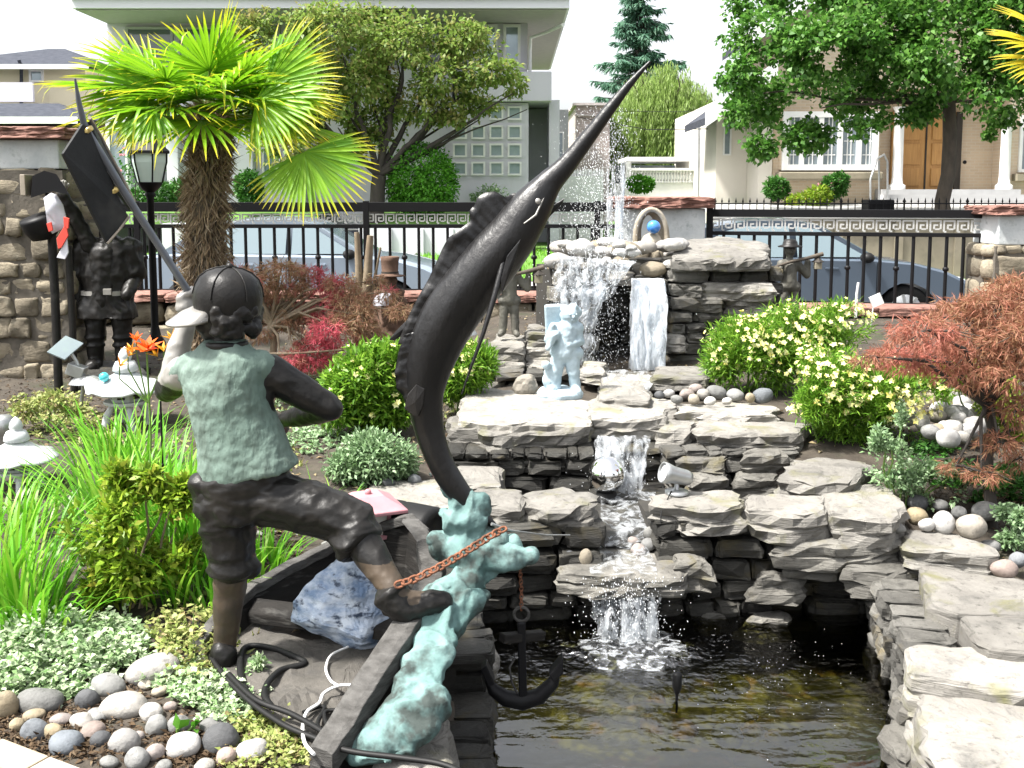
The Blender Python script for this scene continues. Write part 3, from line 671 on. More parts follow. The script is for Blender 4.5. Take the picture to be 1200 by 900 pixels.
w = MB(); w.span((bx(912), YB-.27, bz(200)+.02), (bx(1022), YB-.003, bz(132)-.02)); w.build('bay_box', MT['brick'], bh)
w = MB(); w.span((bx(908), YB-.5, bz(211)), (bx(1027), YB-.004, bz(202))); w.build('sill', MT['moss_wall'], bh, bevel=.03)
d_ = MB(); d_.span((bx(1058), YB+.8, bz(222)), (bx(1140), YB+.895, bz(128))); do = d_.build('door', MT['door_wood'], bh)
for k in range(2):
    for (za, zb) in ((218, 196), (192, 166), (162, 134)):
        p = MB(); x0 = lerp(bx(1058), bx(1140), k/2)+.14; x1 = lerp(bx(1058), bx(1140), (k+1)/2)-.14; p.span((x0, YB+.76, bz(za)), (x1, YB+.797, bz(zb))); p.build('panel', MT['door_wood'], do, bevel=.03)
p = MB(); p.span((bx(1098), YB+.78, bz(222)), (bx(1100), YB+.797, bz(128))); p.build('door_joint', MT['bark_dark'], do)
k_ = MB(); k_.ball((bx(1145), YB+.72, bz(189)), .05, 10); k_.build('bell_push', MT['iron'], bh)
p = MB(); p.span((bx(1134), YB+.74, bz(222)), (bx(1141), YB+.797, bz(128))); p.build('door_jamb', MT['bark_dark'], bh)
for px in (1049, 1174):
    c = MB(); c.lathe([(.2, 0), (.2, .1), (.14, .14), (.125, .3), (.115, bz(126)-bz(222)-.1), (.17, bz(126)-bz(222))], (bx(px), YB-.15, bz(222)), 16); c.build('column', MT['white'], bh)
w = MB()
for i, (y0, za, zb) in enumerate(((-.5, 240, 222), (-.85, 240, 228), (-1.2, 240, 234))): w.span((bx(1026-i*4), YB+y0, .2 if i else .2), (bx(1186+i*6), YB+.89 if i == 0 else YB+y0+.347, bz(zb)))
w.build('porch', MT['terrace'], bh)
h = MB(); h.tube([P(1040, 232, YB-.9), P(1040, 190, YB-.9), P(1036, 181, YB-.9), P(1028, 186, YB-1.2), P(1020, 210, YB-1.5), P(1020, 235, YB-1.5)], .025, 8); h.tube([P(1030, 234, YB-1.2), P(1030, 188, YB-1.2)], .02, 6); h.build('handrail', MT['steel'], bh)
window_on(bh, (bx(1192), bz(202), bx(1240), bz(135)), YB-.004, fw=.08, cols=2)
w = MB(); w.span((bx(1186), YB-.3, bz(212)), (bx(1250), YB-.006, bz(204))); w.build('window_ledge', MT['moss_wall'], bh)
# retaining wall along the far pavement and thin iron fence on it
rw = thing('retaining_wall', 'long stained concrete retaining wall across the street behind the slate car', 'wall', (P(1000, 300, 19.6).x, 19.6, 0))
w = MB(); x0 = P(842, 0, 19.6).x; x1 = P(1420, 0, 19.6).x; w.span((x0, 19.6, -.1), (x1, 20.0, P(0, 257, 19.6).z))
k = 0; x = x0
while x < x1-.2:
    w.span((x, 19.55, -.1), (x+.16, 19.598, P(0, 259, 19.6).z)); x += 1.15; k += 1
w.build('wall', MT['moss_wall'], rw)
w = MB(); w.span((x0-.05, 19.5, P(0, 257, 19.6).z+.003), (x1, 20.05, P(0, 252, 19.6).z)); w.build('coping', MT['concrete'], rw, bevel=.02)
vg = MB(); vg.quad((x0, 19.36, -.03), (x1, 19.36, -.03), (x1, 19.59, .0), (x0, 19.59, .0)); vo = vg.build('verge', MT['lawn']); vo['kind'] = 'structure'
# raised front yard behind the retaining wall
yd = MB(); zt = P(0, 250, 19.6).z
yd.quad((x0, 20.05, zt), (x1, 20.05, zt), (x1, 24.4, bz(238)), (x0, 24.4, bz(238))); yd.quad((x0, 24.4, bz(238)), (x1, 24.4, bz(238)), (x1, 26.4, bz(238)), (x0, 26.4, bz(238)))
yo = yd.build('front_yard', MT['concrete']); yo['kind'] = 'structure'
ff = thing('spiked_fence', 'thin black spiked iron fence on the retaining wall before the brick house', 'fence', (P(1000, 250, 19.8).x, 19.8, P(0, 252, 19.6).z))
r = MB(); zf0 = P(0, 252, 19.6).z+.003; zf1 = P(0, 235, 19.8).z
r.span((x0, 19.785, zf0+.05), (P(1290, 0, 19.8).x, 19.815, zf0+.08)); r.span((x0, 19.785, zf1-.07), (P(1290, 0, 19.8).x, 19.815, zf1-.045)); r.build('rail', MT['iron'], ff)
x = x0+.05; i = 0
while x < P(1205, 0, 19.8).x:
    q = MB(); t = .028 if i % 9 == 0 else .014
    q.lathe([(t*.7, 0), (t*.7, zf1-zf0-.04), (t*1.3, zf1-zf0-.02), (.001, zf1-zf0+.06)], (x, 19.8, zf0), 6); q.build('picket', MT['iron'], ff); x += .135; i += 1
bxp = MB(); bxp.span((P(1026, 0, 19.9).x, 19.85, zf0-.05), (P(1057, 0, 19.9).x, 20.3, P(0, 234, 19.9).z)); tag(bxp.build('planter_box', MT['iron'], bevel=.03), 'squat black planter box on the wall in front of the brick porch', 'planter')
# --- white balustrade terrace, white wall, chimney wall in the middle distance
YT = 30.0
bt = thing('balustrade_terrace', 'white terrace with turned balusters between the two houses', 'terrace', (P(785, 235, YT).x, YT, .3))
def tx(px): return P(px, 200, YT).x
def tz(py): return P(780, py, YT).z
w = MB(); w.span((tx(733), YT, .2), (tx(860), YT+3, tz(214))); w.build('wall', MT['white'], bt)
w = MB(); w.span((tx(733), YT-.12, tz(200)), (tx(850), YT+.15, tz(197))); w.span((tx(733), YT-.1, tz(190)), (tx(737), YT+.1, tz(214))); w.build('rail', MT['white'], bt)
for i in range(22):
    x = lerp(tx(741), tx(815), i/21); q = MB(); H = tz(200)-tz(214)
    q.lathe([(.05, 0), (.05, H*.1), (.03, H*.2), (.07, H*.42), (.03, H*.75), (.05, H*.92), (.05, H)], (x, YT, tz(214)), 8); q.build('baluster', MT['white'], bt)
w = MB(); w.span((tx(737), YT+.6, tz(188)), (tx(842), YT+3.2, tz(183))); w.build('canopy', MT['white'], bt)
for px in (738, 826): q = MB(); q.span((tx(px), YT+.7, tz(214)), (tx(px)+.12, YT+.82, tz(188))); q.build('canopy_post', MT['white'], bt)
w = MB(); w.span((tx(735), YT+3.3, .2), (tx(850), YT+3.5, tz(190))); w.build('back_wall', MT['glass'], bt)
wp = thing('white_wall', 'plain white garden wall with a row of spikes behind the marlin bill', 'wall', (P(672, 240, 27).x, 27, .3))
w = MB(); w.span((P(646, 0, 27).x, 27, .2), (P(709, 0, 27).x, 27.2, P(0, 206, 27).z)); w.build('wall', MT['white'], wp)
w = MB()
for i in range(15):
    x = lerp(P(662, 0, 27).x, P(708, 0, 27).x, i/14); w.lathe([(.035, 0), (.04, .1), (.001, .2)], (x, 27.1, P(0, 206, 27).z), 6)
w.build('spikes', MT['white'], wp)
cw = thing('brick_building', 'pale pinkish brick building end far behind between the grey house and the willow', 'building', (P(695, 220, 36).x, 36, .3))
w = MB(); w.span((P(676, 0, 36).x, 36, .2), (P(716, 0, 36).x, 41, P(0, 124, 36).z)); w.build('wall', MT['far_brick'], cw)
w = MB(); w.span((P(674, 0, 36).x, 35.9, P(0, 136, 36).z), (P(717, 0, 36).x, 35.997, P(0, 134, 36).z)); w.span((P(672, 0, 36).x, 35.8, P(0, 124, 36).z+.003), (P(718, 0, 36).x, 41.1, P(0, 121, 36).z)); w.build('coping', MT['far_wall'], cw)
# --- cream house far left
YC = 29.0
ch = thing('cream_house', 'cream house with two dark hipped roofs at the far left', 'house', (P(30, 230, YC).x, YC, .3))
def cx_(px): return P(px, 200, YC).x
def cz_(py): return P(30, py, YC).z
w = MB(); w.span((cx_(-80), YC+2.5, .2), (cx_(62), YC+9, cz_(64))); w.span((cx_(-80), YC, .2), (cx_(104), YC+8, cz_(150))); w.span((cx_(16), YC+2.45, cz_(150)), (cx_(84), YC+7.9, cz_(93))); w.build('wall', MT['cream'], ch)
def hip(mb, x0, x1, y0, y1, z0, h, ov=.5):
    x0 -= ov; x1 += ov; y0 -= ov; y1 += ov; d = min(x1-x0, y1-y0)/2*.9
    v = [(x0, y0, z0), (x1, y0, z0), (x1, y1, z0), (x0, y1, z0), (x0+d, (y0+y1)/2, z0+h), (x1-d, (y0+y1)/2, z0+h)]
    mb.add(v, [(0, 1, 5, 4), (1, 2, 5), (2, 3, 4, 5), (3, 0, 4), (0, 3, 2, 1)])
w = MB(); hip(w, cx_(-130), cx_(66), YC+2.5, YC+9, cz_(66), 1.0); hip(w, cx_(-150), cx_(94), YC, YC+2.4, cz_(140), .55, .35); ro = w.build('roof', MT['roof_dark'], ch)
w = MB(); w.span((cx_(-150), YC-.42, cz_(146)), (cx_(100), YC-.36, cz_(138))); w.span((cx_(-150), YC+1.9, cz_(71)), (cx_(76), YC+1.96, cz_(65))); w.build('gutter', MT['white'], ro)
w = MB(); w.tube([P(22, 70, YC+2.3), P(25, 78, YC+2.4), P(25, 130, YC+2.4)], .05, 8); w.build('downpipe', MT['roof_dark'], ch)
window_on(ch, (cx_(-8), cz_(85), cx_(10), cz_(69)), YC+2.49, fw=.06); window_on(ch, (cx_(58), cz_(200), cx_(74), cz_(152)), YC-.004, fw=.06)
w = MB(); w.span((cx_(-60), YC+1.4, cz_(114)), (cx_(16), YC+1.5, cz_(90))); w.build('balcony_panel', MT['house_grey'], ch)
# overhead wire
wr = MB(); wr.tube([P(676, 137, 34), P(760, 152, 30), P(900, 150, 26)], .012, 5); wr.tube([P(690, 130, 33), P(800, 131, 30), P(900, 126, 26)], .008, 5)
tag(wr.build('overhead_wire', MT['iron']), 'thin black overhead wires crossing in front of the willow', 'wire')
pl = MB(); pl.tube([P(820, 236, 29), P(820, 150, 29), P(824, 140, 29)], .05, 8); tag(pl.build('vent_pipe', MT['steel']), 'thin grey upright pipe beside the gable of the brick house', 'pipe')
# ------------------------------------------------------------------ trees across the street
def limbs(mb, base, top, r0, r1, wob=.06, n=7, seed=0, m=0):
    rnd = random.Random(seed); base = Vector(base); top = Vector(top); L = (top-base).length; pts = []; rs = []
    for i in range(n+1):
        t = i/n; p = base.lerp(top, t) + Vector((rnd.uniform(-1, 1), rnd.uniform(-1, 1), rnd.uniform(-.4, .4)))*wob*L*(.3+t)*(0 if i in (0,) else 1)*.5
        pts.append(p); rs.append(lerp(r0, r1, t**.8))
    mb.tube(pts, rs, 9, m); return pts
def crown_leaves(n, clumps, L, Wd, shell=.5, droop=.3, gap=.0, gsc=1.0, jit=.6):
    p, d = clump_points(int(n*1.35), clumps, shell)
    if gap:
        keep = np.array([fbm(q, gsc, 2) > -gap for q in p]); p = p[keep]; d = d[keep]
    p = p[:n]; d = d[:n]; m = len(p)
    ax = d*.7 + rng.normal(size=(m, 3))*jit; ax[:, 2] -= droop
    up = rng.normal(size=(m, 3))*.6 + np.array([0, 0, 1.0])
    return p, ax, up, rng.uniform(.7, 1.25, m)*L, rng.uniform(.7, 1.25, m)*Wd
def px_clumps(lst, Y, jy=.0):
    "(px,py,rx_px,ry_px[,dy]) -> world ellipsoids"
    out = []
    for q in lst:
        c = P(q[0], q[1], Y + (q[4] if len(q) > 4 else random.uniform(-1, 1)*jy)); u = U(Y); out.append((c.x, c.y, c.z, q[2]*u, (q[2]+q[3])/2*u, q[3]*u))
    return out
# street maple
YM = 20.7
tm = thing('maple_tree', 'big leafy green street maple standing in front of the brick house', 'tree', tuple(P(1105, 256, YM)), None)
t = MB(); b0 = P(1105, 256, YM); f0 = P(1112, 118, YM)
t.tube([b0, P(1105, 248, YM), P(1104, 236, YM), P(1111, 205, YM), P(1113, 165, YM), P(1112, 110, YM)], [.19, .16, .145, .14, .135, .12], 12)
for i, (qx, qy, dy) in enumerate(((1020, 60, -.6), (930, 90, .4), (1060, -10, .8), (1130, -20, -.5), (1190, 40, .6), (1180, 120, -.6), (960, 130, -.8), (880, 110, .0), (1010, 115, .8))):
    limbs(t, f0, P(qx, min(qy, 125), YM+dy), .06, .012, .08, 7, i)
t.build('trunk', MT['bark'], tm)
cl = px_clumps([(900, 40, 55, 34), (868, 88, 34, 26), (905, 120, 55, 34), (960, 60, 62, 46), (1010, 110, 60, 40), (945, 160, 34, 22), (1040, 40, 70, 52), (1000, -20, 90, 45), (1100, 60, 72, 55), (1120, -10, 90, 50), (1165, 95, 52, 42), (1185, 30, 60, 60),
                (1070, 125, 42, 24), (1180, 140, 30, 18), (890, 172, 22, 18), (1040, 138, 18, 12), (925, -10, 60, 30), (880, 10, 40, 20), (1240, 60, 70, 80), (1250, -20, 60, 60), (1160, 158, 10, 8), (1010, 150, 26, 14), (866, 130, 22, 26)], YM, 1.3)
p, ax, up, L, Wd = crown_leaves(42000, cl, .108, .10, .35, .45, .13, 1.4)
put('crown', leaf_mesh('crown', p, ax, L, Wd, .22, up), MT['maple'], tm)
# reddening spreading tree in front of grey house
YR = 23.2
tr_ = thing('spreading_tree', 'broad multi-stemmed tree with green leaves reddening at the top before the grey house', 'tree', tuple(P(440, 258, YR)))
t = MB(); b0 = P(440, 262, YR); f0 = P(444, 205, YR)
limbs(t, b0, f0, .19, .16, .02, 4, 1)
for i, (qx, qy, dy) in enumerate(((370, 130, .2), (400, 60, -.5), (455, 60, .4), (520, 120, -.3), (560, 90, .3), (520, 60, .6), (330, 100, .5), (600, 110, -.2), (480, 25, 0), (395, 150, -.6), (560, 140, .4))):
    a = limbs(t, f0, Vector(f0).lerp(P(qx, qy, YR+dy), .55)+Vector((0, 0, -.12)), .09, .05, .07, 5, i+20)
    limbs(t, a[-1], P(qx, qy, YR+dy), .05, .012, .08, 5, i+50)
    limbs(t, a[3], P(qx+random.uniform(-40, 40), qy+20, YR+dy+.4), .035, .01, .1, 5, i+80)
t.build('trunk', MT['bark_dark'], tr_)
cl = px_clumps([(340, 60, 50, 42), (390, 30, 60, 30), (350, 110, 50, 42), (420, 90, 60, 40), (480, 50, 60, 36), (540, 50, 48, 32), (520, 95, 52, 32), (580, 85, 34, 24), (600, 100, 22, 16), (555, 122, 36, 18), (330, 150, 40, 28), (390, 150, 50, 34), (420, 170, 40, 20), (470, 112, 40, 26), (310, 90, 36, 40), (570, 35, 18, 10), (440, 20, 40, 16), (300, 40, 40, 30), (535, 140, 24, 10), (440, 145, 56, 26), (365, 130, 50, 30), (500, 128, 44, 22), (330, 175, 40, 20), (410, 60, 60, 40), (300, 110, 36, 40)], YR, 1.2)
p, ax, up, L, Wd = crown_leaves(30000, cl, .12, .075, .35, .35, .07, 1.5)
put('crown', leaf_mesh('crown', p, ax, L, Wd, .22, up), MT['bronze_tree'], tr_)
# spruce
YS = 46.0
ts = thing('spruce_tree', 'tall dark blue-green spruce far behind the willow', 'tree', tuple(P(745, 238, YS)))
t = MB(); apex = P(752, -28, YS); bs_ = P(745, 238, YS); t.tube([bs_, apex], [.35, .03], 8)
pos = []; axs = []
H = apex.z-bs_.z
for i in range(190):
    f = random.random()**.8; z = bs_.z + H*(.30+.69*f); r = (1-f)**.75*2.9*random.uniform(.55, 1.15)+.12; a = random.uniform(0, 2*PI)
    ctr = Vector((lerp(bs_.x, apex.x, (z-bs_.z)/H), lerp(bs_.y, apex.y, (z-bs_.z)/H), z)); d = Vector((math.cos(a), math.sin(a), 0)); pts = []
    for k in range(7):
        s = k/6; pts.append(ctr + d*r*s + Vector((0, 0, -r*.38*s + r*.30*s*s)))
    t.tube(pts, [lerp(.05, .008, k/6) for k in range(7)], 5)
    m_ = int(20+38*r)
    for q in range(m_):
        s = random.uniform(.1, 1); j = min(5, int(s*6)); pp = pts[j].lerp(pts[j+1], s*6-j); sd_ = Vector((-d.y, d.x, 0))*random.uniform(-1, 1)
        pos.append(pp + sd_*.14*r*(1.15-s)); axs.append(sd_*.8 + d*.5 + Vector((0, 0, random.uniform(-.9, .1))))
t.build('trunk', MT['bark_dark'], ts)
pos = np.array(pos); axs = np.array(axs)
put('crown', leaf_mesh('crown', pos, axs, rng.uniform(.22, .45, len(pos)), rng.uniform(.06, .11, len(pos)), .1, rng.normal(size=(len(pos), 3))*.4+np.array([0, 0, 1])), MT['conifer'], ts)
# willow
YW = 38.0
tw = thing('willow_tree', 'rounded pale green weeping willow behind the white terrace', 'tree', tuple(P(782, 240, YW)))
t = MB(); b0 = P(782, 245, YW); f0 = P(782, 165, YW); t.tube([b0, f0], [.3, .22], 9); pos = []; axs = []
u = U(YW)
for i in range(420):
    a = random.uniform(0, 2*PI); rr = math.sqrt(random.random())*.98; qx = math.cos(a)*rr; qy = math.sin(a)*rr
    top = math.sqrt(max(0, 1-rr*rr)); c = P(778, 168, YW)
    st = c + Vector((qx*66*u, qy*50*u, top*90*u*random.uniform(.78, 1.08)))
    L_ = (45+70*top+random.uniform(-15, 20))*u; dx = qx*random.uniform(0, 10)*u
    if i % 14 == 0: limbs(t, f0, st, .09, .015, .08, 6, i)
    for k in range(int(110)):
        s = random.random(); pos.append(st + Vector((dx*s+random.uniform(-.06, .06)*2, random.uniform(-.1, .1), -L_*s))); axs.append((random.uniform(-.35, .35), random.uniform(-.35, .35), -1))
t.build('trunk', MT['bark'], tw)
pos = np.array(pos); axs = np.array(axs, float)
put('crown', leaf_mesh('crown', pos, axs, rng.uniform(.14, .30, len(pos)), rng.uniform(.028, .05, len(pos)), .15), MT['willow'], tw)
# rounded bushes and shrubs by the houses
def bush(name, label, lst, Y, n, L, Wd, m, cat='bush', flowers=None, shell=.72, base=None, gap=0, stemm='bark_dark', droop=.0, group=None, gsc=4):
    cl = px_clumps(lst, Y, U(Y)*12); c = P(lst[0][0], max(q[1]+q[3] for q in lst), Y); zb = min(q[2]-q[5] for q in cl)
    o = thing(name, label, cat, (c.x, Y, zb), group)
    s = MB()
    for i, q in enumerate(cl[:8]):
        limbs(s, (c.x+random.uniform(-.05, .05), Y, zb-.05), (q[0], q[1], q[2]+q[5]*.5), max(.006, q[3]*.035), .004, .08, 5, i)
    s.build('stem', MT[stemm], o)
    p, ax, up, LL, WW = crown_leaves(n, cl, L, Wd, shell, droop, gap, gsc)
    put('foliage', leaf_mesh('foliage', p, ax, LL, WW, .2, up), MT[m], o)
    if flowers and flowers[0] == 'rose':
        fm, k, fl, fw2 = flowers; p, d = clump_points(k, cl, .96)
        for c_ in p[d[:, 2] > -.25]:
            a5 = np.arange(10)*2*PI/5; A5 = np.stack([np.cos(a5), np.sin(a5)-.6, .4+.6*(np.arange(10) > 4)], 1)
            put('bloom', leaf_mesh('bloom', np.array([c_]*10), A5, fl*.7, fw2, .1), MT[fm], o)
    elif flowers:
        fm, k, fl, fw2 = flowers; p, d = clump_points(k, cl, .96); kp = (d[:, 2] > -.1) & np.array([fbm(q, 4.5, 2) > -.22 for q in p]); p = p[kp]; d = d[kp]; cnt = len(p)
        P5 = np.repeat(p, 5, 0); a5 = np.tile(np.arange(5)*2*PI/5, cnt)+np.repeat(rng.uniform(0, 6, cnt), 5)
        n_ = d + rng.normal(size=d.shape)*.35 + np.array([0, -.3, .5]); n_ /= np.linalg.norm(n_, axis=1, keepdims=True)
        r1 = np.cross(n_, rng.normal(size=n_.shape)); r1 /= np.linalg.norm(r1, axis=1, keepdims=True); r2 = np.cross(n_, r1)
        R1 = np.repeat(r1, 5, 0); R2 = np.repeat(r2, 5, 0); NN = np.repeat(n_, 5, 0)
        A5 = R1*np.cos(a5)[:, None] + R2*np.sin(a5)[:, None] + NN*.25; sc_ = np.repeat(rng.uniform(.7, 1.25, cnt), 5)
        fo_ = put('flowers', leaf_mesh('flowers', P5, A5, fl*sc_, fw2*sc_, .08, NN), MT[fm], o); fo_['kind'] = 'stuff'
    return o
bush('round_bush', 'dense rounded bright green bush in front of the grey house', [(494, 206, 40, 38), (480, 220, 30, 28), (512, 218, 26, 30), (494, 235, 36, 20)], 23.5, 9000, .085, .05, 'bush', shell=.85)
bush('clipped_bush', 'small clipped green bush beside the white terrace', [(750, 216, 16, 9)], 27.0, 1500, .09, .06, 'bush', shell=.85)
bush('foundation_shrub', 'dark green leafy shrub behind the fence at the foot of the lamp post', [(190, 228, 34, 16), (165, 232, 22, 12), (212, 226, 16, 16)], 24.0, 2600, .10, .06, 'dark_shrub')
bush('foundation_shrub', 'small dark shrub right of the palm trunk at the foot of the grey house', [(292, 220, 17, 20)], 24.0, 1500, .10, .06, 'dark_shrub')
bush('pale_shrub', 'thin pale shrub against the block wall of the grey house', [(575, 226, 20, 10), (560, 232, 12, 8)], 25.0, 420, .10, .05, 'grey_green', shell=.2)
bush('rose_bush', 'tall thin rose bush with pink blooms left of the lamp post', [(158, 195, 22, 34), (178, 205, 14, 30)], 23.0, 420, .10, .06, 'dark_shrub', flowers=('rose', 26, .07, .06), shell=.1)
bush('rose_bush', 'rounded rose bush with pink blooms below the bay window, right of another shrub', [(976, 220, 16, 14), (985, 212, 10, 10)], 23.6, 1500, .085, .06, 'dark_shrub', flowers=('rose', 16, .10, .09))
bush('foundation_shrub', 'small round green shrub under the left end of the bay window', [(910, 221, 15, 13)], 23.6, 1200, .085, .06, 'dark_shrub')
bush('golden_shrub', 'low yellow-green shrub between the two round shrubs under the bay window', [(945, 236, 26, 10), (958, 230, 16, 12)], 23.4, 1600, .10, .04, 'lime_shrub')
# ------------------------------------------------------------------ fence, pillars, low walls
def pillow(mb, c, r, seed, sub=2, amp=.12, p=.55, R=None, m=0, ang=False):
    "squarish rounded stone"
    vs, fs = rock_blob((0, 0, 0), (1, 1, 1), seed, sub, amp, 1.3); out = []; c = Vector(c)
    for v in vs:
        q = Vector([math.copysign(abs(t)**p, t) for t in v]); l = v.length; q = q/max(abs(q.x), abs(q.y), abs(q.z))*.55*l + q.normalized()*.5*l
        if ang: q = q*(1+.13*mnoise.noise(v*2.3+Vector((seed*1.3, 0, 0)))) ; q.z += .12*mnoise.noise(Vector((q.x*3+seed, 0, q.z*1.5)))
        q = Vector((q.x*r[0], q.y*r[1], q.z*r[2])); out.append(c + (R @ q if R else q))
    mb.add(out, fs, m, not ang)
def stones_face(mb, a, b, z0, z1, h=.16, seed=0, depth=.1, ratio=(1.1, 2.4), m=0, sub=2, amp=.14, taper=None, jit=.02, ang=False):
    "courses of rough stones along the vertical face from plan point a to b (left to right seen from outside)"
    rnd = random.Random(seed); a = Vector((a[0], a[1], 0)); b = Vector((b[0], b[1], 0)); L = (b-a).length; d = (b-a)/L; R = Matrix.Rotation(math.atan2(d.y, d.x), 3, 'Z')
    z = z0; row = 0
    while z < z1-.02:
        hh = min(h*rnd.uniform(.7, 1.3), z1-z)
        if z1-z-hh < h*.4: hh = z1-z
        x = -rnd.uniform(0, .3)*h
        while x < L:
            w = hh*rnd.uniform(*ratio); x1 = min(x+w, L+.02)
            if L - x1 < h*.5: x1 = L+.01
            q = a + d*((max(x, -.01)+x1)/2); ww = x1-max(x, -.01)
            if ww > .02:
                n = Vector((d.y, -d.x, 0)); seed2 = rnd.randint(0, 9999)
                pillow(mb, (q.x + n.x*(rnd.uniform(-jit, jit)-depth*.3), q.y+n.y*(rnd.uniform(-jit, jit)-depth*.3), z+hh/2), (ww/2*.97, depth, hh/2*.96), seed2, sub, amp, .26 if ang else .42, R @ Matrix.Rotation(rnd.uniform(-.06, .06), 3, 'Y'), m, ang)
            x = x1
        z += hh; row += 1
def pillar(px0, px1, Y, ycap, yplast, ystone, zbase, label, seed, depth=.55):
    x0 = P(px0, 200, Y).x; x1 = P(px1, 200, Y).x; zt = P(600, ycap, Y).z; zc = P(600, yplast, Y).z; zs = P(600, ystone, Y).z
    o = thing('stone_pillar', label, 'pillar', ((x0+x1)/2, Y+depth/2, zbase))
    mb = MB(); mb.span((x0-.02, Y-.035, zbase), (x1+.02, Y+depth+.02, zs-.01), 1)
    stones_face(mb, (x0, Y), (x1, Y), zbase, zs, .17, seed, .08, (.8, 2.1), 0, 3, .3); stones_face(mb, (x1, Y), (x1, Y+depth), zbase, zs, .2, seed+5, .07, (.9, 2.0)); stones_face(mb, (x0, Y+depth), (x0, Y), zbase, zs, .2, seed+6, .07, (.9, 2.))
    mb.build('stone_shaft', [MT['fieldstone'], MT['mortar']], o)
    mb = MB(); mb.span((x0+.01, Y-.005, zs), (x1-.01, Y+depth-.02, zc-.002)); mb.build('plaster_band', MT['plaster'], o, bevel=.01)
    c = stone_mesh([(x0-.05, Y-.07), (x1+.05, Y-.07), (x1+.05, Y+depth+.05), (x0-.05, Y+depth+.05)], zt, zt-zc, seed, .02, 3, .01, .05, .008); c.build('cap', MT['cap_red'], o)
    return o
pillar(-75, 72, 7.4, 149, 163, 198, .1, 'tall field stone gate pillar with red-brown cap at the left edge', 3)
pillar(727, 829, 9.4, 231, 244, 292, .4, 'low pillar with red-brown cap and pale plaster behind the blue glass ball', 8, .5)
pillar(1172, 1290, 8.7, 241, 252, 287, .3, 'stone pillar with red-brown cap at the right end of the iron fence', 12, .5)

def fence(px0, px1, Y0_, Y1_, ytop, ykey, ykey2, ybot, label, posts, name='iron_fence'):
    def at(px, py):
        t = (px-px0)/(px1-px0); return P(px, py, lerp(Y0_, Y1_, t))
    A = at(px0, ytop); B = at(px1, ytop); o = thing(name, label, 'fence', ((A.x+B.x)/2, (A.y+B.y)/2, at(px0, ybot).z))
    zt = A.z; zk = at(px0, ykey).z; zk2 = at(px0, ykey2).z; zb = at(px0, ybot).z
    def pt(t, z): return Vector((lerp(A.x, B.x, t), lerp(A.y, B.y, t), z))
    r = MB()
    for z, h, w in (((zt+zk)/2, zt-zk, .05), (zk2, .036, .04), (zb, .04, .04)): r.beam(pt(0, z), pt(1, z), h, w) if False else r.beam(pt(0, z), pt(1, z), w, h)
    r.build('rail', MT['iron'], o, bevel=.003)
    L = (B-A).length; n = int(L/.134)
    for i in range(1, n):
        q = MB(); p = pt(i/n, zb); q.tube([p, pt(i/n, zk2)], .0155, 6)
        if i % 3 == 0: q.lathe([(.016, -.02), (.028, -.01), (.028, .01), (.016, .02)], pt(i/n, lerp(zb, zk2, .52)), 8)
        q.build('picket', MT['iron'], o)
    for px in posts:
        t = (px-px0)/(px1-px0); q = MB(); q.beam(pt(t, zb-.12), pt(t, zt+.012), .055, .055); q.build('post', MT['iron'], o, bevel=.004)
    k = MB(); h = zk-.02-zk2-.022; u = h*1.02; m = int(L/u); u = L/m; th = h*.13; d = (B-A).normalized(); d.z = 0; z0 = zk2+.022
    def bar(x0, y0, x1, y1):
        a = pt(0, z0) + d*x0; b = pt(0, z0) + d*x1; a.z += y0; b.z += y1
        if abs(y1-y0) < 1e-6: k.beam(a-d*th*.5, b+d*th*.5, .012, th)
        else: k.beam(a, b, th*1.0, .0135) if False else k.box(((a+b)/2), (th, .0135, abs(y1-y0)), math.atan2(d.y, d.x))
    for i in range(m):
        b_ = i*u
        bar(b_+.08*u, th*.5, b_+.08*u, h-th*.5); bar(b_+.08*u, h-th*.5, b_+.84*u, h-th*.5); bar(b_+.84*u, h-th, b_+.84*u, h*.27); bar(b_+.84*u-th*.1, h*.27, b_+.36*u, h*.27); bar(b_+.36*u, h*.27, b_+.36*u, h*.62); bar(b_+.36*u+.02*u, h*.60, b_+.58*u, h*.60); bar(b_+.08*u+th*.6, th*.5, b_+.2*u, th*.5)
    k.build('greek_key_band', MT['key_silver'], o)
    return o
fence(66, 728, 9.6, 9.6, 237, 248, 265, 341, 'long black iron fence with silver Greek key band behind the palm and marlin', (68, 160, 429, 700))
fence(831, 1171, 9.6, 9.0, 245, 254, 273, 352, 'black iron fence panel with Greek key band in front of the slate blue car', (832, 1170))
def low_wall(px0, px1, Y, ytop, label, seed, zb):
    x0 = P(px0, 300, Y).x; x1 = P(px1, 300, Y).x; zt = P(600, ytop, Y).z; o = thing('low_stone_wall', label, 'wall', ((x0+x1)/2, Y+.15, zb))
    mb = MB(); mb.span((x0, Y+.04, zb-.2), (x1, Y+.34, zt-.075), 1); stones_face(mb, (x0, Y), (x1, Y), zb-.05, zt-.075, .13, seed, .06, (1, 2.6)); mb.build('stonework', [MT['fieldstone'], MT['gap']], o)
    x = x0; i = 0; rnd = random.Random(seed)
    while x < x1-.05:
        xe = min(x1, x+rnd.uniform(.7, 1.1)); c = stone_mesh([(x+.006, Y-.07), (xe-.006, Y-.07), (xe-.006, Y+.4), (x+.006, Y+.4)], zt+rnd.uniform(-.006, .006), .075, seed*20+i, .014, 2, .008, .06, .006); c.build('capstone', MT['cap_red'], o); x = xe; i += 1
low_wall(95, 725, 9.3, 344, 'low brown stone wall with red-brown capstones under the long iron fence', 21, .36)
low_wall(905, 1172, 8.9, 360, 'low stone wall with red-brown capstones behind the yellow-flowered bushes', 33, .42)
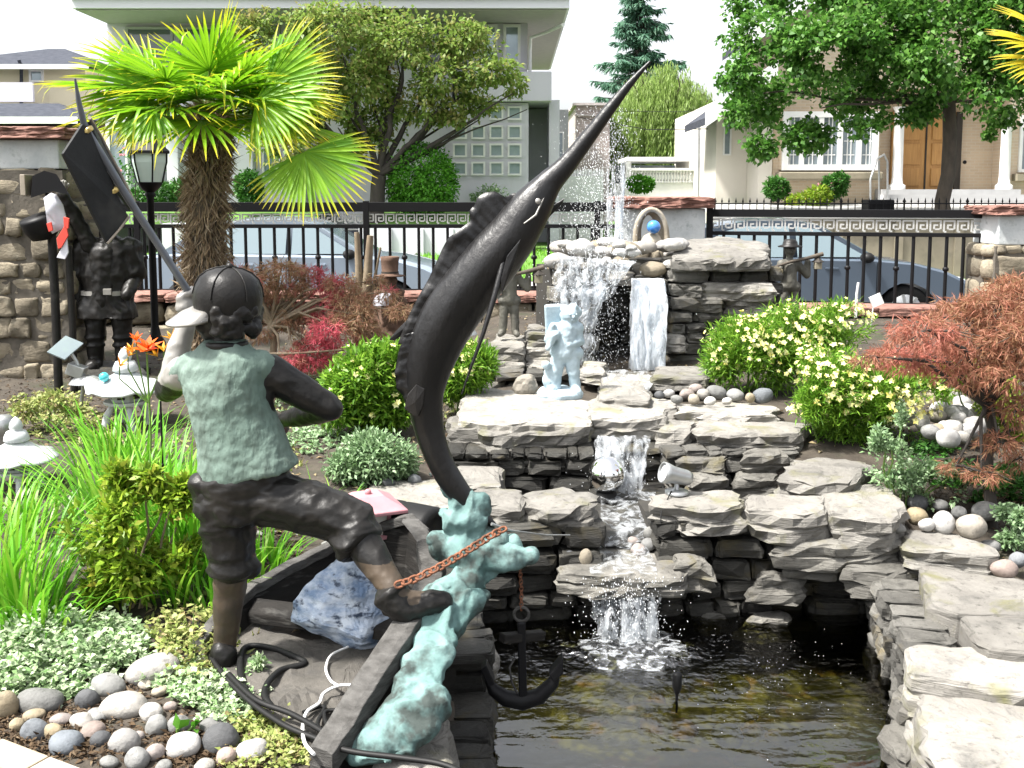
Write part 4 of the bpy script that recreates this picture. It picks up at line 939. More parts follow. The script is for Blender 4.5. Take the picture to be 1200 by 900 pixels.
# ------------------------------------------------------------------ cars
def car(label, px_c, Y, zg, L, paint, flip=1, cat='car'):
    c = P(px_c, 300, Y); o = thing('parked_car', label, cat, (c.x, Y+.85, zg))
    s = L/4.4
    def T(x, y, z): return Vector((c.x + x*s*flip, Y+.85+y, zg+z))
    def arch(xc, r=.37, zc=.33): return [(xc+r*math.cos(a), max(.2, zc+r*math.sin(a))) for a in np.linspace(PI*1.1, -PI*.1, 10)]
    prof = [(-2.12, .28), (-2.2, .42), (-2.2, .62), (-2.12, .9), (-1.95, .97), (-1.4, 1.0), (.95, .97), (1.45, .92), (1.85, .82), (2.1, .70), (2.2, .52), (2.18, .34), (2.1, .22)] + [(x, z) for x, z in arch(1.36)[::-1]] + [(0, .2)] + [(x, z) for x, z in arch(-1.33)[::-1]]
    rings = []
    for y, ins, dz in ((-.86, .05, -.02), (-.83, .0, 0), (-.6, -.02, .015), (0, -.05, .03), (.6, -.02, .015), (.83, 0, 0), (.86, .05, -.02)):
        rings.append([T(x*(1-ins*.4) if abs(x) > 1.8 else x, y*1.0, z + (dz if z > .6 else 0)) for x, z in prof])
    b = MB(); b.loft(rings, 0, True)
    top = [(-1.85, .97), (-1.15, 1.36), (-.55, 1.45), (.0, 1.45), (.3, 1.40), (1.08, .95)]
    def hw(z): return lerp(.78, .57, (z-.95)/.5)
    rr = []
    for x, z in top: rr.append([T(x, -hw(z), z), T(x, -hw(z)*.8, z+.02), T(x, 0, z+.035), T(x, hw(z)*.8, z+.02), T(x, hw(z), z), T(x, hw(z)-.01, .9), T(x, -hw(z)+.01, .9)])
    b.loft(rr, 0, True); bo = b.build('body', MT[paint], o)
    e = bo.modifiers.new('edge', 'EDGE_SPLIT'); e.split_angle = rad(38)
    for sg in (-1, 1):
        for nm, poly in (('front_side_window', [(.02, 1.0), (.88, 1.0), (.30, 1.345), (.02, 1.385)]), ('rear_side_window', [(-.95, 1.0), (-.06, 1.0), (-.06, 1.385), (-.6, 1.385), (-.95, 1.30)]), ('quarter_window', [(-1.55, 1.02), (-1.02, 1.0), (-1.02, 1.28)])):
            g = MB(); pp = [T(x, sg*(hw(z)+.006), z) for x, z in poly]; g.prism(pp, (0, sg*.006, 0)); g.build(nm, MT['car_glass'], o)
    def pane(x0, z0, x1, z1, nm, off):
        g = MB(); a = [T(x0+off, -hw(z0)*.88, z0+.02), T(x0+off, 0, z0+.045), T(x0+off, hw(z0)*.88, z0+.02)]; c2 = [T(x1+off, hw(z1)*.88, z1+.02), T(x1+off, 0, z1+.045), T(x1+off, -hw(z1)*.88, z1+.02)]
        g.add(a+c2, [(0, 1, 4, 5), (1, 2, 3, 4)]); q = g.build(nm, MT['car_glass'], o); m_ = q.modifiers.new('t', 'SOLIDIFY'); m_.thickness = .008
    pane(1.0, .985, .36, 1.36, 'windscreen', .02); pane(-1.72, 1.02, -1.2, 1.33, 'rear_window', -.02)
    for xw in (1.36, -1.33):
        for sg in (-1, 1):
            w = MB(); w.lathe([(.20, -.1), (.29, -.105), (.32, -.08), (.325, 0), (.32, .08), (.29, .1), (.2, .09)], T(xw, sg*.74, .325), 28, axis=(0, 1, 0)); wo_ = w.build('wheel', MT['tyre'], o)
            r = MB(); r.lathe([(.05, -.02), (.2, -.0), (.21, .012)], T(xw, sg*.845, .325), 20, axis=(0, -sg, 0))
            for k in range(7): a = k*2*PI/7; r.box(T(xw+.11*math.cos(a), sg*.852, .325+.11*math.sin(a)), (.2, .012, .035), mat=Matrix.Rotation(-a if flip > 0 else a, 3, 'Y'))
            r.build('rim', MT['steel'], wo_)
    for sg in (-1, 1):
        h = MB(); h.ball(T(2.02, sg*.62, .66), (.17*s, .18, .09), 14); h.build('headlight', MT['lamp_clear'], o)
        h = MB(); h.ball(T(-2.12, sg*.66, .76), (.09*s, .14, .1), 12); h.build('tail_light', MT['flag_red'], o)
        h = MB(); h.ball(T(.83, sg*.93, 1.0), (.09, .1, .07), 12); h.tube([T(.86, sg*.8, .97), T(.84, sg*.9, .98)], .02, 6); h.build('wing_mirror', MT['rubber'], o)
        h = MB(); h.box(T(-.55, sg*.868, .86), (.16*s, .018, .025)); h.build('door_handle', MT[paint], o, bevel=.004); h = MB(); h.box(T(.42, sg*.868, .86), (.16*s, .018, .025)); h.build('door_handle', MT[paint], o, bevel=.004)
        h = MB()
        for xx in (.98, -.03, -1.0): h.box(T(xx, sg*.8605, .62), (.008, .006, .62))
        h.build('door_joint', MT['rubber'], o)
    h = MB(); h.box(T(2.185, 0, .42), (.03, 1.1, .13)); h.build('grille', MT['rubber'], o, bevel=.01)
    return o
car('pale silver-blue parked car seen through the fence beyond the palm trunk', 338, 13.6, -.19, 4.35, 'car_blue')
car('slate blue parked car behind the fence panel at right, nose to the right', 935, 12.9, -.19, 4.5, 'car_slate')
# ------------------------------------------------------------------ lamp post
YL = 8.3; base = P(175, 440, YL); base.z = gz(base.x, YL)
lp = thing('lamp_post', 'dark garden lamp post with pale glass lantern left of the palm trunk', 'lamp', tuple(base))
u = U(YL)
def lz(py): return P(175, py, YL).z
m = MB(); lx = P(175, 200, YL).x
m.lathe([(.075, 0), (.08, .06), (.045, .12), (.03, .2), (.028, lz(232)-base.z), (.045, lz(228)-base.z), (.03, lz(224)-base.z)], (lx, YL, base.z), 14); m.build('pole', MT['iron'], lp)
m = MB(); m.lathe([(.03, lz(226)), (.075, lz(221)), (.1, lz(216)), (.102, lz(213.5))], (lx, YL, 0), 6)
r0, r1 = 14.5*u, 21*u
for k in range(6):
    a = k*PI/3; m.tube([(lx+r0*math.cos(a), YL+r0*math.sin(a), lz(214)), (lx+r1*.97*math.cos(a), YL+r1*.97*math.sin(a), lz(190)), (lx+r1*math.cos(a), YL+r1*math.sin(a), lz(178))], .007, 5)
m.build('lantern_frame', MT['iron'], lp)
m = MB(); m.lathe([(r1*1.15, lz(180)), (r1*1.15, lz(177)), (r1*.8, lz(170)), (r1*.62, lz(167)), (r1*.5, lz(163)), (r1*.22, lz(160)), (.012, lz(153)), (.016, lz(148)), (.008, lz(144)), (.001, lz(138))], (lx, YL, 0), 6, smooth=False); m.build('lantern_roof', MT['iron'], lp)
for k in range(6):
    a = k*PI/3+.03; b = (k+1)*PI/3-.03; g = MB()
    q = [(lx+r*math.cos(t), YL+r*math.sin(t), z) for r, z, ts_ in ((r0*.95, lz(214), (a, b)), (r1*.93, lz(190), (a, b)), (r1*.96, lz(178), (a, b))) for t in ts_]
    g.add(q, [(0, 1, 3, 2), (2, 3, 5, 4)]); g.build('pane', MT['lamp_glass'], lp)
m = MB(); m.lathe([(.02, lz(212)), (.03, lz(200)), (.028, lz(188)), (.01, lz(183))], (lx, YL, 0), 12); m.build('bulb', MT['white_plastic'], lp)
# ------------------------------------------------------------------ palms
def frond_mesh(hub, d, nrm, R, n=38, span=rad(125), droop=.35, wid=.026, seed=0, tipdrop=.25):
    rnd = random.Random(seed); d = Vector(d).normalized(); nrm = Vector(nrm); nrm = (nrm - d*nrm.dot(d)).normalized(); sd_ = d.cross(nrm).normalized(); seg = 7
    vs = []; fs = []; al = []
    for i in range(n):
        a = lerp(-span, span, i/(n-1)) + rnd.uniform(-.015, .015); L = R*(.72+.28*math.cos(a*.7))*rnd.uniform(.93, 1.05); dr = (d*math.cos(a)+sd_*math.sin(a) + nrm*(.14*math.cos(a*1.4)+rnd.uniform(-.05, .05))).normalized(); sv = dr.cross(nrm).normalized(); nn = sv.cross(dr)
        pos = Vector(hub); b = len(vs); w0 = max(.006, R*math.sin(span/n)*1.0); bend = rnd.random() < .12; kink = rnd.uniform(.5, .75)
        cur = dr.copy()
        for k in range(seg+1):
            t = k/seg; w = (lerp(w0*.12, wid, min(1, t/.45)) if t < .45 else wid*(1-((t-.45)/.55)**1.6)+.0012)
            vs += [pos+sv*w*.5+nn*w*.22, pos-nn*w*.06, pos-sv*w*.5+nn*w*.22]; al += [t]*3
            cur = (cur + Vector((0, 0, -1))*(droop/seg*(.25+1.5*t) + (tipdrop*rnd.uniform(.5, 1.4)/seg if t > .65 else 0) + (1.1 if bend and t > kink else 0))).normalized()
            pos = pos + cur*(L/seg)
        for k in range(seg):
            q = b+k*3; fs += [(q, q+1, q+4, q+3), (q+1, q+2, q+5, q+4)]
    me = mesh_arrays('frond', vs, fs); at = me.attributes.new('along', 'FLOAT', 'POINT'); at.data.foreach_set('value', np.array(al, np.float32)); return me
def petiole(a, b, sag=.05, r=.009):
    a = Vector(a); b = Vector(b); pts = [a.lerp(b, t)+Vector((0, 0, sag*4*t*(1-t))) for t in np.linspace(0, 1, 7)]; m = MB(); m.tube(pts, [lerp(r*1.7, r, t) for t in np.linspace(0, 1, 7)], 6, flat=.6); return m
YP = 7.0
pb = P(246, 455, YP); pb.z = gz(pb.x, YP)
palm = thing('fan_palm', 'shaggy trunked fan palm with a dense lime green crown left of centre', 'palm', tuple(pb))
ctr = P(246, 126, YP); u = U(YP)
m = MB(); tp = [(246, 455, 21), (242, 400, 22), (240, 330, 22), (240, 280, 22), (242, 220, 21), (246, 180, 19), (247, 150, 16), (247, 132, 12)]
m.tube([P(a, b, YP) for a, b, r in tp], [r*u*.86 for a, b, r in tp], 18)
tk = m.build('trunk', MT['bark'], palm)
pos = []; ax = []
for i in range(8000):
    f = random.random(); j = min(len(tp)-2, int(f*(len(tp)-1))); tt = f*(len(tp)-1)-j; a = Vector(P(tp[j][0], tp[j][1], YP)).lerp(P(tp[j+1][0], tp[j+1][1], YP), tt); r = lerp(tp[j][2], tp[j+1][2], tt)*u*.84; th = random.uniform(0, 2*PI)
    o_ = Vector((math.cos(th), math.sin(th), 0)); pos.append(a+o_*r); ax.append(o_*random.uniform(.2, 1.1)+Vector((random.uniform(-.5, .5), random.uniform(-.5, .5), random.choice((-1, -1, .8)))))
put('trunk_fibre', leaf_mesh('trunk_fibre', np.array(pos), np.array(ax, float), rng.uniform(.05, .17, len(pos)), rng.uniform(.004, .016, len(pos)), .2), MT['palm_fibre'], tk)
# old leaf bases
m = MB()
for i in range(0):
    f = i/60; th = i*2.4; a = Vector(P(240, 430, YP)).lerp(P(246, 140, YP), f); r = lerp(28, 19, f)*u*.8; o_ = Vector((math.cos(th), math.sin(th), 0)); s_ = Vector((-o_.y, o_.x, 0)); p0 = a+o_*r
    m.loft([[p0+s_*.04, p0+o_*.02, p0-s_*.04, p0-o_*.02], [p0+o_*.05+s_*.022+Vector((0, 0, .07)), p0+o_*.062+Vector((0, 0, .07)), p0+o_*.05-s_*.022+Vector((0, 0, .07)), p0+o_*.035+Vector((0, 0, .07))]], 0, False)
rnd = random.Random(5)
specs = []
for i in range(25):
    az = i*2.39996 + rnd.uniform(-.25, .25); el = rad(lerp(72, -10, (i/24)**.6)) + rnd.uniform(-.1, .1); k_ = lerp(1.12, .72, max(0, math.sin(el))); specs.append((az, el, rnd.uniform(.30, .42)*k_, rnd.uniform(.56, .68)*k_))
for i, (az, el, pl_, R) in enumerate(specs):
    d = Vector((math.cos(az)*math.cos(el), math.sin(az)*math.cos(el), math.sin(el)))
    hub = ctr + d*pl_ + Vector((0, 0, -.04)); dn = Vector((d.x, d.y, d.z-.25)).normalized(); up = Vector((0, 0, 1)) if el < rad(60) else Vector((-math.cos(az), -math.sin(az), .3))
    fo = put('frond', frond_mesh(hub, dn, up, R, 36, rad(118), .28, .028, i), MT['palm'], palm)
    petiole(ctr+Vector((0, 0, -.06)), hub, .02).build('petiole', MT['petiole'], fo)
def special(hub, d, nrm, R, start, seed, mat_='palm', n=38, span=rad(110), droop=.2, par=palm, wid=.028, sag=.06):
    fo = put('frond', frond_mesh(hub, d, nrm, R, n, span, droop, wid, seed), MT[mat_], par); petiole(start, hub, sag).build('petiole', MT['petiole'], fo); return fo
special(P(357, 178, 6.5), P(400, 262, 6.35)-P(357, 178, 6.5), Vector((.1, -1, .25)), .50, P(262, 150, 6.95), 91, n=34, span=rad(88), droop=.12)
special(P(135, 103, 6.7), P(60, 104, 6.5)-P(135, 103, 6.7), Vector((.0, -.12, 1)), .50, ctr, 92, droop=.12, span=rad(70), n=26)
special(P(180, 130, 6.4), P(155, 190, 6.2)-P(180, 130, 6.4), Vector((-.3, -1, .4)), .34, ctr, 93, span=rad(60), n=18, droop=.4)
special(P(312, 100, 6.7), P(400, 82, 6.6)-P(312, 100, 6.7), Vector((-.05, -1, .35)), .56, ctr, 94, span=rad(80), n=32, droop=.22)
special(P(300, 118, 6.6), P(390, 120, 6.5)-P(300, 118, 6.6), Vector((-.05, -.8, .6)), .58, ctr, 95, span=rad(80), n=32, droop=.3)
special(P(180, 105, 6.7), P(90, 88, 6.6)-P(180, 105, 6.7), Vector((.05, -.9, .5)), .54, ctr, 96, span=rad(80), n=32, droop=.3)
YQ = 5.6; qb = P(1262, 560, YQ)
palm2 = thing('fan_palm', 'second fan palm whose yellow frond tips enter at the upper right edge', 'palm', (qb.x, YQ, .2)); c2 = P(1262, 70, YQ)
m = MB(); m.tube([(qb.x, YQ, .15), (qb.x+.02, YQ, 1.0), tuple(c2)], [.13, .12, .09], 14); m.build('trunk', MT['bark'], palm2)
for i, (hx, hy, tx_, ty) in enumerate(((1228, 56, 1150, 62), (1232, 40, 1170, 20), (1236, 72, 1180, 110), (1262, 20, 1262, -60), (1300, 50, 1380, 40))):
    h_ = P(hx, hy, YQ-.1); special(h_, P(tx_, ty, YQ-.3)-h_, Vector((0, -.6, .8)), .34 if i < 3 else .4, c2, 110+i, 'palm_yellow' if i < 3 else 'palm', 26, rad(70), .2, palm2, .02, .03)
# ------------------------------------------------------------------ pond, ledge stones, falls
_slab_i = [0]
def slab(pts, z, th, label, mat='slab', name='ledge_stone', cat='stone', group='flat ledge stones of the rock garden', strata=2, rough=.02, inset=.008, zvar=.010, tilt=(0, 0), step=.045):
    _slab_i[0] += 1; o_ = [G(x, y, z) for x, y in pts]
    mb = stone_mesh([(p.x, p.y) for p in o_], z, th*1.25, _slab_i[0], rough, strata, inset, step, zvar, tilt)
    return tag(mb.build(name, MT[mat]), label, cat, group)
def slab_at(pts, Yf, D, th, label, mat='slab', rough=.025, tilt=0, name='ledge_stone', group='flat ledge stones of the rock garden'):
    "same, for stones near eye level: the front edge stands Yf away and the stone is D deep"
    y1 = max(p[1] for p in pts); y0 = min(p[1] for p in pts); z = P(600, y1, Yf).z; out = []
    for x, y in pts: q = P(x, y, Yf+D*(y1-y)/(y1-y0)); out.append((q.x, q.y))
    _slab_i[0] += 1; mb = stone_mesh(out, z+tilt*D*.5, th*1.15, _slab_i[0], rough, 2, .008, .04, .010, (0, tilt))
    return tag(mb.build(name, MT[mat]), label, 'stone', group)
def px_wall(px0, px1, yt, yb, Ya, Yb, h, seed, label, mat, back=.3, name='dry_stone_wall', ratio=(1.3, 3.4), depth=.12, zt=None, zb=None, cat='wall', sub=2, jit=.03, amp=.2):
    a = P(px0, 500, Ya); b = P(px1, 500, Yb); m = (Ya+Yb)/2; zt = zt if zt is not None else P(600, yt, m).z; zb = zb if zb is not None else P(600, yb, m).z
    mb = MB(); stones_face(mb, (a.x, a.y), (b.x, b.y), zb, zt, h, seed, depth, ratio, 0, sub, amp, jit=jit, ang=True)
    d = Vector((b.x-a.x, b.y-a.y, 0)).normalized(); n = Vector((-d.y, d.x, 0))*1.0
    a3 = Vector((a.x, a.y, zb)) + n*depth*.6; b3 = Vector((b.x, b.y, zb)) + n*depth*.6; up = Vector((0, 0, zt-zb-.03)); q = [a3, b3, b3+n*back, a3+n*back]
    mb.add(q+[p+up for p in q], [(0, 1, 5, 4), (1, 2, 6, 5), (2, 3, 7, 6), (3, 0, 4, 7), (4, 5, 6, 7), (3, 2, 1, 0)], 1)
    return tag(mb.build(name, [MT[mat], MT['gap']]), label, cat)
# pond bed and lining
bed = MB(); bed.add([(x, y, -.55+.0) for x, y in POND], [tuple(range(len(POND)))])
MT['bed'] = M('algae_pond_bed', (.23, .21, .05), (.14, .135, .035), 3, .9, bump=.6, bsc=9, c3=(.30, .18, .06), sc3=5, lim3=(.55, .66))
bo = bed.build('pond_bed', MT['bed']); bo['kind'] = 'structure'
for i in range(46):     # drowned stones showing through the water
    x = random.uniform(.5, 1.4); y = random.uniform(3.2, 4.4)
    vs, fs = rock_blob((x, y, -.56), (random.uniform(.05, .12), random.uniform(.05, .1), random.uniform(.03, .06)), 300+i, 2)
    m_ = MB(); m_.add(vs, fs, 0, True); tag(m_.build('drowned_stone', MT['bed']), 'algae covered stone lying under the pond water', 'stone', 'drowned stones on the pond bed')
# water surface
gx_ = np.arange(-.45, 2.1, .025); gy_ = np.arange(1.2, 4.72, .03); V = []; ch_ = []
fc = G(738, 752, WZ)
for y in gy_:
    for x in gx_:
        r = math.hypot((x-fc.x)*.8, (y-fc.y)*1.1); c = math.exp(-(r/.5)**2)
        V.append((x, y, WZ + .010*c*math.sin(r*38) + .006*c*fbm((x, y, 0), 9, 2) + .0035*math.sin(r*17+1.5*fbm((x, y, 0), 2, 2))*math.exp(-r*.8))); ch_.append(.05+1.0*c)
nx, ny = len(gx_), len(gy_); ii, jj = np.meshgrid(np.arange(nx-1), np.arange(ny-1)); b0 = (jj*nx+ii).ravel()
F_ = np.stack([b0, b0+1, b0+nx+1, b0+nx], 1); me = mesh_arrays('pond_water', np.array(V), F_); at = me.attributes.new('churn', 'FLOAT', 'POINT'); at.data.foreach_set('value', np.array(ch_, np.float32))
wo_ = put('pond_water', me, MT['water'], loc=(0, 0, 0), smooth=True); wo_['kind'] = 'structure'
# walls round the pond
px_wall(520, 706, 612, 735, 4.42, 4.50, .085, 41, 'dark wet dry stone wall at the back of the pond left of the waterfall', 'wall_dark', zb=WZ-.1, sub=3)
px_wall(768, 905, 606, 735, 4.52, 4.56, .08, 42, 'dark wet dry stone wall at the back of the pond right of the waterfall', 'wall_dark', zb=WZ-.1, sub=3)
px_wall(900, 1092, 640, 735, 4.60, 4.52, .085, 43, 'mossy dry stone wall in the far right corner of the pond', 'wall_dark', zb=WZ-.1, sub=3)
px_wall(686, 790, 672, 735, 4.52, 4.52, .09, 44, 'dark wet stones directly behind the lowest waterfall', 'wall_dark', zb=WZ-.1, zt=-.04)
def side_wall(p0, p1, zt, label, seed, mat='wall_mid', h=.09):
    mb = MB(); stones_face(mb, p0, p1, WZ-.15, zt, h, seed, .1, (.8, 2.0), 0, 3, .2, ang=True)
    a = Vector((*p0, WZ-.15)); b = Vector((*p1, WZ-.15)); d = (b-a).normalized(); n = Vector((-d.y, d.x, 0)); q = [a+n*.06, b+n*.06, b+n*.3, a+n*.3]; up = Vector((0, 0, zt-WZ+.12))
    mb.add(q+[p+up for p in q], [(0, 1, 5, 4), (1, 2, 6, 5), (2, 3, 7, 6), (3, 0, 4, 7), (4, 5, 6, 7)], 1)
    return tag(mb.build('dry_stone_wall', [MT[mat], MT['gap']]), label, 'wall')
r1 = G(1085, 712, .0); r2 = G(1072, 800, -.1); r3 = G(1052, 880, -.16)
side_wall((r1.x+.04, r1.y+.55), (r2.x+.06, r2.y+.1), -.03, 'grey dry stone wall under the big slabs at the right pond edge', 45)
side_wall((r2.x+.07, r2.y+.1), (r3.x+.02, r3.y-.9), -.16, 'low grey stones under the nearest big slab at the right pond edge', 46)
side_wall((-.06, 1.4), (-.14, 3.5), -.17, 'dark stones lining the near left pond edge under the pedestal rock', 47, 'wall_dark')
side_wall((-.14, 3.5), (-.26, 4.6), -.02, 'dark stones lining the left pond edge behind the anchor', 48, 'wall_dark')
# lower shelf stones
A = .21
slab([(543, 592), (612, 596), (616, 574), (556, 570)], A, .09, 'pale broken block left of the rounded ledge stone, just right of the marlin tail')
slab([(611, 592), (655, 598), (700, 594), (702, 578), (660, 571), (618, 574)], A, .09, 'pale rounded ledge stone left of the stream with a pitted top edge', rough=.03)
slab([(524, 566), (586, 572), (588, 532), (530, 524)], .2, .16, 'blocky pale stone just right of the marlin tail, above the broken block')
slab([(420, 592), (520, 600), (545, 580), (530, 562), (440, 560)], .15, .1, 'long pale slab behind the pink roofed lantern')
slab([(764, 592), (820, 598), (872, 594), (866, 573), (800, 572), (770, 576)], A, .10, 'bright pale ledge stone carrying the small grey spotlight', rough=.03)
slab([(872, 598), (930, 606), (976, 598), (972, 580), (900, 578), (878, 580)], A, .11, 'second ledge stone from the spotlight along the right pond wall')
slab([(974, 602), (1044, 608), (1060, 592), (1040, 568), (985, 566), (962, 574)], A, .12, 'thick cracked ledge stone at the corner of the right pond wall')
slab([(905, 634), (980, 640), (1057, 636), (1058, 614), (960, 612), (910, 616)], .09, .10, 'long grey course stone under the cracked corner ledge stone', 'slab_dark')
slab([(1060, 640), (1120, 652), (1172, 654), (1168, 640), (1110, 620), (1058, 620)], .1, .08, 'flat grey slab in front of the round tan boulder')
slab([(990, 664), (1040, 672), (1086, 668), (1080, 656), (1040, 650), (995, 654)], .0, .1, 'pale stone jutting from the mossy corner of the pond wall', 'slab_dark', rough=.03)
slab([(915, 656), (980, 660), (982, 650), (920, 648)], -.0, .07, 'dull grey stone low in the right pond wall', 'slab_dark')
slab([(874, 678), (945, 682), (944, 672), (880, 668)], -.1, .09, 'dark grey stone just above the waterline in the right pond wall', 'slab_dark')
slab([(856, 726), (930, 730), (926, 716), (870, 714)], -.285, .08, 'flat tan stone at the waterline under the right pond wall', 'slab_dark')
slab([(815, 722), (858, 724), (850, 712), (822, 712)], -.285, .08, 'small tan stone at the waterline right of the waterfall', 'slab_dark')
# big slabs at right
slab([(1084, 662), (1092, 704), (1124, 720), (1330, 724), (1330, 690), (1200, 678)], .03, .22, 'big pale grey slab at the right edge below the pink cobble', strata=2, rough=.012, inset=.012)
slab([(1124, 722), (1160, 758), (1340, 772), (1330, 728)], .025, .2, 'big pale slab at the right edge between two larger slabs', strata=2, rough=.012)
slab([(1064, 752), (1070, 792), (1200, 814), (1400, 822), (1360, 776), (1130, 756)], -.02, .12, 'pale banded slab with a grey streak at the right pond edge', strata=2, rough=.012, inset=.012)
slab([(1068, 796), (1082, 846), (1104, 930), (1420, 1010), (1420, 830), (1200, 818)], -.075, .18, 'largest pale slab in the bottom right corner', strata=2, rough=.012, inset=.012)
slab([(1036, 848), (1040, 880), (1062, 900), (1090, 880), (1064, 838)], -.22, .12, 'small mossy stone at the waterline under the largest bottom right slab', 'slab_dark', rough=.03)
slab([(1046, 796), (1050, 830), (1085, 836), (1080, 798)], -.15, .16, 'knobbly tan stone between two slabs at the right pond edge', 'slab_dark', rough=.03)
# ledge with the lowest fall
slab([(652, 672), (700, 678), (800, 678), (806, 656), (786, 640), (690, 640), (662, 654)], -.03, .07, 'thin greenish ledge stone the lowest waterfall runs over', 'slab_dark', rough=.02)
slab([(790, 664), (838, 664), (834, 646), (796, 646)], -.01, .1, 'knobbly stone right of the lowest ledge', 'slab_dark', rough=.035)
# second tier
Bz = .37
slab([(538, 490), (600, 498), (690, 496), (692, 470), (640, 460), (548, 454)], Bz+.02, .1, 'broad pale slab at the feet of the pale blue statue')
slab([(525, 500), (580, 508), (650, 507), (690, 500), (688, 484), (600, 486), (535, 484)], Bz-.02, .12, 'long pale ledge stone in front of the broad slab left of the stream', rough=.03)
slab([(656, 504), (692, 504), (690, 492), (660, 490)], Bz-.025, .09, 'small square ledge stone beside the stream, right end of the long ledge', 'slab_dark')
slab([(688, 488), (740, 491), (788, 488), (790, 468), (740, 462), (690, 468)], Bz+.02, .10, 'smooth pale bridge slab over the stream in the middle')
slab([(768, 504), (812, 506), (816, 490), (774, 488)], Bz-.02, .10, 'pale block right of the stream next to the bridge slab')
slab([(815, 506), (880, 510), (940, 506), (945, 496), (890, 490), (818, 492)], Bz-.02, .09, 'long cracked ledge stone right of the stream', rough=.03)
slab([(789, 484), (850, 488), (912, 486), (908, 474), (850, 470), (795, 472)], Bz+.02, .07, 'thin pale slab in front of the row of pebbles')
slab([(914, 562), (970, 568), (1008, 560), (1020, 546), (990, 536), (924, 536)], .26, .1, 'wedge shaped pale block below the near yellow-flowered bush', rough=.03)
slab([(870, 532), (930, 534), (938, 524), (880, 520)], .27, .1, 'grey stone under the long cracked ledge stone, upper row', 'slab_dark', rough=.03)
slab([(790, 540), (858, 542), (856, 530), (798, 528)], .24, .08, 'grey stone behind the small spotlight', 'slab_dark')
slab([(800, 560), (857, 562), (854, 552), (806, 550)], .18, .1, 'tan-grey stone right of the small spotlight', 'slab_dark', rough=.03)
slab([(857, 560), (912, 562), (908, 550), (862, 550)], .17, .1, 'grey stone left of the wedge shaped block', 'slab_dark', rough=.03)
slab([(552, 526), (597, 528), (594, 514), (560, 514)], .27, .05, 'thin grey stone under the left end of the long ledge stone', 'slab_dark')
slab([(607, 530), (648, 532), (646, 522), (612, 522)], .25, .05, 'thin grey stone under the middle of the long ledge stone', 'slab_dark')
slab([(612, 541), (690, 540), (688, 530), (618, 532)], .215, .05, 'thin rusty grey stone left of the mirror ball', 'slab_dark')
px_wall(524, 694, 512, 590, 5.28, 5.28, .08, 51, 'dark stone wall under the long ledge stone left of the mirror ball', 'wall_dark', zb=-.02, zt=.27, sub=3)
px_wall(778, 930, 512, 590, 5.28, 5.34, .08, 52, 'grey stone wall behind the small spotlight', 'wall_mid', zb=-.02, zt=.28, sub=3)
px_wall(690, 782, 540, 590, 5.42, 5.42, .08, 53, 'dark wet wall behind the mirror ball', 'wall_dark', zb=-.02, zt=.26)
# small stones left of the upper fall
Cz = .58
slab([(574, 404), (614, 406), (616, 392), (580, 391)], Cz, .09, 'flat grey stone the left lantern boy stands on')
slab([(616, 390), (650, 391), (650, 380), (618, 380)], .64, .09, 'grey stone left of the upper waterfall, upper of two', 'slab')
slab([(615, 409), (650, 410), (650, 398), (618, 398)], .54, .09, 'grey stone left of the upper waterfall, lower of two', 'slab')
slab([(577, 424), (615, 426), (616, 416), (582, 415)], .47, .06, 'small bright white-topped slab under the stone of the left lantern boy')
slab([(614, 428), (644, 430), (646, 420), (618, 418)], .46, .1, 'pale stone behind the pale blue statue')
slab([(678, 436), (708, 438), (712, 424), (684, 422)], .46, .06, 'white wet stone right of the pale blue statue')
slab([(762, 442), (828, 444), (832, 430), (768, 428)], .47, .07, 'pale wet slab at the right foot of the upper waterfall')
slab([(700, 468), (760, 470), (766, 440), (706, 436)], .43, .05, 'smooth wet stone basin at the foot of the upper waterfall', rough=.012)
vs, fs = rock_blob(G(616, 452, .44), (.07, .05, .07), 77, 3, .3); m_ = MB(); m_.add(vs, fs, 0, False); tag(m_.build('wedge_stone', PEB['tan']), 'tan wedge shaped stone left of the pale blue statue', 'stone')
px_wall(556, 700, 424, 470, 6.75, 6.75, .07, 54, 'low dark stone wall behind the pale blue statue', 'wall_mid', zb=.28, zt=.44)
# upper rockwork
px_wall(650, 694, 300, 440, 7.2, 7.3, .12, 61, 'bright pale stacked stones left of the upper waterfall', 'slab', zb=.36, zt=1.12, ratio=(.9, 1.8), sub=3, name='waterfall_rockwork')
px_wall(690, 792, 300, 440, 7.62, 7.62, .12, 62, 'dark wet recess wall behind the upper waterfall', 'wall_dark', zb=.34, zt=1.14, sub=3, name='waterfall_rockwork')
px_wall(780, 908, 316, 440, 7.32, 7.42, .1, 63, 'grey stacked stones right of the upper waterfall', 'wall_mid', zb=.36, zt=1.08, sub=3, name='waterfall_rockwork')
bk = MB(); bk.span((P(668, 300, 7.9).x, 7.75, .3), (P(896, 300, 7.9).x, 8.4, .98)); tag(bk.build('rock_mound', MT['gap']), 'dark earth core behind the upper waterfall stones', 'mound')
slab_at([(790, 303), (850, 306), (900, 302), (896, 287), (840, 284), (800, 287)], 7.15, .7, .13, 'big bright flat capstone at the right top of the waterfall rockwork', tilt=.2)
slab_at([(824, 331), (906, 333), (904, 324), (832, 322)], 7.18, .4, .11, 'long grey stone sticking out right of the upper waterfall', 'slab')
slab_at([(794, 333), (823, 335), (822, 326), (796, 325)], 7.2, .35, .08, 'small grey block right of the upper waterfall under the capstone', 'slab_dark')
slab_at([(849, 350), (906, 352), (904, 344), (852, 342)], 7.2, .4, .1, 'grey rounded stone left of the right lantern boy', 'slab')
slab_at([(802, 349), (844, 350), (842, 342), (804, 342)], 7.22, .4, .09, 'grey stone under the long projecting stone of the rockwork', 'slab_dark')
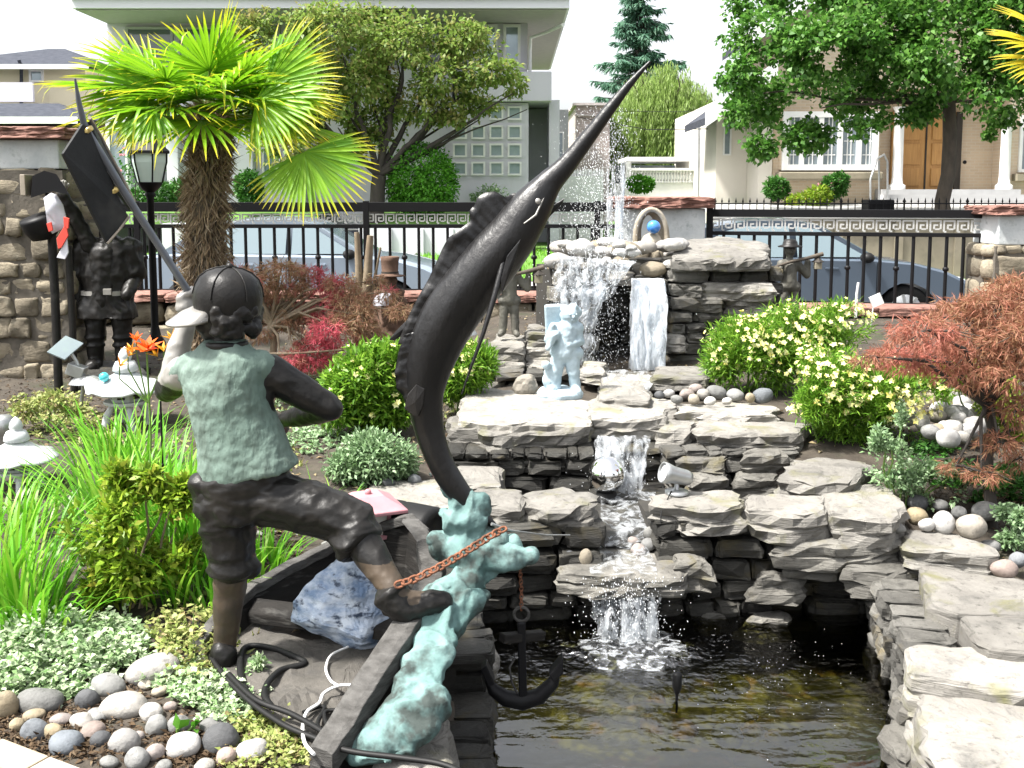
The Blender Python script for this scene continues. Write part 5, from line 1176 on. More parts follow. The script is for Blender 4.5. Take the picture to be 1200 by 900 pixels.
slab_at([(780, 394), (804, 395), (802, 386), (782, 386)], 7.1, .3, .1, 'small tan square stone low beside the upper waterfall', 'slab')
slab_at([(690, 326), (742, 327), (744, 312), (700, 310)], 7.28, .5, .07, 'pale overhanging stone left of the upper spout', tilt=.12)
slab_at([(742, 328), (780, 328), (786, 300), (742, 298)], 7.22, .6, .05, 'wet stone lip the upper waterfall pours over')
# ---- pebbles and cobbles
SIZE = [(0, 'small'), (.045, 'medium'), (.075, 'large')]
CW = dict(pale='pale grey', grey='mid grey', dark='dark slate grey', tan='tan', blue='blue-grey', pink='pinkish', white='whitish')
_used = {}
def pebble(px, py, rx, ry, col, z, where, group, name='river_stone', sink=.5, label=None, sub=3):
    c0 = G(px, py, z); Y = c0.y; u = U(Y+.1); a = rx*u; h = max(.6*a, ry*u*1.05) if ry < rx else ry*u; b = a*random.uniform(.7, .95); h = min(h, ry*u*1.15)
    c = G(px, py, z + h*(1-sink)*.5); seed = int(px*7+py*13) % 997
    vs, fs = rock_blob((c.x, c.y, c.z), (a, b, h), seed, sub, .13, .9, R=Matrix.Rotation(random.uniform(-.25, .25), 3, 'Y') @ Matrix.Rotation(random.uniform(-.4, .4), 3, 'Z'))
    m_ = MB(); m_.add(vs, fs, 0, True); o = m_.build(name, PEB[col])
    sz = 'small' if a < .035 else ('medium' if a < .062 else 'large'); shp = 'long oval' if rx > ry*1.7 else ('oval' if rx > ry*1.25 else 'round')
    if not label: label = ' '.join(f'{sz} {CW[col]} {shp} {"cobble" if a > .035 else "pebble"} {where}'.split()[:16])
    return tag(o, label, 'stone', group)
g1 = 'river cobbles in the bed by the brick path'
L1 = [(178, 785, 32, 15, 'pale', 'under the variegated plant, topmost of the bed'), (127, 803, 22, 12, 'grey', 'touching the variegated plant'), (145, 828, 27, 14, 'pale', 'in the middle of the bed, below the touching grey one'), (7, 828, 15, 20, 'tan', 'at the left edge of the picture'), (47, 823, 28, 14, 'grey', 'under the left end of the variegated plant'), (102, 820, 14, 14, 'dark', 'half shaded under the variegated plant'),
      (41, 857, 17, 14, 'blue', 'nearest the corner of the brick path'), (40, 838, 13, 6, 'tan', 'wedged in the left part of the bed'), (72, 843, 13, 6, 'pink', 'left of the middle of the bed'), (97, 845, 15, 9, 'pale', 'near the middle of the bed, beside a pinkish one'), (114, 838, 14, 7, 'grey', 'behind the pale one in the middle of the bed'), (20, 850, 9, 9, 'tan', 'beside the path corner'), (62, 858, 13, 10, 'tan', 'against the brick path'),
      (78, 872, 20, 14, 'blue', 'against the brick path, right of a tan one'), (110, 857, 15, 10, 'pink', 'in the middle of the bed'), (118, 867, 12, 11, 'dark', 'in the middle of the bed, against a pinkish one'), (177, 835, 14, 11, 'pale', 'right of the long pale one in mid-bed'), (145, 870, 19, 16, 'pale', 'in the lower middle of the bed'), (183, 852, 13, 15, 'grey', 'left of the green leaves in the bed'), (210, 850, 14, 12, 'grey', 'behind the green leaves in the bed'),
      (160, 890, 15, 14, 'grey', 'at the bottom edge of the picture'), (182, 882, 12, 10, 'pink', 'under the green leaves in the bed'), (215, 875, 20, 16, 'pale', 'with a dark lower half right of the green leaves'), (248, 852, 15, 10, 'grey', 'above the largest dark one at the right of the bed'), (258, 868, 24, 18, 'dark', 'at the right end of the bed'), (265, 887, 12, 11, 'pink', 'below the dark one at the right end'), (297, 880, 19, 13, 'pale', 'rightmost of the bed by the black hoses'),
      (200, 828, 8, 6, 'pink', 'right of the middle of the bed'), (170, 803, 9, 6, 'tan', 'between the two top rows of the bed'), (187, 810, 10, 6, 'tan', 'below the topmost long stone'), (163, 863, 7, 6, 'pink', 'between two pale cobbles'), (192, 898, 10, 7, 'grey', 'cut by the bottom edge'), (240, 897, 12, 7, 'pale', 'at the bottom edge left of the dark hoses'), (128, 893, 12, 6, 'grey', 'at the bottom edge by the bricks')]
for x, y, a, b, c, w_ in L1: pebble(x, y, a, b, c, gz(G(x, y, 0).x, G(x, y, 0).y)+.005, w_, g1, 'river_cobble')
for i in range(110):
    x = random.uniform(5, 310); y = random.uniform(800, 900)
    if y > 850 + x*.35 and x < 110: continue
    pebble(x, y+4, random.uniform(6, 11), random.uniform(4, 8), random.choice(list(PEB)[:6]), -.03, 'filling a gap between the larger cobbles of the lower left bed', 'small filler stones of the cobble bed', sub=2, label='small river stone filling a gap between the larger cobbles of the lower left bed')
g2 = 'cobbles below the red lace maple'
for x, y, a, b, c, w_ in [(1051, 602, 11, 13, 'blue', 'standing on the corner ledge stone below the maple'), (1075, 590, 12, 10, 'dark', 'behind the tan one below the grey-green creeper'), (1075, 605, 13, 10, 'tan', 'in front of the dark one below the creeper'), (1086, 615, 10, 7, 'white', 'lying in front of the tan one'), (1106, 613, 13, 14, 'pale', 'between the whitish one and the biggest tan one'), (1139, 617, 17, 14, 'tan', 'biggest, mossy, beside the flat grey slab'), (1156, 599, 17, 9, 'grey', 'behind the biggest tan one'), (1050, 618, 11, 6, 'grey', 'flat on the edge of the slabs'), (1020, 564, 10, 7, 'blue', 'beside the wedge shaped block'), (1178, 667, 16, 11, 'pink', 'resting on the big slab at the right edge'), (1193, 656, 11, 9, 'blue', 'behind the pinkish one at the right edge'), (1124, 601, 9, 8, 'grey', 'in the back row left of the maple stem'), (1102, 592, 9, 7, 'grey', 'in the back row under the creeper'), (1160, 640, 12, 7, 'grey', 'at the end of the flat grey slab')]:
    pebble(x, y, a, b, c, .13 if y < 640 else .05, w_, g2, 'river_cobble')
rs_ = random.Random(9)
for i in range(26):
    a = rs_.uniform(0, 2*PI); r = math.sqrt(rs_.random()); x = 1108+46*r*math.cos(a); y = 490+28*r*math.sin(a); p = G(x, y, .36)
    pebble(x, y, rs_.uniform(8, 15), rs_.uniform(7, 11), rs_.choice(('white', 'pale', 'pale', 'tan', 'grey')), .36+.06*(1-r), '', 'heap of pale stones behind the red maple', label='pale angular rounded stone in the heap between the yellow bush and the maple stem')
for x, y, a, b, c in [(793, 468, 7, 5, 'grey'), (805, 462, 9, 6, 'pink'), (813, 468, 7, 6, 'tan'), (824, 462, 8, 6, 'pale'), (840, 460, 13, 8, 'grey'), (862, 463, 10, 7, 'grey'), (879, 466, 6, 6, 'tan'), (894, 464, 12, 9, 'blue'), (832, 470, 7, 5, 'white'), (852, 470, 6, 4, 'pale'), (784, 461, 7, 5, 'white'), (815, 455, 8, 5, 'pink'), (773, 463, 6, 5, 'dark')]:
    pebble(x, y, a, b, c, .42, 'in the row between the thin slab and the far yellow bush', 'pebble row behind the thin pale slab')
for x, y, a, b, c, z, w_ in [(705, 517, 6, 5, 'tan', .2, 'uppermost at the left bank above the mirror ball'), (706, 527, 6, 5, 'tan', .17, 'lower at the left bank above the mirror ball'), (697, 534, 8, 5, 'grey', .15, 'at the left bank above the mirror ball'), (762, 520, 7, 6, 'tan', .2, 'yellowish at the right bank above the mirror ball'), (763, 533, 6, 5, 'tan', .16, 'lower at the right bank above the mirror ball'), (778, 522, 9, 9, 'blue', .2, 'at the right bank under the bridge slab'), (750, 531, 8, 6, 'pale', .16, 'in the stream right of the mirror ball'), (768, 512, 6, 5, 'tan', .22, 'under the right end of the bridge slab'),
                          (678, 633, 14, 9, 'dark', .0, 'mossy on top of the left ledge pile'), (680, 640, 6, 4, 'tan', .02, 'squeezed in the left ledge pile'), (668, 653, 9, 8, 'dark', -.02, 'left in the ledge pile'), (686, 655, 8, 12, 'tan', -.02, 'upright in the ledge pile'), (702, 652, 8, 7, 'grey', -.02, 'beside the upright tan one at the ledge'),
                          (748, 645, 9, 8, 'pink', -.02, 'reddish at the right of the ledge stream'), (760, 638, 9, 7, 'grey', .0, 'at the right of the ledge stream'), (776, 638, 9, 6, 'tan', .0, 'mossy at the right of the ledge'), (762, 625, 9, 8, 'grey', .03, 'upper at the right of the ledge stream'), (742, 634, 7, 5, 'pink', .0, 'small reddish in the ledge stream')]:
    pebble(x, y, a, b, c, z, w_, 'wet pebbles along the stream')
for i in range(54):
    x = rs_.uniform(652, 800); t = (x-652)/148; y = lerp(296, 290, t) + rs_.uniform(-12, 20) + (8 if 735 < x < 790 else 0); Yd = rs_.uniform(7.25, 8.0); z = 1.08 + rs_.uniform(0, .06); c0 = P(x, y, Yd)
    r = rs_.uniform(.04, .11); m_ = MB(); vs, fs = rock_blob((c0.x, c0.y, min(max(c0.z, 1.06), 1.24)), (r, r*.8, r*.55), 400+i, 3, .16); m_.add(vs, fs, 0, True)
    tag(m_.build('top_stone', PEB[rs_.choice(('white', 'white', 'pale', 'pale', 'tan'))]), 'whitish rounded stone piled on top of the upper waterfall rockwork', 'stone', 'rounded stones on top of the waterfall')
for x, y, a, b, c in [(335, 613, 14, 9, 'pale'), (356, 629, 13, 9, 'white'), (319, 603, 10, 8, 'grey'), (300, 631, 11, 8, 'pale'), (322, 628, 10, 7, 'grey'), (396, 628, 7, 5, 'pale'), (382, 640, 8, 6, 'grey'), (310, 648, 11, 7, 'grey'), (466, 556, 9, 8, 'blue'), (478, 548, 8, 8, 'grey'), (486, 562, 8, 6, 'blue'), (455, 566, 8, 5, 'dark')]:
    pebble(x, y, a, b, c, .06 if x < 420 else .16, 'between the legs of the boy statue' if x < 420 else 'between the grey-green shrub and the marlin tail', 'cobbles behind the boat')
slab([(290, 700), (395, 650), (410, 628), (340, 640), (290, 668)], .05, .05, 'flat grey paving stone behind the boat between the legs of the boy statue', 'slab_dark')
slab([(432, 900), (449, 878), (505, 826), (524, 818), (540, 830), (548, 884), (530, 925)], .0, .3, 'grey pedestal rock under the verdigris wave at the pond edge', 'slab', strata=2, rough=.02)
vs, fs = rock_blob(G(556, 780, -.22), (.095, .09, .08), 91, 4, .3, 1.2); m_ = MB(); m_.add(vs, fs, 0, False); tag(m_.build('boulder', MT['slab']), 'pale boulder in the pond beside the verdigris wave', 'stone')
slab([(150, 540), (300, 520), (330, 560), (120, 600)], .12, .04, 'flat pale path slab in the flower bed left of the boy statue', 'slab')
# brick path in the corner
pv = MB()
for i in range(-4, 6):
    for j in range(-3, 3):
        c = G(20, 893, 0); R = Matrix.Rotation(rad(-28), 3, 'Z'); q = Vector((c.x, c.y, .01)) + R @ Vector(((i+.5*(j % 2))*.205-.2, j*.105-.235, 0)); pv.box(q, (.2, .1, .05), mat=R)
pvo = pv.build('brick_path', MT['paver'], bevel=.004); pvo['kind'] = 'structure'
# ------------------------------------------------------------------ falling water
def sheet_fall(name, top, bot, label, mat='fall', nx=14, ny=16, bulge=.06, ns=.012, seed=0, layers=2, cat='waterfall', group=None):
    "top, bot: (left point, right point); falls forward along an arc"
    mb = MB()
    for L_ in range(layers):
        vs = []
        for j in range(ny+1):
            t = j/ny
            for i in range(nx+1):
                s = i/nx; a = Vector(top[0]).lerp(Vector(top[1]), s); b = Vector(bot[0]).lerp(Vector(bot[1]), s)
                p = Vector((lerp(a.x, b.x, t), lerp(a.y, b.y, math.sqrt(t))-bulge*0, lerp(a.z, b.z, t**1.25)))
                p.y += ns*fbm((s*5+seed, t*2, L_*3), 1.6, 3)*2 + L_*.025; p.x += ns*fbm((s*3, t*3, 9+seed+L_), 1.5, 2)
                vs.append(p)
        mb.add(vs, [(j*(nx+1)+i, j*(nx+1)+i+1, (j+1)*(nx+1)+i+1, (j+1)*(nx+1)+i) for j in range(ny) for i in range(nx)], 0, True)
    o = mb.build(name, MT[mat]); return tag(o, label, cat, group)
def wrapped(points_l, points_r, name, label, mat, n=10, ns=.01, seed=0):
    "water film running over a line of left/right bank points"
    mb = MB(); vs = []; K = []
    for (a, b, c, d) in zip(points_l, points_r, points_l[1:], points_r[1:]):
        for k in range(5): K.append((Vector(a).lerp(Vector(c), k/5), Vector(b).lerp(Vector(d), k/5)))
    K.append((Vector(points_l[-1]), Vector(points_r[-1])))
    for j, (a, b) in enumerate(K):
        for i in range(n+1):
            p = a.lerp(b, i/n); p.z += ns*fbm((p.x*9+seed, p.y*9, p.z*9), 1, 2); p.y += ns*fbm((p.x*9, p.y*9+seed, p.z*9+4), 1, 2); vs.append(p)
    mb.add(vs, [(j*(n+1)+i, j*(n+1)+i+1, (j+1)*(n+1)+i+1, (j+1)*(n+1)+i) for j in range(len(K)-1) for i in range(n)], 0, True)
    return tag(mb.build(name, MT[mat]), label, 'stream')
sheet_fall('waterfall', (P(741, 327, 7.18), P(778, 327, 7.18)), (P(739, 434, 6.98), P(780, 434, 6.98)), 'right upper waterfall, a thick white column of water before a dark recess', 'fall_thick', seed=1, layers=4, ns=.02)
sheet_fall('waterfall', (P(655, 300, 7.12), P(742, 306, 7.12)), (P(648, 372, 7.0), P(716, 350, 7.0)), 'left upper cascade, broken white water splashing over the pale stacked stones', 'fall', seed=11, layers=3, ns=.05, nx=24)
sheet_fall('waterfall', (P(660, 340, 7.04), P(712, 336, 7.04)), (P(652, 432, 6.95), P(690, 425, 6.95)), 'thin strands of water below the left upper cascade behind the pale blue statue', 'film', seed=14, layers=2, ns=.05, nx=20)
sheet_fall('waterfall', (P(694, 672, 4.30), P(768, 672, 4.30)), (P(698, 752, 4.18), P(772, 752, 4.18)), 'lowest waterfall, broken white strands dropping into the pond', 'fall', seed=4, layers=3, ns=.03)
sheet_fall('waterfall', (P(700, 512, 5.22), P(760, 512, 5.22)), (P(692, 578, 5.08), P(752, 578, 5.08)), 'middle waterfall pouring from under the bridge slab behind the mirror ball', 'film', seed=7, layers=2, ns=.02)
wrapped([G(704, 578, .1), G(704, 610, .06), G(694, 640, .0), G(690, 660, -.015), G(692, 674, -.02)], [G(768, 576, .1), G(764, 610, .06), G(756, 640, .0), G(768, 660, -.015), G(770, 674, -.02)], 'stream', 'white rushing stream between the mirror ball and the lowest waterfall', 'fall', ns=.02)
sb = MB(); sb.add([G(690, 572, .085), G(782, 572, .085), G(778, 640, -.01), G(690, 640, -.01)], [(0, 1, 2, 3)]); stb = sb.build('stream_bed', MT['wall_dark']); stb['kind'] = 'structure'
wrapped([G(704, 434, .45), G(712, 466, .405)], [G(776, 434, .45), G(752, 470, .405)], 'stream', 'thin wet film over the basin stone below the upper waterfall', 'film')
# foam where the lowest fall meets the pond, and floating flecks
fm = MB(); vs = [(fc.x, fc.y, WZ+.02)]; nR = 40
for k in range(1, 9):
    for j in range(nR):
        a = 2*PI*j/nR; r = k/8*(1+.35*fbm((math.cos(a), math.sin(a), 3), 2, 2)); vs.append((fc.x+.25*r*math.cos(a), fc.y-.06+.20*r*math.sin(a), WZ+.026+.02*fbm((r*math.cos(a)*4, r*math.sin(a)*4, 0), 1, 2)-.024*r))
fs = [(0, 1+j, 1+(j+1) % nR) for j in range(nR)] + [(1+(k-1)*nR+j, 1+k*nR+j, 1+k*nR+(j+1) % nR, 1+(k-1)*nR+(j+1) % nR) for k in range(1, 8) for j in range(nR)]
fm.add(vs, fs, 0, True); tag(fm.build('foam', MT['foam']), 'white foam boiling under the lowest waterfall', 'foam', kind='stuff')
def drops(pts, r0, r1, name, label, mat='drop', stretch=1.6):
    mb = MB()
    for p in pts:
        r = random.uniform(r0, r1); v = [Vector((1, 0, 0)), Vector((-.5, .87, 0)), Vector((-.5, -.87, 0)), Vector((0, 0, stretch)), Vector((0, 0, -stretch))]
        mb.add([Vector(p)+q*r for q in v], [(0, 1, 3), (1, 2, 3), (2, 0, 3), (1, 0, 4), (2, 1, 4), (0, 2, 4)], 0, True)
    return tag(mb.build(name, MT[mat]), label, 'spray', kind='stuff')
pts = []
for i in range(120):
    p = G(rs_.gauss(905, 60), rs_.gauss(795, 32), WZ+.004)
    if in_poly(p.x, p.y, POND): pts.append(p)
drops(pts, .0012, .0032, 'foam_flecks', 'white foam flecks floating on the dark right part of the pond', 'white', .5)
pts = []
for i in range(3600):
    t = rs_.random(); x = rs_.gauss(700, 20) if rs_.random() < .7 else rs_.gauss(722, 8); y = lerp(125, 295, t**.8); pts.append(P(x+rs_.gauss(0, 6), y, rs_.uniform(7.4, 8.1)))
for i in range(2400):
    pts.append(P(rs_.gauss(690, 24), rs_.uniform(290, 440), rs_.uniform(6.9, 7.3)))
for i in range(130):
    pts.append(P(rs_.gauss(716, 34), rs_.uniform(340, 430), rs_.uniform(7.0, 7.5)))
drops(pts, .001, .0034, 'fountain_spray', 'spray of water drops from the fountain above the upper waterfall', stretch=2.2)
pts = [P(rs_.gauss(735, 26), rs_.uniform(676, 752), rs_.uniform(4.08, 4.25)) for i in range(800)] + [P(rs_.gauss(725, 20), rs_.uniform(530, 575), rs_.uniform(4.98, 5.15)) for i in range(160)]
drops(pts, .0008, .0028, 'splash_drops', 'splashing water drops around the lowest and middle waterfalls', stretch=2)
jt = MB()
for k in range(9):
    x0 = rs_.uniform(714, 730); h_ = rs_.uniform(170, 215); jt.tube([P(x0, 292, 7.8), P(x0+rs_.uniform(-3, 3), 250, 7.8), P(x0+rs_.uniform(-5, 5), h_, 7.8)], [.02, .016, .004], 7)
tag(jt.build('fountain_jet', MT['fall']), 'upright fountain jet of thin broken water above the rockwork', 'fountain')
# ------------------------------------------------------------------ garden plants
def GT(px, py):
    "photo pixel -> point on the terrain"
    z = .1
    for _ in range(12): p = G(px, py, z); z = gz(p.x, p.y)
    return p
def at_terrain(px, py, Y):
    p = P(px, py, Y); p.z = gz(p.x, p.y); return p
fl = ('flower_yellow', 1300, .019, .015)
bush('tickseed_bush', 'far one of two yellow-flowered bushes right of the upper waterfall', [(872, 410, 48, 44), (925, 395, 50, 42), (985, 380, 40, 30), (850, 425, 30, 30), (905, 430, 45, 32), (955, 410, 40, 38)], 6.35, 17000, .05, .0085, 'tickseed', flowers=fl, gap=.22, gsc=3.5, shell=.45, stemm='stalk', droop=-.5)
bush('tickseed_bush', 'near and larger one of two yellow-flowered bushes, left of the red maple', [(970, 455, 50, 55), (1040, 465, 55, 50), (1085, 470, 32, 36), (1000, 485, 60, 46), (1055, 485, 45, 38), (945, 475, 28, 40)], 5.45, 21000, .045, .008, 'tickseed', flowers=('flower_yellow', 1250, .02, .0155), gap=.22, gsc=3.5, shell=.45, stemm='stalk', droop=-.5)
bush('tickseed_bush', 'yellow-flowered bush directly behind the marlin body', [(545, 432, 32, 34), (530, 450, 24, 26), (566, 428, 18, 24)], 6.2, 3800, .055, .012, 'tickseed', flowers=('flower_yellow', 300, .02, .015), shell=.5, stemm='stalk', droop=-.5)
bush('tickseed_bush', 'lime and yellow-flowered bush left of the marlin body', [(430, 440, 38, 40), (455, 425, 28, 30), (405, 455, 34, 34), (460, 470, 34, 34), (440, 485, 40, 26), (395, 480, 26, 24), (475, 440, 20, 30)], 5.9, 9000, .055, .016, 'tickseed', flowers=('flower_yellow', 320, .02, .015), shell=.45, stemm='stalk', droop=-.4)
# reddish dwarf leaves over the wall by the left lace maple, and scattered lower shrubs
bush('grey_green_shrub', 'low grey-green small leaved shrub behind the pink roofed lantern', [(440, 535, 46, 32), (470, 540, 24, 24), (405, 545, 26, 22), (430, 520, 30, 18), (455, 560, 34, 16), (415, 562, 26, 14)], 5.1, 6400, .03, .014, 'grey_green', shell=.35, stemm='stalk', droop=-.2)
bush('grey_green_shrub', 'grey-green creeper with upright sprigs spilling under the red maple', [(1060, 555, 46, 24), (1040, 535, 26, 28), (1095, 575, 36, 22), (1030, 520, 10, 26), (1056, 498, 7, 30), (1120, 560, 24, 18)], 4.75, 5600, .026, .014, 'grey_green', shell=.15, gap=.1, gsc=7, stemm='stalk', droop=-.5)
bush('grey_green_shrub', 'small green creeper at the right edge above the pink cobble', [(1186, 632, 18, 12), (1196, 610, 14, 16), (1180, 600, 16, 10)], 4.45, 1300, .026, .015, 'grey_green', shell=.3, stemm='stalk')
bush('lime_shrub', 'lime green shrub with orange-tinged leaves beside the left leg of the boy statue', [(150, 615, 52, 50), (195, 600, 36, 40), (105, 625, 30, 40), (140, 560, 16, 22), (215, 580, 18, 24), (175, 565, 14, 20), (160, 660, 52, 42), (210, 640, 26, 40), (120, 690, 26, 20)], 3.75, 9500, .046, .019, 'lime_shrub', shell=.12, gap=.16, stemm='twig', droop=-.3)
bush('variegated_plant', 'tiny variegated sprig inside the boat beside the black hose', [(300, 790, 14, 16), (304, 775, 8, 10)], 3.2, 330, .022, .013, 'varieg', shell=.2, stemm='stalk')
bush('seedling', 'small bright green leaves among the cobbles of the lower left bed', [(208, 857, 8, 4), (198, 866, 8, 4), (225, 853, 8, 4)], 2.88, 9, .05, .03, 'bush', shell=.2, stemm='stalk')
bush('ivy_patch', 'green leafy ground cover on the mulch right of the maple stem', [(1180, 560, 20, 20), (1190, 585, 16, 16), (1150, 585, 14, 10)], 4.9, 900, .03, .022, 'dark_shrub', shell=.3, stemm='stalk')
bush('yellow_shrub', 'bright yellow-green shrub showing through behind the red maple', [(1170, 470, 30, 36), (1130, 440, 24, 20), (1190, 500, 14, 30), (1100, 432, 20, 12)], 5.5, 2600, .035, .018, 'lime_shrub', shell=.3, stemm='stalk')
bush('flower_bed', 'low yellow-green leafy edge plants behind the left white pagoda lantern', [(60, 470, 26, 12), (30, 480, 22, 14), (85, 480, 20, 8)], 5.9, 700, .04, .016, 'sparse', shell=.2, stemm='stalk')
def creeper(name, label, lst, n, L, Wd, m, cat='plant', stems=26):
    "low spreading plant lying on the terrain; lst of photo ellipses (px,py,rx,ry,height)"
    c = GT(lst[0][0], lst[0][1]); o = thing(name, label, cat, tuple(c)); w = np.array([q[2]*q[3] for q in lst], float); pos = []; ax = []; sm = MB(); sp = []
    for k in rng.choice(len(lst), n//7, p=w/w.sum()):
        q = lst[k]; a = random.uniform(0, 2*PI); r = math.sqrt(random.random()); g = GT(q[0]+q[2]*r*math.cos(a), q[1]+q[3]*r*math.sin(a)); top = q[4]*(1-.75*r*r)*random.uniform(.25, 1.1)
        t = g + Vector((random.gauss(0, .03), random.gauss(0, .03), top)); sp.append((g, t))
        for i in range(7):
            f = random.uniform(.25, 1.05); p = g.lerp(t, f); th = random.uniform(0, 2*PI); pos.append(p); ax.append((math.cos(th), math.sin(th), random.uniform(-.1, .9)))
    for g, t in random.sample(sp, min(stems, len(sp))): sm.tube([g, g.lerp(t, .6)+Vector((.004, 0, 0)), t], [.003, .002, .001], 4)
    sm.build('stem', MT['stalk'], o); N = len(pos); up = rng.normal(size=(N, 3))*.5+np.array([0, -.2, 1])
    put('foliage', leaf_mesh('foliage', np.array(pos), np.array(ax, float), rng.uniform(.6, 1.3, N)*L, rng.uniform(.7, 1.3, N)*Wd, .18, up), MT[m], o); return o
creeper('variegated_plant', 'white-edged variegated plant spreading over the cobbles at lower left', [(30, 775, 55, 32, .15), (90, 785, 50, 26, .13), (140, 775, 34, 20, .10), (10, 800, 40, 22, .10), (60, 750, 60, 20, .12), (130, 750, 40, 16, .10), (190, 790, 26, 12, .05), (70, 812, 30, 8, .05)], 9500, .026, .017, 'varieg')
creeper('variegated_plant', 'small variegated creeper growing over the hoses beside the boat', [(240, 815, 38, 18, .07), (285, 825, 26, 12, .05), (215, 800, 24, 14, .06), (265, 840, 24, 10, .04)], 2000, .022, .014, 'varieg')
creeper('yellowing_creeper', 'sparse yellowing creeper around the rear foot of the boy statue', [(225, 775, 34, 26, .16), (205, 750, 26, 20, .14), (250, 770, 18, 20, .12), (240, 735, 20, 12, .12)], 1100, .026, .014, 'sparse')
creeper('yellowing_creeper', 'sparse yellowing creeper at the bottom edge between cobbles and boat rail', [(325, 875, 38, 22, .05), (300, 855, 28, 14, .05), (350, 890, 24, 12, .04), (285, 890, 24, 10, .03), (320, 845, 20, 8, .04)], 1700, .020, .012, 'sparse')
def tuft(name, label, lst, m, group=None, cat='plant'):
    "lst of (px,py,Y,count,len,width,spread,lean)"
    c = at_terrain(lst[0][0], lst[0][1], lst[0][2]); B = []; A = []; L = []; Wd = []; le = []; dr = []
    for px, py, Y, n, ln, wd, sp, lean in lst:
        q = at_terrain(px, py, Y)
        for i in range(n):
            a = random.uniform(0, 2*PI); r = math.sqrt(random.random())*sp; x = q.x+r*math.cos(a); y = q.y+r*math.sin(a)*.7
            B.append((x, y, gz(x, y)-.01)); A.append(a+random.uniform(-.6, .6)); L.append(ln*random.uniform(.6, 1.15)); Wd.append(wd*random.uniform(.7, 1.2)); le.append(random.uniform(.02, lean)); dr.append(random.uniform(.5, 1.7))
    return tag(put(name, blades_mesh(name, np.array(B), np.array(A), np.array(L), np.array(Wd), np.array(le), np.array(dr), 7), MT[m], loc=tuple(c)), label, cat, group)
tuft('daylily_clump', 'big clump of bright green strap leaves left of the vest of the boy statue', [(190, 590, 4.15, 130, .62, .017, .22, .5), (150, 560, 4.4, 90, .55, .016, .22, .6), (225, 610, 4.0, 80, .52, .016, .14, .5), (205, 640, 3.8, 60, .42, .015, .15, .6), (120, 560, 4.5, 40, .5, .014, .2, .8)], 'grass_blade')
tuft('daylily_clump', 'clump of arching green strap leaves at the left edge below the white pagoda', [(15, 680, 3.65, 110, .50, .015, .2, .7), (-20, 640, 3.8, 80, .55, .015, .2, .6), (45, 700, 3.55, 40, .36, .012, .15, .9)], 'grass_blade')
tuft('daylily_clump', 'few green strap leaves behind the rear leg of the boy statue', [(300, 650, 3.95, 46, .26, .012, .12, .7), (318, 630, 4.1, 26, .22, .011, .1, .7), (255, 690, 3.7, 30, .3, .012, .1, .7)], 'grass_blade')
tuft('grass_tuft', 'short grassy leaves right of the vest hem of the boy statue', [(390, 570, 4.6, 30, .22, .009, .1, .6), (372, 560, 4.7, 16, .22, .009, .06, .5)], 'grass_blade')
# orange lily with buds
lq = at_terrain(172, 560, 4.6); o = thing('orange_lily', 'orange-red lily bloom with yellow buds left of the statue forearm', 'flower', tuple(lq))
hd = P(172, 412, 4.6); s = MB(); s.tube([lq, lerp(Vector(lq), hd, .5)+Vector((.015, 0, 0)), hd], [.006, .005, .004], 6)
for (x, y) in ((150, 418), (160, 400), (192, 412), (202, 398), (140, 430)): s.tube([lerp(Vector(lq), hd, .7), P(x, y+14, 4.6), P(x, y, 4.58)], [.004, .003, .003], 5)
s.build('stem', MT['stalk'], o)
def petals(c, n, L, w, m, nm, par, el=.5, dirv=(0, -.3, 1)):
    d = Vector(dirv).normalized(); x, y = frame_of(d); a = np.arange(n)*2*PI/n; A = np.array([list(x*math.cos(t)+y*math.sin(t)+d*el) for t in a]); put(nm, leaf_mesh(nm, np.array([list(c)]*n), A, L, w, .2, np.array([list(d)]*n)), MT[m], par)
petals(hd, 6, .085, .034, 'lily', 'petals', o, .6); petals(hd+Vector((.01, -.01, .012)), 6, .07, .03, 'lily', 'petals', o, 1.2); petals(P(160, 400, 4.57), 5, .05, .022, 'lily', 'petals', o, 1.5)
for (x, y) in ((150, 418), (192, 412), (202, 398), (140, 430), (185, 418), (155, 412)): petals(P(x, y, 4.58), 4, .055, .014, 'lily_bud', 'bud', o, 1.6, (random.uniform(-.8, .8), -.2, 1))
tuft('daylily_clump', 'strap leaves in front of the white pagoda lantern below the orange lily', [(135, 545, 5.3, 70, .42, .013, .2, .6), (165, 540, 5.2, 50, .45, .013, .15, .5)], 'grass_blade')
tuft('daylily_clump', 'strap leaves hiding the foot of the white pagoda at the left edge', [(10, 610, 4.4, 60, .34, .014, .2, .8), (50, 590, 4.5, 30, .3, .012, .15, .8)], 'grass_blade')
tuft('lily_leaves', 'upright lily leaves under the orange bloom', [(172, 560, 4.6, 36, .34, .016, .07, .35)], 'grass_blade')
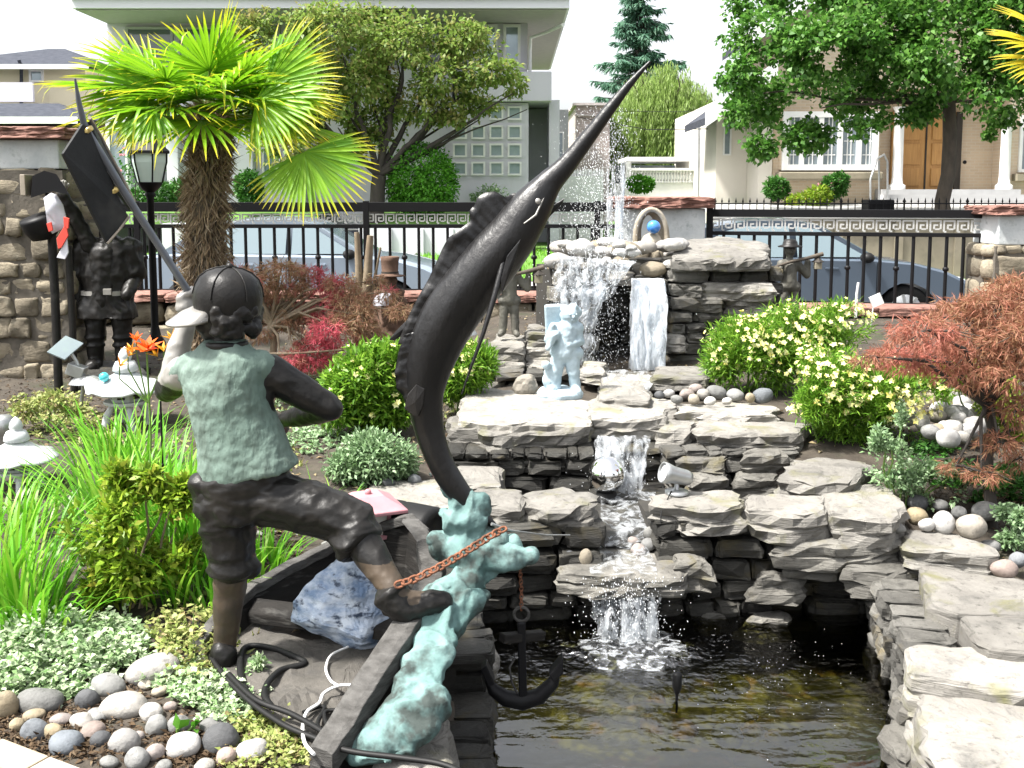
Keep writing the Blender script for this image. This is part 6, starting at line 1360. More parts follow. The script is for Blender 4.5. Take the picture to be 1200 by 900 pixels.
# laceleaf maples
def lace(name, label, base_px, Y, lst, n, m, L, Wd, twigs, Yj=.25, bark='bark_dark'):
    b = at_terrain(base_px[0], base_px[1], Y); o = thing(name, label, 'tree', tuple(b)); t = MB(); top = P(base_px[2], base_px[3], Y)
    trunk = limbs(t, b, top, .03, .02, .05, 6, 3)
    cl = []
    for q in lst:
        dy = random.uniform(-Yj, Yj); c = P(q[0], q[1], Y+dy); u = U(Y); cl.append((c.x, c.y, c.z, q[2]*u, q[2]*u, q[3]*u))
        mid = lerp(Vector(top), c, .5) + Vector((random.uniform(-.04, .04), 0, .05)); t.tube([trunk[-2], mid, c+Vector((0, 0, q[3]*u*.2))], [.014, .009, .004], 6)
        for k in range(5):
            e = c + Vector((random.uniform(-1, 1)*q[2]*u, random.uniform(-1, 1)*q[2]*u, random.uniform(-1, .3)*q[3]*u)); t.tube([c+Vector((0, 0, q[3]*u*.2)), lerp(c, e, .5)+Vector((0, 0, .02)), e], [.005, .003, .0015], 4)
    for tw in twigs: t.tube([P(x, y, Y+dy) for x, y, dy in tw], [.012, .009, .006, .003][:len(tw)], 6)
    t.build('trunk', MT[bark], o)
    # drooping skirts of finely cut leaves: each leaf is a fan of 6 threads
    p, d = clump_points(n, cl, .5); up_keep = rng.random(len(p)) < np.clip(.75+d[:, 2]*.6, .25, 1); p = p[up_keep]; d = d[up_keep]; k = 6
    P6 = np.repeat(p, k, 0); base = d*.5 + np.array([0, 0, -.55]) + rng.normal(size=d.shape)*.3; A6 = np.repeat(base, k, 0) + rng.normal(size=P6.shape)*.42
    put('crown', leaf_mesh('crown', P6, A6, L*rng.uniform(.6, 1.2, len(P6)), Wd, .2), MT[m], o); return o
lace('lace_maple', 'red laceleaf maple with drooping feathery crown at the right edge', (1162, 610, 1160, 450), 4.65, [(1045, 415, 30, 14), (1085, 392, 44, 24), (1125, 375, 46, 30), (1165, 360, 46, 28), (1200, 350, 50, 30), (1100, 420, 50, 22), (1150, 410, 50, 26), (1195, 400, 50, 34), (1060, 425, 34, 14), (1180, 440, 40, 24), (1130, 440, 40, 18), (1190, 480, 30, 22), (1170, 520, 30, 12), (1150, 555, 28, 8), (1120, 548, 22, 7), (1195, 540, 20, 14), (1230, 400, 50, 60), (1020, 420, 18, 10), (1186, 335, 26, 12)], 5600, 'lace_red', .05, .0045, [[(1160, 450, 0), (1185, 440, .05), (1220, 420, .1)], [(1160, 520, 0), (1180, 505, 0), (1200, 500, 0)], [(1162, 470, 0), (1130, 430, .1), (1085, 400, .1)], [(1164, 560, 0), (1150, 552, -.1), (1120, 545, -.15)]], .22)
lace('lace_maple', 'bronze laceleaf maple with pinkish red patches in front of the low wall', (322, 455, 318, 365), 6.7, [(330, 315, 30, 12), (300, 330, 26, 14), (370, 335, 34, 14), (410, 355, 34, 22), (400, 335, 26, 12), (350, 375, 36, 20), (390, 385, 34, 20), (425, 375, 20, 26), (310, 360, 26, 18), (280, 320, 16, 12), (370, 405, 34, 14), (330, 340, 30, 10), (270, 340, 10, 8), (430, 395, 22, 18), (345, 420, 20, 10), (455, 345, 16, 10), (465, 365, 18, 10), (440, 330, 14, 8), (360, 320, 24, 8), (300, 390, 26, 12), (370, 425, 30, 10), (330, 440, 26, 10), (400, 440, 20, 8)], 5200, 'lace_brown', .055, .005, [[(320, 420, 0), (316, 380, 0), (330, 350, .0), (400, 352, .1)], [(318, 375, 0), (300, 340, -.1), (290, 322, 0)], [(316, 415, -.2), (350, 414, -.2), (400, 410, -.2), (446, 404, -.2)], [(318, 362, 0), (360, 345, .1), (440, 360, .1), (446, 380, .1)]], .2, 'twig')
lt = thing('bare_shrub', 'nearly bare tan stems standing before the fence right of the hanging palm frond', 'shrub', tuple(at_terrain(425, 440, 8.6)))
t = MB(); b = at_terrain(425, 440, 8.6)
for x, y, r in ((418, 272, .035), (434, 276, .045), (446, 290, .015), (412, 330, .012), (440, 320, .012), (405, 350, .01)): t.tube([b+Vector((random.uniform(-.05, .05), 0, 0)), P(lerp(425, x, .5), lerp(400, y, .5), 8.6), P(x, y, 8.6)], [r*1.1, r, r*.6], 8)
t.build('stem', MT['twig'], lt)
p = np.array([P(random.uniform(400, 450), random.uniform(320, 390), 8.6+random.uniform(-.2, .2)) for i in range(260)]); put('foliage', leaf_mesh('foliage', p, rng.normal(size=p.shape), .05, .012, .2), MT['dry'], lt)
# dry leaf litter and mulch
n = 2600; px_ = rng.uniform(-3.4, 3.2, n); py_ = rng.uniform(2.9, 9.1, n); kp = np.array([not in_poly(a, b, POND) and gz(a, b) > -.1 and not (-.2 < a < 1.35 and b < 7) for a, b in zip(px_, py_)]); px_ = px_[kp]; py_ = py_[kp]; n = len(px_)
pp = np.stack([px_, py_, np.array([gz(a, b)+.006 for a, b in zip(px_, py_)])], 1); aa = rng.normal(size=(n, 3)); aa[:, 2] *= .2
tag(put('leaf_litter', leaf_mesh('leaf_litter', pp, aa, rng.uniform(.02, .06, n), rng.uniform(.008, .025, n), .2, np.tile(np.array([[0, 0, 1.]]), (n, 1))+rng.normal(size=(n, 3))*.3), MT['dry'], loc=(0, 5, 0)), 'dry leaf and bark litter on the garden soil', 'leaf litter', kind='stuff')
n = 5200; px_ = rng.uniform(-3.2, -.35, n); py_ = rng.uniform(3.1, 6.6, n); kp = np.array([fbm((a, b, 0), .9, 2) > .02 and not (-.9 < a and b < 4) for a, b in zip(px_, py_)]); px_ = px_[kp]; py_ = py_[kp]; n = len(px_)
pp = np.stack([px_, py_, np.array([gz(a, b)+.0 for a, b in zip(px_, py_)])], 1); aa = rng.normal(size=(n, 3)); aa[:, 2] = np.abs(aa[:, 2])+.2
tag(put('ground_cover', leaf_mesh('ground_cover', pp, aa, rng.uniform(.02, .05, n), rng.uniform(.01, .02, n), .2), MT['sparse'], loc=(0, 5, 0)), 'patchy low green ground cover on the soil of the left flower bed', 'ground cover', kind='stuff')

creeper('ground_cover_plant', 'low grey-green creeping plant on the soil between the lime flowered bush and the boat', [(400, 500, 60, 14, .08), (360, 520, 40, 14, .07), (350, 470, 50, 14, .07), (380, 445, 40, 12, .08)], 2600, .028, .014, 'grey_green')
creeper('ground_cover_plant', 'low yellow-green creeping plant on the soil between the two white pagoda lanterns', [(80, 500, 60, 18, .07), (60, 470, 50, 10, .06), (120, 520, 40, 14, .06)], 2200, .03, .014, 'sparse')
creeper('ground_cover_plant', 'low brown-green creeping plant under the bronze lace maple', [(330, 440, 70, 12, .12), (290, 450, 40, 10, .1), (400, 430, 40, 8, .12)], 2200, .035, .014, 'dry')
creeper('ground_cover_plant', 'low green creeping plant under the red lace maple on the right bank', [(1120, 560, 50, 14, .06), (1090, 530, 30, 12, .06), (1180, 570, 30, 16, .07)], 1800, .028, .016, 'dark_shrub')
# bark mulch and grit between the cobbles
def mulch(name, label, areas, n, m, L=(.012, .035)):
    pos = []
    for i in range(n):
        q = areas[i % len(areas)]; g = GT(q[0]+random.uniform(-1, 1)*q[2], q[1]+random.uniform(-1, 1)*q[3])
        if not in_poly(g.x, g.y, POND) and gz(g.x, g.y) > -.12: pos.append((g.x, g.y, g.z+random.uniform(0, .008)))
    pos = np.array(pos); N = len(pos); a = rng.normal(size=(N, 3)); a[:, 2] *= .25
    tag(put(name, leaf_mesh(name, pos, a, rng.uniform(*L, N), rng.uniform(.005, .014, N), .3, rng.normal(size=(N, 3))*.5+np.array([0, 0, 1])), MT[m], loc=(0, 4, 0)), label, 'mulch', kind='stuff')
MT['mulch'] = LEAF('bark_chips', [(.06, .04, .025), (.11, .075, .045), (.035, .025, .018), (.17, .125, .08)], .05, .9, spec=.1)
mulch('bark_mulch', 'dark bark chips and dry leaf bits between the cobbles and under the shrubs', [(150, 845, 150, 50), (60, 860, 70, 30), (330, 430, 160, 40), (420, 500, 110, 40), (1130, 560, 70, 60), (250, 880, 60, 20), (60, 480, 90, 40), (300, 640, 60, 30)], 9000, 'mulch')
# ------------------------------------------------------------------ the boat
def PP(l, Y=None): return [P(*q) if len(q) == 3 else P(q[0], q[1], Y) for q in l]
boat = thing('rowing_boat', 'old dark wooden rowing boat half sunk in the garden soil', 'boat', tuple(G(400, 780, .0)))
near = PP([(376, 897, 2.70), (400, 862, 2.78), (425, 820, 2.87), (452, 778, 2.97), (480, 735, 3.12), (500, 702, 3.30), (508, 676, 3.38), (502, 648, 3.46)])
far = PP([(232, 760, 3.36), (262, 722, 3.5), (296, 692, 3.62), (340, 668, 3.74), (392, 642, 3.88), (440, 622, 3.92), (480, 612, 3.86), (497, 630, 3.74)])
def hull(line, inward, zf, th=.03):
    rings = []
    for i, p in enumerate(line):
        d = (line[min(i+1, len(line)-1)]-line[max(i-1, 0)]); d.z = 0; d.normalize(); n = Vector((-d.y, d.x, 0))*inward
        q = []
        for k in range(5):
            t = k/4; z = lerp(p.z, zf, t); q.append(Vector((p.x, p.y, z)) + n*(.05*math.sin(t*PI*.5)) + n*.0)
        outer = [a - n*th for a in q]; rings.append(q + outer[::-1])
    return rings
m = MB(); m.loft(hull(near, 1, -.24), 0, False); m.loft(hull(far, -1, -.1), 0, False)
m.build('hull', MT['boat_wood'], boat, bevel=.004)
def rail(line, w, h, name, up=.012):
    rings = []
    for i, p in enumerate(line):
        d = (line[min(i+1, len(line)-1)]-line[max(i-1, 0)]); d.normalize(); n = Vector((-d.y, d.x, 0)).normalized(); z = Vector((0, 0, 1)); ww = w*(1+.12*fbm(p, 9, 2)); q = p+z*(up+.006*fbm(p, 14, 2))
        rings.append([q+n*ww/2-z*h*.5, q+n*ww/2+z*h*.4, q+n*ww*.25+z*h*.5, q-n*ww*.25+z*h*.5, q-n*ww/2+z*h*.4, q-n*ww/2-z*h*.5])
    mm = MB(); mm.loft(rings, 0, False); return mm.build(name, MT['boat_rail'], boat, bevel=.003)
def fine(line, k=4):
    out = []
    for a, b in zip(line, line[1:]): out += [a.lerp(b, i/k) for i in range(k)]
    return out+[line[-1]]
rail(fine(near), .085, .075, 'gunwale'); rail(fine(far), .045, .04, 'gunwale')
st = MB(); st.loft([[p+Vector((s*.03, 0, 0))+Vector((0, t*.02, 0)) for s, t in ((-1, -1), (1, -1), (1, 1), (-1, 1))] for p in PP([(502, 700, 3.32), (513, 672, 3.40), (507, 645, 3.48), (491, 622, 3.58), (481, 610, 3.66)])], 0, False); st.build('stem_post', MT['boat_rail'], boat, bevel=.004)
fl_ = MB(); lp_ = near[:-1]+[near[-1]]+far[::-1]
cxy = sum((Vector((p.x, p.y, 0)) for p in lp_), Vector())/len(lp_); fl_.add([(p.x, p.y, .045) for p in lp_]+[(cxy.x, cxy.y, .045)], [(i, (i+1) % len(lp_), len(lp_)) for i in range(len(lp_))]); fo_ = fl_.build('silt_floor', MT['silt'], boat)
sm = fo_.modifiers.new('s', 'SUBSURF'); sm.subdivision_type = 'SIMPLE'; sm.levels = 4; sm.render_levels = 4
dt = bpy.data.textures.new('silt_bumps', 'CLOUDS'); dt.noise_scale = .12; dm = fo_.modifiers.new('d', 'DISPLACE'); dm.texture = dt; dm.strength = .05; dm.mid_level = .6
th_ = MB(); th_.prism(PP([(290, 718, 3.55), (300, 700, 3.6), (470, 720, 3.42), (478, 742, 3.3)]), (0, 0, -.04)); th_.build('thwart', MT['boat_wood'], boat, bevel=.005)
# blue speckled boulder
bq = bmesh.new(); c = P(410, 742, 3.45); cz = c.z
outl = [(345, 706), (342, 728), (384, 748), (420, 762), (448, 756), (456, 724), (446, 690), (420, 650), (402, 646), (380, 668)]
pts_ = [P(x, y, 3.40) for x, y in outl] + [P(x, y, 3.36) for x, y in ((372, 700), (420, 716), (404, 672), (395, 735), (436, 742))] + [P(x, y, 3.62) for x, y in ((360, 700), (350, 735), (440, 745), (440, 700), (408, 655), (425, 660), (390, 750))] + [P(x, y, 3.33) for x, y in ((405, 728), (425, 748), (366, 727))]
for p in pts_: bq.verts.new(p)
h_ = bmesh.ops.convex_hull(bq, input=bq.verts[:]); bmesh.ops.delete(bq, geom=[v for v in bq.verts if not v.link_faces], context='VERTS')
bmesh.ops.triangulate(bq, faces=bq.faces[:]); bmesh.ops.subdivide_edges(bq, edges=bq.edges[:], cuts=9, use_grid_fill=True)
bq.normal_update()
for v in bq.verts: v.co += v.normal*(.012*fbm(v.co, 9, 4) - .014*max(0, fbm(v.co+Vector((4, 2, 1)), 5, 3)) + .010*(.4-abs(mnoise.noise(Vector((v.co.x*6, v.co.y*6, v.co.z*22))))))
bme = bpy.data.meshes.new('boulder'); bq.to_mesh(bme); bq.free()
tag(put('boulder', bme, MT['blue_rock']), 'blue and white speckled angular boulder lying in the boat', 'boulder')
# black drum and pink roofed lantern
dr = MB(); a = P(470, 622, 4.02); ax_ = Vector((.75, -.45, .0)).normalized()
dr.lathe([(.10, -.17), (.118, -.16), (.12, -.02), (.116, 0), (.12, .02), (.12, .15), (.11, .17), (.085, .172), (.08, .16), (.02, .16)], a, 28, axis=ax_); tag(dr.build('drum', MT['rubber']), 'black plastic drum lying on its side behind the boat bow', 'drum')
ln = thing('garden_lantern', 'small square lantern with pink roof and cream panes behind the raised knee', 'lantern', tuple(P(432, 630, 3.95))); b = P(432, 626, 3.95); R = Matrix.Rotation(rad(24), 3, 'Z')
m = MB(); m.box(b+Vector((0, 0, .006)), (.17, .17, .014), mat=R); m.box(b+Vector((0, 0, .112)), (.15, .15, .014), mat=R)
for sx in (-1, 1):
    for sy in (-1, 1): m.box(b+R@Vector((sx*.065, sy*.065, .058)), (.014, .014, .098), mat=R)
m.build('frame', MT['pink'], ln)
m = MB(); q = .125; z0 = .12; z1 = .165; q2 = .05
vs = [b+R@Vector((s*q, t*q, z0)) for s, t in ((-1, -1), (1, -1), (1, 1), (-1, 1))] + [b+R@Vector((s*q2, t*q2, z1)) for s, t in ((-1, -1), (1, -1), (1, 1), (-1, 1))] + [b+R@Vector((s*q, t*q, z0-.014)) for s, t in ((-1, -1), (1, -1), (1, 1), (-1, 1))]
m.add(vs, [(0, 1, 5, 4), (1, 2, 6, 5), (2, 3, 7, 6), (3, 0, 4, 7), (4, 5, 6, 7), (8, 9, 1, 0), (9, 10, 2, 1), (10, 11, 3, 2), (11, 8, 0, 3), (11, 10, 9, 8)]); m.ball(b+Vector((0, 0, z1+.006)), .014, 10); m.build('roof', MT['pink'], ln, bevel=.003)
for s, t, w1, w2 in ((0, -1, .11, .004), (0, 1, .11, .004), (1, 0, .004, .11), (-1, 0, .004, .11)): m = MB(); m.box(b+R@Vector((s*.066, t*.066, .058)), (w1, w2, .092), mat=R); m.build('pane', MT['pale_pane'], ln)
# hoses and cables
def hose(pts, r, m, label, name='hose'):
    t = MB(); pts = [Vector(p) for p in pts]; out = []
    for i in range(len(pts)-1):
        p0 = pts[max(i-1, 0)]; p1 = pts[i]; p2 = pts[i+1]; p3 = pts[min(i+2, len(pts)-1)]
        for k in range(7):
            s = k/7; out.append(.5*((2*p1)+(p2-p0)*s+(2*p0-5*p1+4*p2-p3)*s*s+(3*p1-p0-3*p2+p3)*s**3))
    t.tube(out+[pts[-1]], r, 8, flat=.9); return tag(t.build(name, MT[m]), label, 'hose' if name == 'hose' else 'cable')
hose([G(x, y, .05) for x, y in ((300, 830), (284, 800), (282, 770), (292, 757), (320, 760), (350, 772), (356, 778), (330, 785), (314, 800), (310, 815), (318, 828))], .011, 'rubber', 'thick black hose curled on the silt inside the boat')
hose([G(x, y, .06) for x, y in ((233, 722), (236, 745), (250, 775), (285, 815), (330, 848), (372, 866), (410, 880), (470, 888), (520, 896), (560, 915))], .009, 'rubber', 'long black hose along the open stern of the boat, outermost')
hose([G(x, y, .07) for x, y in ((268, 790), (300, 820), (340, 836), (376, 856), (392, 870))], .009, 'rubber', 'short black hose running beside the outermost one')
hose([G(x, y, .05) for x, y in ((355, 835), (380, 828), (372, 850), (388, 866), (380, 836), (398, 832))], .007, 'rubber', 'loop of thin black hose at the open end of the boat')
hose([G(x, y, .06) for x, y in ((422, 804), (400, 803), (380, 812), (374, 824), (360, 834), (355, 850), (357, 870), (368, 884))], .0055, 'white_cable', 'white cable lying over the boat floor and stern, lower one', 'cable')
hose([G(x, y, .06) for x, y in ((408, 758), (388, 768), (382, 784), (388, 798), (398, 804))], .0045, 'white_cable', 'thin white cable curving below the blue boulder, upper one', 'cable')
# ------------------------------------------------------------------ verdigris wave and marlin
wv = MB(); YV = 3.36
TW = [(560, 3.38), (640, 3.34), (690, 3.26), (740, 3.08), (765, 2.99), (830, 2.84), (870, 2.78)]
BL = [(533, 572, 16), (528, 560, 10), (546, 592, 21), (540, 612, 22), (548, 632, 25), (528, 646, 20), (520, 634, 12), (562, 648, 24), (588, 655, 18), (606, 655, 12), (574, 634, 16), (555, 676, 17), (572, 668, 12), (538, 690, 25), (522, 702, 27), (546, 710, 18), (524, 728, 22), (506, 726, 19), (620, 652, 8), (516, 600, 8), (506, 556, 7), (500, 706, 12), (600, 640, 10), (566, 700, 8)]
for i, (x, y, r) in enumerate(BL):
    u = U(YV); wv.ball(P(x, y, table(TW, y)+random.uniform(-.02, .03)), (r*u*1.1, r*u*.85, r*u*.9), 14)
for a, b in ((0, 2), (2, 4), (4, 7), (7, 8), (8, 9), (4, 11), (11, 13), (13, 14), (14, 16), (4, 5), (9, 18)):
    A_, B_ = BL[a], BL[b]; cap_limb(wv, P(A_[0], A_[1], table(TW, A_[1])), A_[2]*U(YV)*.8, P(B_[0], B_[1], table(TW, B_[1])), B_[2]*U(YV)*.8)
wv.loft([ell(P((x0+x1)/2, y, table(TW, y)), (x1-x0)/2*U(table(TW, y)), d, rad(-14), 26) for y, x0, x1, d in ((690, 512, 556, .05), (715, 498, 548, .075), (740, 490, 534, .075), (765, 478, 532, .08), (790, 466, 528, .08), (815, 452, 527, .085), (840, 436, 520, .09), (862, 418, 508, .09), (876, 408, 492, .085), (886, 408, 470, .06))], 0, True)
mar = thing('marlin_statue', 'tall dark bronze leaping marlin statue rising from a verdigris wave', 'statue', tuple(G(490, 870, -.1)))
fuse('wave', wv, MT['patina_wave'], mar, .0055, 5, .030, 7, ridges=((.024, (9, 9, 5), 1.0), (.009, (22, 22, 11), .9)))
SP = [(762, 72, 1.5, 1.5), (740, 96, 4, 3.5), (715, 127, 6.5, 6), (690, 160, 8.5, 8), (664, 193, 11, 10), (643, 215, 15, 13), (623, 242, 23, 20), (600, 276, 28, 25), (575, 307, 31, 27), (551, 337, 32, 27), (529, 367, 32, 25), (512, 400, 30, 22), (501, 434, 26, 18), (498, 464, 21, 15), (501, 492, 18, 13), (507, 518, 16, 12), (518, 546, 15, 11), (533, 570, 14, 10), (550, 590, 11, 8), (566, 605, 7, 6), (580, 616, 3, 3)]
def spine(t):
    k = t*(len(SP)-1); i = min(int(k), len(SP)-2); f = k-i; p0 = SP[max(i-1, 0)]; p1 = SP[i]; p2 = SP[i+1]; p3 = SP[min(i+2, len(SP)-1)]
    return [.5*((2*b)+(c-a)*f+(2*a-5*b+4*c-d)*f*f+(3*b-a-3*c+d)*f**3) for a, b, c, d in zip(p0, p1, p2, p3)]
rings = []; YM_ = 3.36; u = U(YM_)
for k in range(96):
    s = spine(k/95); c = P(s[0], s[1], YM_); q = spine(min(1, k/95+.01)); r_ = spine(max(0, k/95-.01)); d = (P(q[0], q[1], YM_)-P(r_[0], r_[1], YM_)).normalized(); n = Vector((0, 1, 0)).cross(d).normalized()
    a, b = max(s[2], 1)*u, max(s[3], 1)*u; ring = []
    for j in range(28):
        t = 2*PI*j/28; ct, st_ = math.cos(t), math.sin(t); keel = 1+.16*max(0, .3-abs(st_)) + .05*max(0, 1-abs(abs(ct)-.25)/.12); ring.append(c + n*(a*ct*keel) + Vector((0, 1, 0))*(b*math.copysign(abs(st_)**.85, st_)*(1+.10*max(0, 1-abs(ct-.15)/.18))))
    rings.append(ring)
m = MB(); m.loft(rings, 0, True); m.build('body', MT['marlin'], mar)
def fin(pts, name, Y=YM_, th=.014, mat_='marlin', dy=0.0, wav=.004):
    f = [P(x, y, Y+dy) for x, y in pts]; c = sum(f, Vector())/len(f); N = len(f); a = [p+Vector((0, -th/2, 0)) for p in f]; b = [p+Vector((0, th/2, 0)) for p in f]; mm = MB()
    mm.add(a+b+[c+Vector((0, -th*.8, 0)), c+Vector((0, th*.8, 0))], [(i, (i+1) % N, 2*N) for i in range(N)]+[((i+1) % N+N, i+N, 2*N+1) for i in range(N)]+[(i+N, (i+1) % N+N, (i+1) % N, i) for i in range(N)])
    o = mm.build(name, MT[mat_], mar, bevel=.002); return o
def sail(base, edge, name, th=.010, rays=22, dy=0.0):
    "ragged fin: a wrinkled thin sheet with raised rays between a base line and a free edge"
    def along(l, t):
        L = [math.hypot(b[0]-a[0], b[1]-a[1]) for a, b in zip(l, l[1:])]; s = t*sum(L); i = 0
        while i < len(L)-1 and s > L[i]: s -= L[i]; i += 1
        f = min(1, s/L[i]); return lerp(l[i][0], l[i+1][0], f), lerp(l[i][1], l[i+1][1], f)
    n = rays*4; m_ = 7; A = []; Bk = []
    for i in range(n+1):
        t = i/n; bx0, by0 = along(base, t); ex, ey = along(edge, t); ph = abs((t*rays) % 1-.5)*2
        for j in range(m_):
            s = j/(m_-1); q = P(lerp(bx0, ex, s), lerp(by0, ey, s), YM_+dy); w = .016*fbm((t*7, s*2, 3), 1.3, 3)*s + .0022*(1-ph)*(1-.3*s)*(.6+.8*abs(fbm((t*9, 1, 2), 1.5, 2))*2); h = th*lerp(1.6, .5, s)/2
            A.append(q+Vector((0, -h-w, 0))); Bk.append(q+Vector((0, h-w*.6, 0)))
    mm = MB(); N = (n+1)*m_; mm.v = []; vs = A+Bk; fs = []
    for i in range(n):
        for j in range(m_-1):
            k = i*m_+j; fs += [(k, k+1, k+m_+1, k+m_), (N+k, N+k+m_, N+k+m_+1, N+k+1)]
    for i in range(n): k = i*m_; fs += [(k, k+m_, N+k+m_, N+k), (k+m_-1, N+k+m_-1, N+k+2*m_-1, k+2*m_-1)]
    for j in range(m_-1): fs += [(j, N+j, N+j+1, j+1), (n*m_+j, n*m_+j+1, N+n*m_+j+1, N+n*m_+j)]
    mm.add(vs, fs, 0, True); return mm.build(name, MT['marlin'], mar)
sail([(622, 238), (604, 262), (583, 288), (560, 315), (538, 342), (518, 370), (503, 398)], [(612, 227), (603, 226), (592, 231), (580, 224), (567, 226), (559, 232), (556, 241), (550, 247), (551, 259), (541, 267), (525, 279), (518, 292), (511, 308), (502, 327), (490, 348), (480, 368), (470, 392), (466, 404)], 'dorsal_fin')
fin([(492, 362), (480, 372), (466, 386), (456, 398), (462, 399), (478, 388), (486, 380)], 'rear_fin', dy=.05)
sail([(500, 385), (497, 420), (495, 455), (494, 486)], [(474, 392), (467, 412), (463, 436), (465, 456), (472, 464), (477, 480), (486, 490)], 'tail_fin_lobe', rays=10, dy=-.015)
fin([(488, 450), (478, 462), (474, 478), (484, 486), (490, 488), (496, 474), (498, 455)], 'anal_fin', th=.018, dy=-.04)
m = MB(); m.tube(PP([(590, 308, 3.30), (580, 345, 3.26), (566, 392, 3.24), (552, 430, 3.24), (541, 462, 3.24)]), [.012, .010, .007, .005, .002], 8); m.build('pelvic_fin', MT['marlin'], mar)
m = MB(); m.tube(PP([(578, 318, 3.44), (570, 352, 3.48), (564, 378, 3.5)]), [.014, .011, .004], 8, flat=.5); m.build('pelvic_fin', MT['marlin'], mar)
fin([(628, 256), (640, 246), (652, 238), (662, 232), (658, 240), (646, 252), (634, 266)], 'pectoral_fin', th=.012, dy=.06)
fin([(610, 280), (604, 305), (594, 330), (588, 345), (587, 328), (594, 300)], 'pectoral_fin', th=.012, dy=-.09)
m = MB(); e = P(630, 236, YM_-.045); m.ball(e, .012, 12); m.build('eye', MT['bronze_light'], mar)
m = MB(); m.tube([P(640, 226, YM_-.038), P(628, 252, YM_-.06), P(614, 262, YM_-.072)], [.002, .004, .002], 6); m.build('gill_line', MT['bronze_light'], mar)
m = MB(); m.tube(PP([(576, 614, 3.32), (600, 622, 3.36), (640, 627, 3.6), (668, 627, 3.7)]), [.006, .004, .003, .002], 6); tag(m.build('wire', MT['steel']), 'thin grey wire running from the marlin tail over the dark wall', 'wire')
# rusty chain
def chain(pts, lnk, r, label):
    m = MB(); pts = [Vector(p) for p in pts]; tot = sum((b-a).length for a, b in zip(pts, pts[1:])); n = max(2, int(tot/(lnk*.74)))
    for i in range(n):
        s = (i+.5)/n*tot; j = 0
        while j < len(pts)-2 and s > (pts[j+1]-pts[j]).length: s -= (pts[j+1]-pts[j]).length; j += 1
        d = (pts[j+1]-pts[j]).normalized(); c = pts[j]+d*s; x, y = frame_of(d); w = x if i % 2 else y; v = y if i % 2 else x; loop = []
        w = (w*.9+v*.45).normalized()
        for k in range(15):
            t = 2*PI*k/14; ct, s_ = math.cos(t), math.sin(t); loop.append(c + d*(lnk*.5*math.copysign(abs(ct)**.8, ct)) + w*(lnk*.32*math.copysign(abs(s_)**.8, s_)))
        m.tube(loop, r, 6, caps=False)
    return tag(m.build('chain', MT['rust']), label, 'chain')
chain(PP([(464, 686, 3.07), (490, 677, 3.09), (516, 664, 3.12), (545, 647, 3.17), (575, 628, 3.24), (592, 619, 3.27)]), .030, .0042, 'rusty orange chain running from the statue foot to the marlin tail')
chain(PP([(609, 664, 3.36), (611, 690, 3.38), (611, 715, 3.38)]), .018, .0018, 'dark rusty chain the anchor hangs from below the wave tip')
# anchor
YA = 3.38; an = thing('anchor', 'black iron anchor hanging over the pond left of the waterfall', 'anchor', tuple(P(611, 830, YA))); u = U(YA)
m = MB(); m.beam(P(611, 728, YA), P(613, 825, YA), 12*u, 10*u); m.build('shank', MT['iron_old'] if 'iron_old' in MT else MT['iron'], an, bevel=.004)
m = MB(); m.beam(P(588, 748, YA-.05), P(636, 744, YA+.06), 12*u, 11*u); m.build('stock', MT['boat_wood'], an, bevel=.004)
m = MB(); c = P(611, 720, YA); m.tube([c+Vector((math.cos(t)*9*u, 0, math.sin(t)*9*u)) for t in np.linspace(0, 2*PI, 17)], .006, 7, caps=False); m.build('ring', MT['boat_rail'], an)
arm = [(570, 795), (578, 808), (592, 818), (612, 822), (632, 816), (648, 800), (656, 782)]
m = MB(); m.tube(PP(arm, YA), [3*u, 8*u, 10*u, 11*u, 10*u, 8*u, 3*u], 10); m.build('arms', MT['iron'], an)
for pts in ([(563, 786), (570, 780), (580, 802), (572, 806)], [(660, 772), (660, 790), (648, 800), (644, 792)]): m = MB(); m.prism(PP(pts, YA-.03), (0, .06, 0)); m.build('fluke', MT['iron'], an, bevel=.004)
m = MB(); m.tube([P(604, 770, YA-.02), P(597, 782, YA-.03), P(600, 800, YA-.02), P(606, 812, YA-.01)], .004, 6); m.build('shackle', MT['boat_rail'], an)
# black nozzle standing in the pond
pz = G(793, 826, WZ-.02); m = MB(); m.lathe([(.004, -.05), (.006, .02), (.012, .035), (.018, .05), (.018, .1), (.014, .105), (.008, .108)], (pz.x, pz.y, WZ), 14); tag(m.build('pond_nozzle', MT['rubber']), 'small black upright nozzle standing in the pond', 'nozzle')
# mirror ball and spotlight
c = P(711, 556, 5.05); mb_ = thing('mirror_ball', 'shiny mirror steel ball in the stream under the bridge slab', 'ornament', (c.x, c.y, c.z-.1)); m = MB(); m.ball(c, .093, 36); m.build('ball', MT['chrome'], mb_); m = MB(); m.lathe([(.06, -.13), (.05, -.09), (.03, -.085)], c, 18); m.build('stand', MT['rubber'], mb_)
sl = G(793, 577, .22); sp_ = thing('spotlight', 'small grey metal spotlight on a round foot at the stream edge', 'lamp', (sl.x, sl.y, .215)); m = MB(); m.lathe([(.055, 0), (.055, .012), (.02, .018), (.012, .022), (.010, .07)], (sl.x, sl.y, .216), 20); m.build('foot', MT['steel'], sp_)
m = MB(); ax_ = Vector((-.75, -.2, .22)).normalized(); m.lathe([(.012, -.075), (.03, -.07), (.036, -.05), (.04, .02), (.048, .05), (.05, .075), (.043, .076), (.04, .06)], (sl.x, sl.y, .30), 22, axis=ax_); m.build('lamp_head', MT['steel'], sp_)
m = MB(); m.lathe([(.041, 0), (.035, .006), (.001, .009)], Vector((sl.x, sl.y, .30))+ax_*.062, 20, axis=ax_); m.build('lens', MT['lamp_clear'], sp_)
